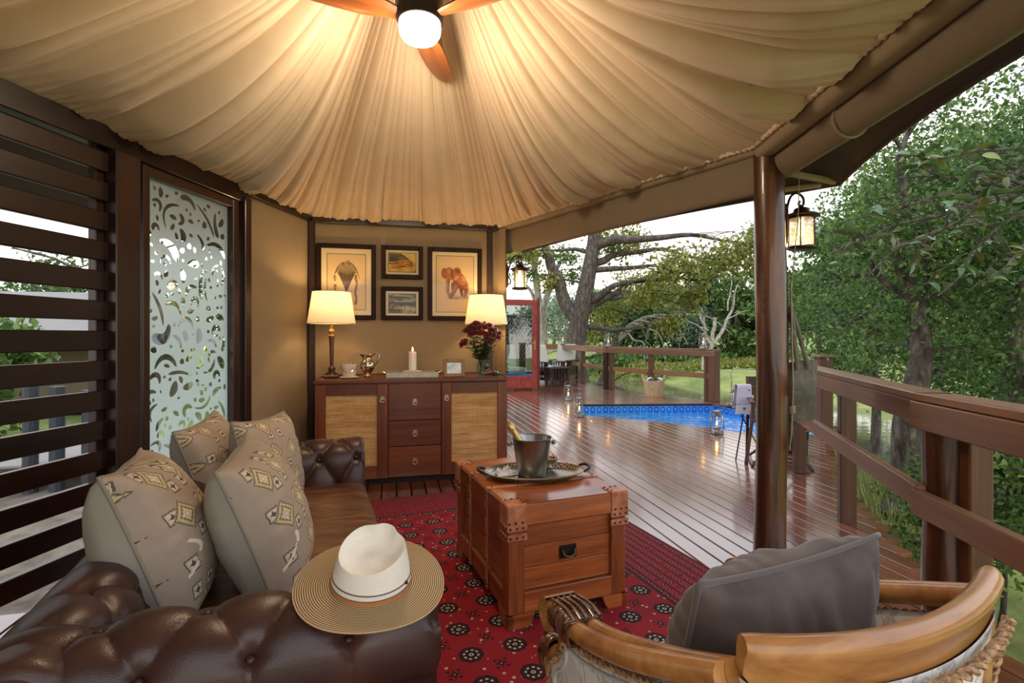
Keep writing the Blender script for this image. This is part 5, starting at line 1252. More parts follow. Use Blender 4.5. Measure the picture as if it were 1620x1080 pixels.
b = MB(); P = [[(x*1.0, y if y > .1 else y, z) for z in (.30,.385)] for x, y, _ in ring]; b.grid(P, cu=True); P3 = [[(x*.9, .265+(y-.265)*.9, z) for z in (.385,.30)] for x, y, _ in ring]; b.grid(P3, cu=True); b.build('seat_rail', m_honey, ac, smooth=40)
# arms: two parallel rods from the back down to a scrolled, rattan-bound end
for sg in (-1, 1):
    for off in (-.019, .019):
        pts = spline([(sg*(.300+off*.6), -.035, .838), (sg*(.312+off*.7), .06, .796), (sg*(.314+off), .17, .748), (sg*(.308+off), .28, .704), (sg*(.302+off), .38, .674), (sg*(.298+off), .46, .662)], 8)
        b = MB(); b.tube(pts, [.0215]*len(pts), 14, sq=1.0); b.build('arm', m_honey, ac, smooth=60)
    # scroll end
    b = MB(); cx_ = sg*.295
    spi = []
    for k in range(46):
        a = PI/2 - 2*PI*1.45*k/45; r = .047*(1-.70*k/45); spi.append((k, a, r))
    P = []
    for k, a, r in spi:
        cy, cz = .512 + .0, .640; th = .012*(1 - .4*k/45); y0, z0 = cy + math.cos(a)*r, cz + math.sin(a)*r; y1, z1 = cy + math.cos(a)*(r-th), cz + math.sin(a)*(r-th)
        P.append([(cx_-.040, y0, z0), (cx_+.040, y0, z0), (cx_+.040, y1, z1), (cx_-.040, y1, z1)])
    b.grid(P, cv=True); b.lathe([(.0,-.036),(.036,-.036),(.036,.036),(0,.036)], 24, M=Matrix.Translation((cx_, .512, .640)) @ Matrix.Rotation(R(90), 4, 'Y')); b.lathe([(0,-.043),(.013,-.043),(.013,.043),(0,.043)], 16, M=Matrix.Translation((cx_, .512, .640)) @ Matrix.Rotation(R(90), 4, 'Y'))
    b.build('arm_scroll', m_honey, ac, smooth=40)
    # binding
    b = MB()
    for k in range(11):
        y = .385 + .0095*k; z = .667 - .04*(y-.385); w_ = .044; hh = .028; b.tube([(cx_ + sg*.006*(1-k/10) + w_*math.copysign(abs(math.cos(t))**.45, math.cos(t)), y + .003*math.sin(3*t+k), z + hh*math.copysign(abs(math.sin(t))**.55, math.sin(t))) for t in [2*PI*i/28 for i in range(28)]], .0058, 6, closed=True)
    for k in range(5):
        x = cx_ - .032 + .016*k; b.tube(spline([(x, .38, .698), (x+.003, .43, .701 + .002*(k % 2)), (x-.002, .49, .694)], 6), .004, 6)
    b.build('rattan_binding', m_wrap, ac, smooth=60)
    # arm support: S-curve from the scroll to the seat rail, knee scroll
    b = MB(); pts = spline([(cx_, .49, .645), (cx_, .478, .60), (cx_, .492, .555), (cx_, .535, .525), (cx_, .560, .50), (cx_, .545, .46), (cx_, .52, .42), (cx_, .515, .36)], 8); b.tube(pts, [.021]*len(pts), 12); b.build('arm_support', m_honey, ac, smooth=60)
    b = MB()
    for k in range(8):
        th = -.5 + 2.1*k/7; y, z = .545 + .030*math.cos(th), .505 + .030*math.sin(th); b.tube([(cx_ + .026*math.cos(t), y - .026*math.sin(th)*0 + .010*math.sin(t)*math.cos(th), z + .024*math.sin(t)) for t in [2*PI*i/16 for i in range(16)]], .0055, 6, closed=True)
    b.build('rattan_binding', m_wrap, ac, smooth=60)
    # side panel with rope edging
    outl = [(-.02,.43),(-.025,.60),(-.015,.795),(.06,.755),(.17,.708),(.28,.664),(.38,.634),(.455,.620),(.462,.585),(.485,.545),(.52,.515),(.53,.48),(.515,.43)]
    pl = spline([(y, z, 0) for y, z in outl], 3); b = MB(); n_ = len(pl); xo, xi = sg*.312, sg*.290; cyc, czc = .22, .55
    for rr_, ox in ((1.0, 0),): pass
    rings = [[(lerp(cyc, p.x, f), lerp(czc, p.y, f)) for p in pl] for f in (1, .93, .5, 0.02)]
    for side, x0 in ((1, xo), (-1, xi)):
        b.grid([[(x0 + side*sg*(0, .008, .014, .016)[k], q[0], q[1]) for q in rings[k]] for k in range(4)], cv=True)
    b.grid([[(xo, p.x, p.y) for p in pl], [(xi, p.x, p.y) for p in pl]], cv=True); b.build('side_panel', m_damask, ac, smooth=50, clean=False)
    inn = [(lerp(cyc, p.x, .86), lerp(czc, p.y, .86)) for p in pl]
    b = MB(); b.tube([(xo + sg*.011, y, z) for y, z in inn], .004, 6, closed=True); b.build('welt', plain('pale_welt', (196,190,180), .8), ac, smooth=60)
    rope([(xo + sg*.004, y, z) for y, z in [(-.01,.79),(.06,.75),(.17,.704),(.28,.661),(.38,.631),(.45,.614),(.462,.585),(.485,.55),(.515,.522),(.535,.50),(.525,.45)]], .0075, parent=ac)
    # legs
    b = MB(); pts = spline([(sg*.30, .50, .36), (sg*.305, .52, .25), (sg*.30, .505, .12), (sg*.30, .52, .0)], 6); b.tube(pts, [lerp(.030, .018, k/(len(pts)-1)) for k in range(len(pts))], 12); b.build('leg', m_honey, ac, smooth=60)
    b = MB(); pts = spline([(sg*.27, .0, .42), (sg*.27, -.02, .25), (sg*.275, -.075, .0)], 6); b.tube(pts, [lerp(.026, .018, k/(len(pts)-1)) for k in range(len(pts))], 12); b.build('leg', m_honey, ac, smooth=60)
    b = MB(); b.bar((sg*.275, -.035, .42), (sg*.275, -.055, .82), .03, .026, .006); b.build('back_post', m_honey, ac, smooth=0)
M = Mat('grey_velvet', (96,82,74), .75); v = M.coord((1,1,1), rand=False); n_ = M.noise(v, 7, 4); M.color(M.ramp(n_, [(.3,(70,58,52)),(.7,(110,94,86))])); M.b.inputs['Sheen Weight'].default_value = .35; M.b.inputs['Sheen Roughness'].default_value = .35; M.bump(M.noise(v, 300, 2), .1, .003); m_velvet = M.m
m_velp = cloth('grey_velvet_piping', (92,82,78), .8, .1, 300, .1, 0, .4)
pillow('velvet_cushion', 'grey velvet cushion standing against the back of the wooden armchair', .49, .46, .24, FW(.855, .775, .665), FW(-.05, 1, .34), FW(0.0, -.34, 1), (m_velvet, m_velvet, m_velp), 12, None, .010, .006, 'cushion', .07)
# ================================================ RAILINGS
rl = thing('deck_railing', 'timber railing along the right edge of the deck beside the armchair', 'railing')
P_ = [Vector((2.735,4.875,0)), Vector((2.335,3.57,0)), Vector((1.915,2.26,0)), Vector((1.76,1.25,0)), Vector((1.6,.25,0))]
def sq_post(name, p, w_, d_, h, parent, rz, z0=0, mat=None):
    b = MB(); b.box((0,0,h/2), (w_, d_, h), .006); return b.build(name, mat or m_railz, parent, smooth=0, loc=(p.x, p.y, z0), rz=rz)
a1 = math.atan2(P_[0].y-P_[2].y, P_[0].x-P_[2].x); a2 = math.atan2(P_[2].y-P_[4].y, P_[2].x-P_[4].x)
sq_post('post', P_[0], .10, .10, .97, rl, a1); sq_post('post', P_[1], .075, .10, .95, rl, a1, -.05)
b = MB(); Pp = np.array([[(r*math.cos(2*PI*j/20), r*math.sin(2*PI*j/20), z) for j in range(20)] for z, r in [(-.6 + 1.6*k/12, .085 + .004*math.sin(k*1.3)) for k in range(13)]]); b.grid(Pp, cv=True); b.add([tuple(q) for q in Pp[-1]], [tuple(range(20))]); b.build('post', m_log, rl, smooth=60, loc=tuple(P_[2]))
d1 = (P_[0]-P_[2]).normalized(); n1 = Vector((d1.y, -d1.x, 0)); d2 = (P_[2]-P_[4]).normalized(); n2 = Vector((d2.y, -d2.x, 0))
q = P_[2] + n2*.045 - d2*.10; sq_post('post', q, .09, .09, .98, rl, a2); sq_post('post', P_[4], .09, .09, .98, rl, a2)
ex = P_[0] + d1*1.1
rail_beam('top_rail', P_[2] - n1*.03 + d1*.02 + Vector((0,0,1.025)), ex - n1*.03 + Vector((0,0,1.025)), .15, .035, m_rail, rl)
rail_beam('fascia_rail', P_[2] - n1*.085 + d1*.02 + Vector((0,0,.955)), ex - n1*.085 + Vector((0,0,.955)), .035, .10, m_rail, rl)
rail_beam('mid_rail', P_[2] - n1*.10 - d1*.02 + Vector((0,0,.585)), ex*.0 + P_[0] + d1*.05 - n1*.075 + Vector((0,0,.585)), .045, .10, m_rail, rl)
rail_beam('top_rail', P_[2] - n2*.02 + d2*.06 + Vector((0,0,1.025)), P_[4] - d2*.3 - n2*.02 + Vector((0,0,1.025)), .16, .035, m_rail, rl)
rail_beam('fascia_rail', P_[2] - n2*.095 + d2*.06 + Vector((0,0,.945)), P_[4] - d2*.3 - n2*.095 + Vector((0,0,.945)), .035, .12, m_rail, rl)
rail_beam('mid_rail', P_[2] - n2*.115 + Vector((0,0,.565)) + d2*.01, P_[4] - d2*.3 - n2*.105 + Vector((0,0,.565)), .045, .11, m_rail, rl)
op = thing('corner_post', 'thick square deck post standing beyond the tote bag', 'post', (4.27, 7.02, 0), 0); b = MB(); b.box((0,0,.35), (.17,.17,1.3), .008); b.build('post', m_railz, op, smooth=0)
b = MB(); b.box((0,0,1.02), (.22,.22,.04), .006); b.build('cap', m_rail, op, smooth=0)

fr = thing('pool_railing', 'timber railing behind the pool along the far edge of the deck', 'railing')
Q = [Vector((3.98,10.08,0)), Vector((2.34,12.62,0)), Vector((1.92,14.2,0)), Vector((1.52,16.2,0)), Vector((.6,16.3,0))]
def ang(a, c): return math.atan2(c.y-a.y, c.x-a.x)
sq_post('post', Q[0], .16, .16, 1.0, fr, ang(Q[0], Q[1])); sq_post('post', Q[0].lerp(Q[1], .06), .06, .08, .98, fr, ang(Q[0], Q[1]))
sq_post('post', Q[0].lerp(Q[1], .53), .10, .10, .98, fr, ang(Q[0], Q[1])); sq_post('post', Q[1], .13, .13, .99, fr, ang(Q[0], Q[1]), 0, m_darkz); sq_post('post', Q[1].lerp(Q[0], .06), .09, .10, .98, fr, ang(Q[0], Q[1]))
sq_post('post', Q[1].lerp(Q[2], .95), .11, .11, .98, fr, ang(Q[1], Q[2])); sq_post('post', Q[3], .12, .12, .99, fr, 0, 0, m_darkz); sq_post('post', Q[3].lerp(Q[2], .1), .1, .1, .98, fr, 0); sq_post('post', Q[4], .12, .12, .99, fr, 0)
for A, B in zip(Q[:-1], Q[1:]):
    up = lambda z: Vector((0,0,z)); d = (B-A).normalized(); n_ = Vector((d.y, -d.x, 0))
    rail_beam('top_rail', A - d*.08 + up(1.015), B + d*.06 + up(1.015), .14, .04, m_rail, fr); rail_beam('fascia_rail', A - d*.08 - n_*.07 + up(.94), B + d*.05 - n_*.07 + up(.94), .04, .11, m_rail, fr); rail_beam('mid_rail', A + up(.50), B + up(.50), .05, .10, m_rail, fr)

# ================================================ POOL
pool = thing('swimming_pool', 'small blue swimming pool sunk into the deck with a tiled waterline', 'pool')
m_pblue = Mat('pool_paint', (60,170,245), .5); v = m_pblue.coord((1,1,1), rand=False); n_ = m_pblue.noise(v, 2, 3); m_pblue.color(m_pblue.ramp(n_, [(.3,(110,204,252)),(.7,(140,220,255))])); m_pblue = m_pblue.m
npz = len(POOL); b = MB()
b.add([(x, y, -.045) for x, y in POOL] + [(x, y, -.75) for x, y in POOL], [(i, (i+1) % npz, npz+(i+1) % npz, npz+i) for i in range(npz)] + [tuple(range(npz, 2*npz))]); b.build('basin', m_pblue, pool, smooth=0)
WZ = -.155
M = Mat('pool_water', (60,170,240), .03); t = M.node('ShaderNodeBsdfTransparent'); t.inputs[0].default_value = lin((200,236,254)); g = M.node('ShaderNodeBsdfGlossy'); g.inputs['Roughness'].default_value = .03; lwn = M.node('ShaderNodeLayerWeight'); f = X(M.nt, lwn.outputs['Facing']); v = M.coord((1,1,1), rand=False); n_ = M.noise(v, 5.0, 3, .5, .8); bn = M.node('ShaderNodeBump'); bn.inputs['Strength'].default_value = .8; bn.inputs['Distance'].default_value = .06; M.L.new(n_.k, bn.inputs['Height']); M.L.new(bn.outputs[0], g.inputs['Normal']); M.L.new(bn.outputs[0], lwn.inputs['Normal'])
mx = M.node('ShaderNodeMixShader'); k = f.op('POWER', 4.0)*.85 + .10; M.L.new(k.k, mx.inputs[0]); M.L.new(t.outputs[0], mx.inputs[1]); M.L.new(g.outputs[0], mx.inputs[2]); M.surface(mx.outputs[0])
b = MB(); cxp, cyp = sum(p[0] for p in POOL)/npz, sum(p[1] for p in POOL)/npz; b.add([(cxp + (x-cxp)*.997, cyp + (y-cyp)*.997, WZ) for x, y in POOL], [tuple(range(npz))]); b.build('water', M.m, pool, smooth=0)
M = Mat('patterned_tile', (30,90,180), .25); px, py, pz = M.xyz('Generated'); d = (((px-.5)*(px-.5)) + ((py-.5)*(py-.5))).sqrt(); oi = M.node('ShaderNodeObjectInfo'); rnd = X(M.nt, oi.outputs['Random'])
k = M.mix(rnd, (40,110,206), (70,146,230)); k = M.mix(d.between(.30,.42), k, (18,52,120)); k = M.mix(d.lt(.12), k, (96,160,226)); M.color(k); m_tile = M.m
tb = MB(); tb.box((0,0,0), (.112,.112,.010), .002); tme = tb.mesh('tile', m_tile, 0)
for (A, B) in ((POOL[0], POOL[1]), (POOL[1], POOL[2]), (POOL[6], POOL[0])):
    A, B = Vector((*A, 0)), Vector((*B, 0)); d = B-A; L = d.length; n_ = Vector((d.y, -d.x, 0)).normalized(); nt_ = int(L/.118)
    for i in range(nt_):
        c = A + d*((i+.5)/nt_) + n_*.006; o = link('tile', tme, pool, (c.x, c.y, -.108)); o.rotation_euler = (R(90), 0, math.atan2(d.y, d.x))
for i in range(npz):
    A, B = Vector((*POOL[i], 0)), Vector((*POOL[(i+1) % npz], 0)); d = (B-A).normalized(); n_ = Vector((-d.y, d.x, 0)); b = MB(); b.bar(A - d*.02 + n_*.03 + Vector((0,0,-.022)), B + d*.02 + n_*.03 + Vector((0,0,-.022)), .10, .038, .004); b.build('edge_board', m_dark, pool, smooth=0)

# ================================================ HURRICANE LANTERNS
m_tin = plain('galvanised_tin', (138,136,134), .32, .95, .15); m_lglass = clear_glass('lantern_glass', (240,246,246), 1.5)
def hurricane(label, loc, rz=0, sc=1.0):
    o = thing('storm_lantern', label, 'lantern', loc, rz, 'candle lit storm lanterns'); o.scale = (sc,)*3
    return o
def build_hurricane(o):
    b = MB(); b.lathe([(0,0),(.075,0),(.082,.006),(.082,.04),(.076,.05),(.045,.06),(.042,.075),(0,.075)], 24); b.build('fuel_tank', m_tin, o)
    b = MB(); b.lathe([(.0,.072),(.046,.072),(.05,.082),(.044,.092),(.0,.092)], 20); b.build('burner', m_tin, o)
    b = MB(); b.lathe([(.040,.092),(.058,.12),(.062,.15),(.054,.19),(.040,.225),(.038,.235)], 22, cap=False); b.build('globe', m_lglass, o, smooth=60)
    b = MB(); b.lathe([(.045,.232),(.05,.238),(.05,.25),(.036,.262),(.034,.285),(.052,.295),(.048,.305),(.02,.315),(0,.317)], 20); b.build('chimney', m_tin, o)
    for sg in (-1, 1):
        b = MB(); b.tube(spline([(sg*.07,0,.04),(sg*.10,0,.06),(sg*.098,0,.14),(sg*.084,0,.26),(sg*.065,0,.30),(sg*.03,0,.302)], 6), .0075, 8); b.build('side_tube', m_tin, o)
    b = MB(); b.tube(spline([(-.088,0,.24),(-.084,.0,.33),(-.045,.0,.365),(0,0,.372),(.045,0,.365),(.084,0,.33),(.088,0,.24)], 6), .0025, 6); b.build('bail', m_tin, o)
    b = MB(); b.lathe([(0,.092),(.016,.092),(.016,.122),(0,.122)], 12); b.build('candle', m_wax, o)
    b = MB(); b.lathe([(0,.124),(.008,.132),(.010,.142),(.006,.158),(0,.172)], 10); b.build('flame', m_flame, o)
LOCS = [((2.72,6.80,0), .2, 'storm lantern on the near edge of the pool, closest to the log post'), ((1.08,8.22,0), .9, 'storm lantern at the left corner of the pool'), ((1.13,10.28,0), .3, 'storm lantern on the deck between the pool corner and the dark side table'), ((4.13,9.56,0), 1.1, 'storm lantern at the far right side of the pool beside the towel'),
        ((1.56,15.7,1.035), 0, 'storm lantern on the far railing in front of the big tree trunk'), ((2.36,12.55,1.035), .4, 'storm lantern on the far railing above the dark middle post'), ((3.84,10.28,1.035), .2, 'storm lantern on the right end of the far railing')]
first = None
for loc, rz, lab in LOCS:
    if first is None: first = hurricane(lab, loc, rz); build_hurricane(first)
    else: dup(first, loc, rz, lab)
for (x, y, z), rz, lab in LOCS:
    lt = bpy.data.lights.new('lantern_flame', 'POINT'); lt.energy = .8; lt.color = lin((255,170,80))[:3]; lt.shadow_soft_size = .01; lo = bpy.data.objects.new('lantern_flame', lt); COL.objects.link(lo); lo.location = (x, y, z+.185)

# ================================================ BASKET WITH TOWELS
M = Mat('woven_basket', (196,166,124), .8); v = M.coord((1,1,1), rand=False); n_ = M.noise(v, 60, 3); M.color(M.ramp(n_, [(.3,(140,108,72)),(.7,(220,194,154))])); m_bask = M.m
bsk = thing('towel_basket', 'woven basket with two loop handles in front of the far railing', 'basket', (3.06, 11.05, .0), R(-35))
b = MB()
for k in range(20):
    z = .008 + k*.0175; r = .165 + .055*(k/19)**.8; b.tube([((r + .005*math.sin(14*t + PI*(k % 2)))*math.cos(t), (r*.85 + .005*math.sin(14*t + PI*(k % 2)))*math.sin(t), z + (.02*math.cos(2*t) if k > 17 else 0)) for t in [2*PI*i/44 for i in range(44)]], .0105, 6, closed=True)
b.lathe([(0,.006),(.165,.006),(.165,.012),(0,.012)], 24, ey=.85); b.build('weave', m_bask, bsk, smooth=60, clean=False)
for sg in (-1, 1):
    b = MB(); b.tube(spline([(sg*.21,-.06,.34),(sg*.235,-.05,.42),(sg*.24,0,.455),(sg*.235,.05,.42),(sg*.21,.06,.34)], 6), .012, 7); b.build('handle', m_bask, bsk)
def roll_towel(label, loc, rz):
    o = thing('rolled_towel', label, 'towel', loc, rz, 'rolled towels in the basket'); b = MB(); P = []
    for k in range(60):
        a = 2*PI*2.6*k/59; r = .022 + .058*k/59; P.append([(-.11 + .22*j/6, r*math.cos(a), r*math.sin(a)) for j in range(7)])
    b.grid(P); P2 = [[(q[0], q[1]*1.12, q[2]*1.12) for q in row] for row in P[20:]]; b.grid(P2); b.build('roll', m_white, o, smooth=70, clean=False); return o
roll_towel('rolled white towel on the left side of the basket', (3.00, 11.08, .315), R(80)); roll_towel('rolled white towel on the right side of the basket', (3.15, 11.02, .315), R(60))

# ================================================ DIRECTOR'S CHAIR AND TOWEL
m_leg = wood('chair_leg_wood', (96,48,36), (52,24,18), 'x', .4, 14, .2)
m_dcan = cloth('dark_brown_canvas_seat', (64,52,46), .85, .1, 400, .2)
dc = thing('director_chair', "folding director's chair with dark canvas behind the log post", 'chair', (2.72, 5.22, 0), R(-20))
for sy in (-1, 1):
    y = sy*.19
    for a, c in (((-.26, y, .02), (.22, y, .44)), ((.26, y, .02), (-.22, y, .44))):
        b = MB(); b.bar(a, c, .028, .022, .003); b.build('leg', m_leg, dc, smooth=0)
for sx_ in (-1, 1):
    b = MB(); b.bar((sx_*.26, -.24, .015), (sx_*.26, .24, .015), .03, .025, .003); b.build('foot_bar', m_leg, dc, smooth=0)
    b = MB(); b.bar((sx_*.25, -.22, .45), (sx_*.25, .22, .45), .035, .025, .003); b.build('seat_bar', m_leg, dc, smooth=0)
    b = MB(); b.bar((sx_*.26, .2, .45), (sx_*.27, .27, .86), .03, .022, .003); b.build('back_upright', m_leg, dc, smooth=0)
    b = MB(); b.bar((sx_*.26, -.19, .45), (sx_*.26, -.19, .62), .026, .022, .003); b.build('arm_upright', m_leg, dc, smooth=0)
    b = MB(); b.bar((sx_*.265, -.25, .635), (sx_*.265, .24, .655), .05, .02, .003); b.build('arm_rest', m_leg, dc, smooth=0)
b = MB(); P = [[(-.25 + .5*i/12, -.21 + .42*j/6, .455 - .02*math.sin(PI*i/12)) for j in range(7)] for i in range(13)]; b.grid(P); P2 = [[(q[0], q[1], q[2]-.006) for q in r] for r in P]; b.grid(P2); b.build('seat', m_dcan, dc, smooth=60)
b = MB(); P = [[(-.27 + .54*i/12, .235 + .02*math.sin(PI*i/12) + .035*j/5, .66 + .20*j/5) for j in range(6)] for i in range(13)]; b.grid(P); P2 = [[(q[0], q[1]-.008, q[2]) for q in r] for r in P]; b.grid(P2); b.build('backrest', m_dcan, dc, smooth=60)
st = thing('tripod_stand', 'slim dark folding stand holding the lilac towel by the pool', 'stand', (2.46, 5.40, 0), R(8))
for a, c, m_, w_ in (((-.10,-.17,.0), (.12,-.02,.76), m_leg, .03), ((.14,-.15,.0), (-.10,.02,.58), m_black, .014), ((-.12,-.02,.0), (.02,.03,.58), m_black, .014), ((.12,.16,.0), (.02,-.02,.74), m_leg, .028)):
    b = MB(); b.bar(a, c, w_, w_*.8, .003); b.build('leg', m_, st, smooth=0)
b = MB(); b.bar((-.10,.0,.755), (.17,.0,.755), .024, .024, .004); b.build('bar', m_leg, st, smooth=0)
M = Mat('lilac_towel', (206,202,226), .95); v = M.coord((1,1,1), rand=False); nf = M.noise(v, 400, 2); px, py, pz = M.xyz(); band = (pz.between(.575,.60) + pz.between(.615,.62)).min(1.0); M.color(M.mix(band, M.mix(nf, (196,192,218), (220,216,236)), (182,178,206))); M.bump(nf, .6, .006)
tw = thing('hanging_towel', 'lilac hand towel with a small dark emblem hung over the stand by the pool', 'towel', (2.46, 5.40, 0), R(8)); b = MB(); P = []
for i in range(20):
    u_ = i/19; x = -.105 + .16*u_; row = []
    for j in range(40):
        s = j/39
        if s < .62: z = .48 + (.775-.48)*(s/.62); y = -.024 - .004*math.sin(u_*9)*(1-s) - .020*(1-s/.62)
        elif s < .70: a = PI*(s-.62)/.08; z = .775 + .016*math.sin(a); y = -.024*math.cos(a)
        else: z = .775 - (.24)*((s-.70)/.30); y = .024 + .004*math.sin(u_*7)
        sp = 1 + .22*max(0, (.775-z)/.3); row.append(((x+.025)*sp - .025 - .02*max(0, (.775-z)/.3), y, z + .006*math.sin(u_*5)*(z < .5)))
    P.append(row)
b.grid(P); P2 = [[(q[0], q[1] + (.005 if j < 25 else -.005), q[2] - .004*(24 < j < 28)) for j, q in enumerate(r)] for r in P]; b.grid(P2); b.build('cloth', M.m, tw, smooth=60, clean=False)
b = MB(); b.M = Matrix.Translation((-.038, -.047, .535)) @ Matrix.Rotation(R(86), 4, 'X'); sh = [[(-.022,.01),(-.012,.017),(.0,.013),(.012,.018),(.024,.009),(.012,.006),(-.01,.005)], [(-.014,.002),(.016,.003),(.010,-.004),(-.008,-.004)], [(-.007,-.007),(.008,-.007),(.001,-.014)]]
for p in sh: b.prism(p, 0, .0015)
b.build('emblem', plain('dark_embroidery', (70,66,84), .9), tw, smooth=0)
pot = thing('dark_tub', 'dark round tub on the deck behind the railing post', 'tub', (3.16, 5.72, 0)); b = MB(); b.lathe([(0,0),(.12,0),(.125,.01),(.14,.24),(.148,.25),(.15,.27),(.14,.27),(.13,.06),(0,.06)], 28); b.build('body', plain('dark_tub_metal', (42,40,42), .5, .3), pot)
b = MB(); b.tube([(.149*math.cos(t), .149*math.sin(t), .262) for t in [2*PI*k/32 for k in range(32)]], .007, 6, closed=True); b.build('rim', plain('tub_rim', (150,146,140), .4, .6), pot)

# ================================================ RED GLASS DOOR, SCREEN, CHAIRS AND TABLE AT THE FAR END
m_red = Mat('red_painted_wood', (146,52,40), .45); v = m_red.coord((3,3,1)); n_ = m_red.noise(v, 6, 4); m_red.color(m_red.ramp(n_, [(.3,(112,38,30)),(.7,(164,62,48))])); m_red = m_red.m
dx, dy = .62, 12.45; da = R(18)
gd = thing('glazed_door', 'red framed glass door standing open at the far end of the deck', 'door', (dx - .95*math.cos(da), dy - .95*math.sin(da), .03), da)
for x, z, w_, h_ in ((.06,1.07,.12,2.14),(.88,1.07,.14,2.14),(.47,2.07,.68,.14),(.47,.16,.68,.30)):
    b = MB(); b.box((x, 0, z), (w_, .05, h_), .006); b.build('stile' if h_ > 1 else 'rail', m_red, gd, smooth=0)
b = MB(); b.box((.47, .0, 1.155), (.70, .01, 1.70)); b.build('pane', clear_glass('door_glass', (206,216,214), 4.0), gd, smooth=0)
b = MB(); b.box((.87,-.03,1.05), (.035,.012,.24), .003); b.tube([(.87,-.036,1.09),(.87,-.075,1.09),(.78,-.085,1.09)], .009, 8); b.build('handle', plain('brass', (186,150,88), .3, .9), gd)
b = MB(); b.box((.97, .02, 1.09), (.05, .14, 2.2), .006); b.build('jamb', plain('dark_red_jamb', (92,36,30), .5), gd, smooth=0)
sc = thing('pole_screen', 'screen of slanting grey poles seen through the glass door', 'screen', (-.62, 14.6, 0), R(2))
m_poles = Mat('weathered_pole', (128,122,112), .85); v = m_poles.coord((4,4,4)); n_ = m_poles.noise(v, 3, 3); m_poles.color(m_poles.ramp(n_, [(.3,(88,82,74)),(.7,(170,164,152))])); m_poles = m_poles.m
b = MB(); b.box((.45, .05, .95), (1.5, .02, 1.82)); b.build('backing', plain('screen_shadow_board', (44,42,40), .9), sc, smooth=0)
for k in range(24):
    x0 = -.75 + k*.085; z0 = .08; L = 1.75
    x1 = x0 + L*.62; z1 = z0 + L
    if x0 < -.28: f = (-.28-x0)/(x1-x0); x0, z0 = -.28, z0 + f*L
    if x1 > 1.18: f = (1.18-x0)/(x1-x0); z1 = z0 + f*(z1-z0); x1 = 1.18
    b = MB(); b.tube([(x0, 0, z0), (x1, 0, z1)], .020, 6); b.build('pole', m_poles, sc)
b = MB(); b.tube([(-.3, .02, 1.88), (1.2, .02, 1.88)], .03, 8); b.build('top_rail', m_poles, sc)
def slat_chair(label, loc, rz):
    o = thing('lounge_chair', label, 'chair', loc, rz, 'dark slatted lounge chairs')
    for sx_ in (-1, 1):
        for y in (-.32, .34):
            b = MB(); b.box((sx_*.34, y, .28), (.07,.07,.56), .005); b.build('leg', m_darkz, o, smooth=0)
        b = MB(); b.box((sx_*.34, 0, .575), (.11,.84,.03), .005); b.build('arm_rest', m_dark, o, smooth=0)
        b = MB(); b.box((sx_*.34, 0, .12), (.03,.62,.07)); b.build('side_rail', m_dark, o, smooth=0)
        for k in range(6):
            b = MB(); b.box((sx_*.34, -.24 + k*.096, .35), (.02,.045,.42)); b.build('slat', m_darkz, o, smooth=0)
    b = MB(); b.box((0,0,.26), (.62,.66,.08)); b.build('seat_frame', m_dark, o, smooth=0)
    vs, fs = soft_box((0,-.02,.375), (.60,.66,.15), .05, bulge=.015); b = MB(); b.add(vs, fs); b.build('seat_cushion', m_cush, o, smooth=60)
    vs, fs = soft_box((0,0,0), (.60,.14,.66), .05, bulge=.0); T = Matrix.Translation((0,.30,.72)) @ Matrix.Rotation(R(-14), 4, 'X'); b = MB(); b.M = T; b.add(vs, fs); b.build('back_cushion', m_cush, o, smooth=60)
    for k in range(5):
        b = MB(); b.bar((-.24+.12*k, .36, .3), (-.24+.12*k, .46, .95), .05, .02); b.build('back_slat', m_darkz, o, smooth=0)
    return o
m_cush = cloth('stone_cushion', (196,190,176), .9, .05, 300, .2)
c1 = slat_chair('dark slatted lounge chair with pale cushions right of the glass door', (.98, 14.4, 0), R(42))
dup(c1, (-.02, 13.85, 0), R(30), 'dark slatted lounge chair with pale cushions behind the glass door')
o3 = dup(c1, (1.5, 15.35, 0), R(-30), 'dark slatted lounge chair half hidden behind the side table')
tb_ = thing('side_table', 'small dark slatted side table right of the glass door', 'table', (1.16, 13.25, 0), R(20))
b = MB(); b.box((0,0,.47), (.50,.50,.035), .006); b.build('table_top', m_dark, tb_, smooth=0)
for sx_ in (-1, 1):
    for sy in (-1, 1):
        b = MB(); b.box((sx_*.21, sy*.21, .225), (.06,.06,.45), .004); b.build('leg', m_darkz, tb_, smooth=0)
    for k in range(4):
        for ax in (0, 1):
            b = MB(); t = -.12 + k*.08
            b.box((sx_*.21, t, .29) if ax == 0 else (t, sx_*.21, .29), (.018,.035,.32) if ax == 0 else (.035,.018,.32)); b.build('slat', m_darkz, tb_, smooth=0)
o = thing('tray_of_glasses', 'small tray with a round glass on the dark side table', 'tray', (1.16, 13.25, .489), R(20)); b = MB(); b.box((.04,0,.008), (.34,.26,.014), .004); b.build('tray', m_black, o, smooth=0)
b = MB(); b.ball((-.07,0,.10), (.075,.075,.085), 16, 10); b.build('glass_globe', clear_glass('globe_glass', (226,236,236), 2.5), o, smooth=60)

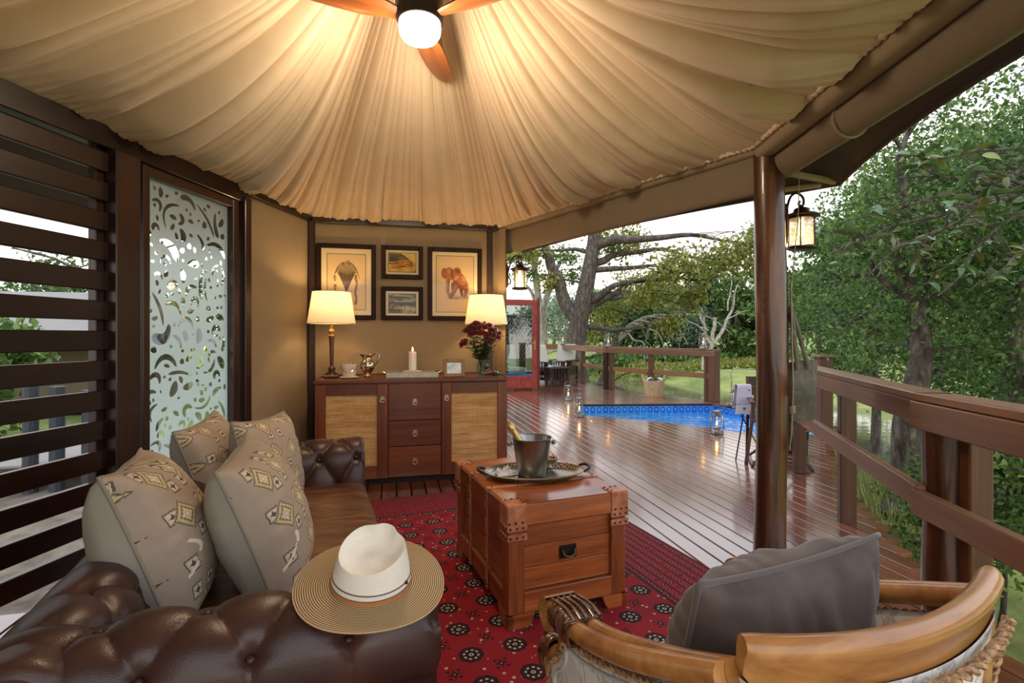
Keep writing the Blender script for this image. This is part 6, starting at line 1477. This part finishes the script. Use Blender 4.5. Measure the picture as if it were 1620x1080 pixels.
# ================================================ LEFT OF THE TENT: NEIGHBOURING TENT AND POLES
m_grey = cloth('grey_tent_canvas', (150,146,140), .85, .06, 60, .2)
nt = thing('neighbour_tent', 'pale grey canvas tent roof seen through the slatted screen', 'tent', (-13.2, 13.2, -.5), R(12))
b = MB(); rid = [(-2.6,0,2.95),(3.4,0,2.95)]; ev = [(-3.4,-2.6,1.55),(4.4,-2.6,1.55),(4.4,2.6,1.55),(-3.4,2.6,1.55)]
b.add(rid + ev, [(2,3,1,0),(4,5,0,1),(5,2,0),(3,4,1)]); b.add([(p[0], p[1], p[2]-.03) for p in rid + ev], [(0,1,3,2),(1,0,5,4),(0,2,5),(1,4,3)]); b.build('roof', m_grey, nt, smooth=0)
for x, y in ((-3.2,-2.4),(0.5,-2.4),(4.2,-2.4),(-3.2,2.4),(4.2,2.4)):
    b = MB(); b.tube([(x,y,0),(x,y,1.6)], .07, 10); b.build('pole', m_poles, nt)
b = MB(); b.box((.5,.3,.75), (6.2,3.6,1.5)); b.build('inner_tent', m_canvas2, nt, smooth=0)
gar = thing('garden_deck', 'grey timber walkway with dark poles outside the slatted screen', 'walkway', (-6.3, 6.6, -.55), R(12))
for k in range(12): b = MB(); b.box((0, -.66+k*.12, .32), (2.6,.11,.03), .003); b.build('board', plain('grey_board_%d' % k, (150,142,134), .85) if k == 0 else bpy.data.materials['grey_board_0'], gar, smooth=0)
for k, (x, y, h) in enumerate(((-.9,-.7,1.25),(-.62,-.72,1.3),(-.35,-.7,1.2),(.5,-.7,1.3),(.78,-.72,1.25),(1.1,-.7,1.2),(-1.2,.65,1.2),(1.2,.65,1.2))):
    b = MB(); b.tube([(x,y,-.1),(x+.01,y,h)], .075, 10); b.build('pole', plain('blue_grey_pole', (62,66,74), .6, .2) if k == 0 else bpy.data.materials['blue_grey_pole'], gar)
# ================================================ TREES AND BUSHES
m_bark = Mat('tree_bark', (92,80,68), .9); v = m_bark.coord((1,1,.28), rand=False); n_ = m_bark.noise(v, 16, 5, .65, .6); m_bark.color(m_bark.ramp(n_, [(.32,(44,38,34)),(.52,(92,82,72)),(.7,(138,128,114))])); m_bark.bump(n_, .9, .05); m_bark = m_bark.m
m_palebark = Mat('pale_dead_bark', (176,166,150), .85); v = m_palebark.coord((1,1,.3), rand=False); n_ = m_palebark.noise(v, 14, 4); m_palebark.color(m_palebark.ramp(n_, [(.3,(120,110,98)),(.7,(200,192,178))])); m_palebark = m_palebark.m
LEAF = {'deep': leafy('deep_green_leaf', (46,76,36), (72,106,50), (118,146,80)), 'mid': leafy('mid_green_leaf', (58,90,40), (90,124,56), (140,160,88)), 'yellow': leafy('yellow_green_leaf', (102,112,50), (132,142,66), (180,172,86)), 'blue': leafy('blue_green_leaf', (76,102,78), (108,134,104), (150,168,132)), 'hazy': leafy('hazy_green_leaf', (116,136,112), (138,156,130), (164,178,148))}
RNG = np.random.RandomState(21)
def leaves(clumps, count, size, flat=.5, droop=.0, fill=.45):
    """one diamond per leaf, scattered through ellipsoid clumps (cx,cy,cz,rx,ry,rz)"""
    cl = np.array(clumps, dtype=float); vol = (cl[:, 3]*cl[:, 4]*cl[:, 5])**(2/3); pr = vol/vol.sum(); idx = RNG.choice(len(cl), count, p=pr)
    d = RNG.normal(size=(count, 3)); d /= np.linalg.norm(d, axis=1)[:, None]; r = RNG.uniform(fill, 1.0, count)**.6
    # break every clump into twig tufts so that it is not an even cloud
    tuft = RNG.randint(0, 28, count); tr = np.random.RandomState(5).normal(size=(len(cl)*28, 3)); tr /= np.linalg.norm(tr, axis=1)[:, None]; td = tr[idx*28 + tuft]
    d = d*.50 + td*.85; 
    P = cl[idx, :3] + d*r[:, None]*cl[idx, 3:6]
    a = RNG.normal(size=(count, 3)); a[:, 2] -= droop; a /= np.linalg.norm(a, axis=1)[:, None]
    nrm = RNG.normal(size=(count, 3)); nrm[:, 2] += flat*2; s = np.cross(a, nrm); s /= (np.linalg.norm(s, axis=1)[:, None] + 1e-9)
    L = size*RNG.uniform(.6, 1.3, count)[:, None]; up = np.cross(s, a)*L*.10
    V = np.stack([P, P + a*L*.45 + s*L*.27 + up, P + a*L, P + a*L*.45 - s*L*.27 + up], 1).reshape(-1, 3); F = np.arange(count*4).reshape(-1, 4); return V, F
def branch(b, p0, p1, r0, r1, bow=.15, n=7, seed=0):
    rg = random.Random(seed); p0, p1 = Vector(p0), Vector(p1); L = (p1-p0).length; off = Vector((rg.uniform(-1,1), rg.uniform(-1,1), rg.uniform(-.2,.8)))*L*bow; pts = []
    for i in range(n):
        t = i/(n-1); pts.append(p0.lerp(p1, t) + off*math.sin(PI*t) + Vector((rg.uniform(-1,1), rg.uniform(-1,1), rg.uniform(-1,1)))*L*.025*(0 < i < n-1))
    pts = spline(pts, 3); b.tube(pts, [lerp(r0, r1, k/(len(pts)-1)) for k in range(len(pts))], 7 if r0 > .04 else 5); return pts
def tree(name, label, base, trunk, r0, clumps, count, size, leaf, group=None, bark=None, droop=0, cat='tree', twigs=2, fill=.45, splits=None):
    """trunk: list of points relative to base; clumps relative to base"""
    o = thing(name, label, cat, base, 0, group); bark = bark or m_bark; sd = hash(label) % 1000
    b = MB(); tp = spline(trunk, 6); b.tube(tp, [r0*(1 - .62*k/(len(tp)-1))*(1.25 if k < 2 else 1) for k in range(len(tp))], 12); b.build('trunk', bark, o, smooth=60, clean=False)
    b = MB(); rg = random.Random(len(label)*7)
    for k, c in enumerate(clumps):
        c3 = Vector(c[:3]); cand = [p for p in tp[len(tp)//3:] if p.z < c3.z + .3] or tp[-3:]; st = min(cand, key=lambda p: (p-c3).length + abs(p.z - c3.z)*.3)
        L = (c3-st).length; pts = branch(b, st, c3, min(r0*.42, .035*L + .012), .012*min(1, L), .16, 7, k)
        for q in range(twigs):
            e = c3 + Vector((rg.uniform(-1,1)*c[3], rg.uniform(-1,1)*c[4], rg.uniform(-.8,1)*c[5]))*.85; branch(b, pts[int(len(pts)*rg.uniform(.5,.95))], e, .018*min(1, L), .005, .2, 5, k*9+q)
    if b.v: tag(b.build('branches', bark, o, smooth=60, clean=False), kind='stuff')
    V, F = leaves(clumps, count, size, droop=droop, fill=fill); fo = link('foliage', np_mesh('foliage', V, F, LEAF[leaf]), o); fo['kind'] = 'stuff'
    return o
def crowd(rg, c, R_, H, n, rmin, rmax, sq=.75):
    out = []
    for k in range(n):
        a = rg.uniform(0, 2*PI); r = R_*math.sqrt(rg.random()); z = rg.uniform(0, 1); f = math.sin(PI*(.18 + .8*z)); q = rg.uniform(rmin, rmax); out.append((c[0] + r*f*math.cos(a), c[1] + r*f*math.sin(a), c[2] + H*z, q, q, q*sq))
    return out
def at(px, Y): return (px-810)/810*Y
rg = random.Random(31)

# the big tree behind the far railing
bx, by = 2.25, 17.6; bz = gz(bx, by)
T = [(0,0,0),(.05,0,1.2),(-.08,.05,2.4),(.05,0,3.6),(.32,0,4.9),(.55,.1,6.2),(.6,.2,7.0)]
cl = [(3.0,-1.5,5.2,1.1,1.0,.6),(4.6,-1.0,5.6,1.3,1.0,.7),(2.2,-1.0,4.4,.8,.8,.45),(3.6,-.6,4.4,.7,.7,.6),(5.6,-.5,6.2,1.0,.9,.6),(1.4,.5,6.4,1.2,1.0,.6),(-1.8,.3,6.0,1.1,1.0,.5),(-.9,.2,5.0,.6,.6,.35),(2.9,-.8,3.4,.5,.5,.5)]
tree('big_tree', 'big rough barked tree with forked trunk behind the far railing', (bx, by, bz), T, .46, cl, 6500, .17, 'yellow', droop=.3, twigs=5, fill=.2)
bt_ = bpy.data.objects['big_tree']; b = MB(); branch(b, (-.05,0,3.7), (-1.15,.1,6.6), .26, .12, .10, 8, 3); branch(b, (-.02,0,2.2), (1.0,-.4,2.5), .07, .03, .1, 6, 5); branch(b, (.1,0,3.8), (2.6,-1,5.2), .15, .05, .16, 9, 8); branch(b, (.15,0,4.2), (4.4,-1.2,5.0), .13, .03, .12, 9, 14); branch(b, (-.1,.2,.6), (1.5,-.6,1.3), .12, .04, .3, 7, 11); branch(b, (.7,-.2,.9), (1.9,-.4,1.9), .05, .02, .3, 7, 12); b.build('limb', m_bark, bt_, smooth=60, clean=False)
# forked pale trees left of it
x, y = at(855, 19.5), 19.5
tree('forked_tree', 'slim pale forked tree between the glass door and the big tree', (x, y, gz(x, y)), [(0,0,0),(-.05,0,1.5),(.1,0,2.9),(-.05,.1,4.2),(-.3,.1,6.2)], .26, [(-.9,0,6.2,1.0,.9,.4),(.9,0,6.0,.8,.9,.4),(-.5,0,5.4,.7,.7,.4),(1.2,0,5.3,.6,.6,.4)], 1500, .15, 'mid', bark=m_palebark, twigs=4, fill=.2)
ft = bpy.data.objects['forked_tree']; b = MB(); branch(b, (.08,0,2.9), (.75,0,5.8), .15, .08, .14, 8, 4); branch(b, (0,0,3.2), (-.75,.1,5.2), .1, .05, .14, 8, 6); branch(b, (.0,.0,2.2), (1.1,0,2.3), .05, .02, .3, 8, 7); branch(b, (-.05,.0,1.0), (.6,0,.2), .03, .012, -.2, 8, 9); b.build('limb', m_palebark, ft, smooth=60, clean=False)
# drooping bare branches right of the big tree
x, y = at(965, 21), 21
tree('arching_tree', 'leaning tree with arching bare branches beyond the far railing', (x, y, gz(x, y)), [(-.9,0,0),(-.4,0,1.4),(.1,0,2.7),(.6,0,3.9),(1.1,0,4.9)], .15, [(.9,0,5.2,1.3,1.0,.9),(-.2,0,4.4,.9,.8,.7),(2.0,0,5.4,1.1,1.0,.8),(-.8,.5,3.6,.8,.8,.7)], 3600, .15, 'yellow', droop=.5, twigs=4, fill=.25)
at_ = bpy.data.objects['arching_tree']; b = MB()
for k, (x1, z1, x2, z2) in enumerate(((1.6,3.9,3.1,3.0),(2.0,4.1,4.3,2.9),(1.3,3.7,2.2,2.4),(2.4,4.2,4.9,3.4),(.9,3.2,1.3,2.2))):
    p = spline([(.3,0,3.1), (x1*.6,-.2,(3.3+z1)/2+.35), (x1,-.3,z1), ((x1+x2)/2+.2,-.3,(z1+z2)/2+.35), (x2,-.3,z2)], 6); b.tube(p, [lerp(.06, .016, i/(len(p)-1)) for i in range(len(p))], 6)
    for q in range(4):
        s = p[int(len(p)*(.45+.13*q))]; branch(b, s, s + Vector((.25*math.sin(q*2+k), 0, -.7-.25*(q % 2))), .016, .006, .15, 5, k*5+q)
b.build('limb', m_palebark, at_, smooth=60, clean=False)

# far bank: wall of trees, each its own crown
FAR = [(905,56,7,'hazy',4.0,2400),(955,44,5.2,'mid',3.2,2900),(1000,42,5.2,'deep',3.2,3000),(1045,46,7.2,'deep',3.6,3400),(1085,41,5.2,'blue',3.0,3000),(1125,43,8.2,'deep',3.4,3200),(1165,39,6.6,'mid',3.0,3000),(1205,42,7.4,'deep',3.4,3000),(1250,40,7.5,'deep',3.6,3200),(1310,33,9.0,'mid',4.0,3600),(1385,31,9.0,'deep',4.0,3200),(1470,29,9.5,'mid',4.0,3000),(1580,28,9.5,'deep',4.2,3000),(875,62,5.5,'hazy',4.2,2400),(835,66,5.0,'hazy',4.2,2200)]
NAMES = {'hazy': 'hazy green tree on the distant bank', 'mid': 'mid green tree on the far river bank', 'deep': 'dark green tree on the far river bank', 'blue': 'blue green tree on the far river bank'}
PLC = ['behind the big trunk', 'just right of the big trunk', 'behind the arching bare branches', 'tall, behind the middle railing', 'low, left of the bare white trunks', 'tall, behind the bare white trunks', 'beside the white driftwood', 'directly behind the log post', 'just right of the log post', 'behind the wall lantern', 'behind the rolled blind', 'behind the near leafy tree', 'at the right edge of the photo', 'on the horizon beside the forked tree', 'on the horizon behind the glass door']
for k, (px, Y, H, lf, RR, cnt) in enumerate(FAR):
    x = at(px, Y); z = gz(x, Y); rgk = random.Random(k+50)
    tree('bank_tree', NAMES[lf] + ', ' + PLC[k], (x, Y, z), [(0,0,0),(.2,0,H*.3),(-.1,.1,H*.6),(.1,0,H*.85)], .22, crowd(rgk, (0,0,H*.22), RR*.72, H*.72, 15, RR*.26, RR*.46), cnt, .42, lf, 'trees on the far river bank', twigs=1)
# bare white trunks
x, y = at(1128, 31), 31
o = thing('dead_tree', 'bare white dead tree on the far bank under the dark crowns', 'tree', (x, y, gz(x, y))); b = MB()
branch(b, (0,0,-.2), (.1,0,3.2), .16, .1, .05, 7, 1); branch(b, (.05,0,1.6), (1.5,0,5.2), .12, .04, .1, 8, 2); branch(b, (.05,0,1.4), (-.9,0,4.2), .09, .03, .12, 8, 3); branch(b, (-.3,0,2.4), (-1.4,0,2.9), .05, .02, .12, 7, 4); branch(b, (.9,0,3.6), (1.2,0,5.9), .05, .02, .12, 7, 5); branch(b, (-.6,0,0), (-.7,0,3.8), .1, .03, .08, 7, 6); branch(b, (.7,0,3.0), (2.2,0,3.6), .04, .015, .12, 7, 7); b.build('trunk', m_palebark, o, smooth=60, clean=False)
x, y = at(1178, 23), 23
o = thing('driftwood', 'pale fallen branch lying on the far bank left of the log post', 'branch', (x, y, gz(x, y)+.1)); b = MB()
branch(b, (-.6,0,.5), (1.1,0,1.0), .12, .06, .1, 8, 1); branch(b, (.1,0,.75), (.9,0,1.6), .07, .02, .1, 7, 2); branch(b, (-.4,0,.55), (-.5,0,1.9), .04, .02, .2, 7, 3); branch(b, (-.5,0,1.8), (.7,0,1.75), .035, .015, .1, 7, 4); branch(b, (.6,0,.85), (.5,0,-.1), .07, .05, .1, 6, 5); branch(b, (-.3,0,.5), (-.9,0,.0), .07, .05, .1, 6, 6); b.build('branch', m_palebark, o, smooth=60, clean=False)
# grassy tussocks and shrubs on the far bank
V_, F_ = [], []; kf = 0; cl = []
for k in range(90):
    px = rg.uniform(940, 1240); Y = rg.uniform(36, 45); x = at(px, Y); q = rg.uniform(.4, 1.0); cl.append((x, Y, gz(x, Y) + q*.25, q*1.3, q, q*.55))
V, F = leaves(cl, 15000, .34, flat=.1, droop=-1.0); o = link('bank_shrubs', np_mesh('bank_shrubs', V, F, LEAF['mid'])); tag(o, 'low green scrub covering the far river bank', 'scrub', kind='stuff')
cl = []
for k in range(70):
    px = rg.uniform(930, 1240); Y = rg.uniform(31, 36); x = at(px, Y); q = rg.uniform(.5, 1.0); cl.append((x, Y, gz(x, Y) + .1, q*1.6, q, .16))
V, F = leaves(cl, 7000, .26, flat=.0, droop=-1.6); tag(link('bank_grass', np_mesh('bank_grass', V, F, LEAF['yellow'])), 'pale green reeds and grass along the far water edge', 'grass', kind='stuff')

# right-hand trees next to the deck
def near(px, Y, H, lf, RR, cnt, label, size, tr=.2, lo=.25, n=18, twigs=3, lean=0, name='riverside_tree'):
    x = at(px, Y); z = gz(x, Y); rgk = random.Random(int(px)); return tree(name, label, (x, Y, z), [(0,0,0),(.1+lean*.2,0,H*.25),(-.05+lean*.5,.1,H*.55),(.1+lean,0,H*.85)], tr, crowd(rgk, (lean*.5,0,H*lo), RR*.75, H*(1-lo), n, RR*.24, RR*.42), cnt, size, lf, twigs=twigs)
near(1300, 15.5, 6.6, 'mid', 2.2, 8000, 'leafy tree behind the wall lantern on the log post', .13, .12, .30, 20)
near(1380, 12.5, 7.4, 'mid', 2.5, 11000, 'dense green tree behind the right railing and the tote bag', .10, .12, .32, 24)
near(1480, 13.5, 8.8, 'mid', 3.0, 10000, 'tall leafy tree rising over the right railing', .12, .14, .28, 22)
near(1455, 7.3, 5.0, 'deep', 1.75, 14000, 'bushy tree with small leaves close to the right railing', .066, .09, .40, 24)
near(1590, 8.2, 6.6, 'mid', 2.1, 13000, 'leafy tree with grey trunk at the right edge', .08, .15, .32, 24)
near(1720, 6.0, 6.2, 'deep', 2.0, 9000, 'dark green tree beyond the right edge of the frame', .08, .15, .28, 18)
x, y = 4.15, 5.25
tree('leaning_tree', 'dark trunk with thin crown just outside the right railing', (x, y, gz(x, y)), [(-.15,0,0),(.0,.1,.5),(-.05,.05,1.0),(.12,.1,1.6),(.2,.2,2.2)], .19, [(.3,.3,3.4,.9,.8,.7),(-.5,.2,2.9,.6,.5,.5),(.9,.2,2.9,.8,.7,.6),(.2,.2,4.4,1.0,.9,.7),(-.45,.1,1.9,.4,.35,.3),(.25,-.1,2.3,.6,.4,.5),(.0,-.2,2.9,.6,.4,.5),(.55,-.1,1.75,.4,.3,.3)], 9000, .062, 'mid', twigs=5, fill=.25)
x, y = 4.9, 4.95
tree('leaning_tree', 'grey twisted trunk standing right of the near railing post', (x, y, gz(x, y)), [(-.25,0,0),(-.1,0,.7),(.1,.05,1.3),(.05,.1,1.8),(.1,.1,2.3)], .18, [(.3,0,3.0,.7,.6,.5),(-.3,0,2.7,.5,.5,.4),(.5,0,2.4,.5,.5,.5),(-.2,0,1.5,.35,.3,.3),(.1,-.1,3.6,.8,.6,.6),(-.3,-.1,2.1,.4,.3,.3)], 6500, .06, 'deep', twigs=4, fill=.25)
# bush below the railing at the right edge
for k, (px, Y, H, cnt, lab) in enumerate(((1585, 3.4, 1.25, 6000, 'green bush below the railing at the lower right edge'), (1480, 4.1, .9, 3500, 'small bush at the foot of the dark trunk'), (1700, 3.0, 1.5, 5000, 'bush at the very right below the mid rail'))):
    x = at(px, Y); z = gz(x, Y); rgk = random.Random(k); tree('bush', lab, (x, Y, z), [(0,0,0),(.02,0,H*.3),(0,.02,H*.6)], .02, crowd(rgk, (0,0,.1), .42, H, 16, .14, .26), cnt, .045, 'mid', cat='bush', twigs=2, fill=.2)
# tall grass between deck and river
b = MB(); rgg = random.Random(8); V = []; F = []
for k in range(2600):
    Y = rgg.uniform(3.6, 9.5); px = rgg.uniform(1300, 1480); x = at(px, Y)
    if x < 2.7 or riv(x, Y) > -3.4: continue
    z = gz(x, Y); h = rgg.uniform(.18, .5); a = rgg.uniform(0, 6.28); w_ = .006; ln = rgg.uniform(.05, .2); i = len(V)
    V += [(x-w_*math.cos(a), Y-w_*math.sin(a), z), (x+w_*math.cos(a), Y+w_*math.sin(a), z), (x+ln*math.sin(a)+.001, Y+ln*math.cos(a), z+h), (x+ln*math.sin(a)-.001, Y+ln*math.cos(a), z+h)]; F.append((i,i+1,i+2,i+3))
tag(link('tall_grass', np_mesh('tall_grass', V, F, leafy('dry_grass', (130,140,72), (166,170,96), (196,188,124), .3))), 'tall pale grass between the deck and the river', 'grass', kind='stuff')

# near overhanging tree with large leaves at the upper right: its leaves are parts
ov = thing('overhanging_tree', 'overhanging tree with large pale backed leaves at the upper right', 'tree', (4.35, 3.85, gz(4.35, 3.85)))
zb = gz(4.35, 3.85); b = MB(); rgo = random.Random(77); pts = branch(b, (0,0,0), (.15,.2,2.7-zb), .07, .05, .03, 7, 1); b.build('trunk', m_bark, ov, smooth=60, clean=False)
b = MB(); tips = []
for k, (x, y, z) in enumerate(((-1.05,.35,2.25),(-.95,.0,1.95),(-.75,.2,2.55),(-.60,-.3,2.45),(-.85,.45,1.75),(-.6,.0,1.6),(-.35,-.45,2.1),(-.3,-.4,2.65),(-.45,.35,2.75),(-1.1,.5,2.0),(-.4,-.3,1.75),(.1,-.6,2.3))):
    p = branch(b, pts[-1-(k % 4)], (x-.55, y, z-zb), .022, .006, .12, 7, k+30)
    for q in range(5):
        s = p[int(len(p)*rgo.uniform(.45,.95))]; e = s + Vector((rgo.uniform(-.32,.12), rgo.uniform(-.25,.25), rgo.uniform(-.22,.18))); tips.append(branch(b, s, e, .007, .003, .12, 5, k*7+q))
    tips.append(p[len(p)//2:])
tag(b.build('branches', m_bark, ov, smooth=60, clean=False), kind='stuff')
def leaf_mesh(mat, cur):
    m = MB(); L = .12; n = 6; P = []
    for i in range(n):
        t = i/(n-1); w_ = .024*math.sin(PI*min(1, t**.75))*(1 if t < 1 else 0) + .0006; z = cur*math.sin(t*2.2)*L; P.append([(t*L, -w_, z + w_*.35), (t*L, 0, z), (t*L, w_, z + w_*.35)])
    m.grid(P); return m.mesh('leaf', mat, 60, False)
mats = [plain('large_leaf', (84,112,66), .4), plain('large_leaf_grey', (142,152,124), .5), plain('large_leaf_yellow', (128,132,66), .45)]
for m in mats: m.node_tree.nodes['Principled BSDF'].inputs['Transmission Weight'].default_value = 0
lms = [leaf_mesh(mats[i % 3 if i < 4 else 0], (.25, -.2, .1, -.35, .3)[i]) for i in range(5)]
for k in range(290):
    p = tips[k % len(tips)]; s = p[rgo.randrange(1, len(p))]; o = link('leaf', lms[rgo.choice((0,0,1,2,3,4,4))], ov, tuple(s)); o.rotation_euler = (rgo.uniform(-.9,.9), rgo.uniform(-.3,1.0), rgo.uniform(0, 6.28)); o.scale = (rgo.uniform(.7,1.35),)*3

# left side, beyond the slatted screen
for k, (x, y, H, RR, lf, lab) in enumerate(((-9.5,9.0,2.1,1.7,'mid','round green bush beyond the slatted screen'),(-15,17,4.6,3.4,'deep','dark tree behind the grey tent roof'),(-22,19,4.4,3.6,'mid','tree far left behind the grey tent'),(-11.5,20,4.2,3.2,'deep','tree behind the frosted glass panel'),(-16.0,9.5,2.5,2.2,'mid','bush left of the grey tent'),(-6.2,14.5,2.8,2.2,'mid','bushy tree behind the tan side wall'),(-24,12,4.2,3.2,'deep','dark tree at the far left edge'))):
    z = gz(x, y); rgk = random.Random(k+90); tree('garden_tree', lab, (x, y, z), [(0,0,0),(.1,0,H*.3),(0,.1,H*.6)], .14, crowd(rgk, (0,0,H*.12), RR*.8, H*.8, 14, RR*.26, RR*.42), 4200, .2, lf, twigs=3)
x, y = -9.0, 12.5
o = thing('bare_tree', 'bare branched tree against the sky beyond the slatted screen', 'tree', (x, y, gz(x, y))); b = MB(); branch(b, (0,0,0), (.3,0,3.4), .14, .09, .05, 7, 2)
for k in range(9): 
    p = branch(b, (.3,0,2.4+.12*k), (-2.4+.65*k, rg.uniform(-1,1), 4.0+.9*math.sin(k*1.3)), .06, .02, .14, 8, k)
    for q in range(4): s = p[int(len(p)*(.4+.15*q))]; branch(b, s, s + Vector((rg.uniform(-.7,.7), rg.uniform(-.4,.4), rg.uniform(-.2,.6))), .02, .007, .2, 5, k*4+q)
b.build('trunk', m_bark, o, smooth=60, clean=False)
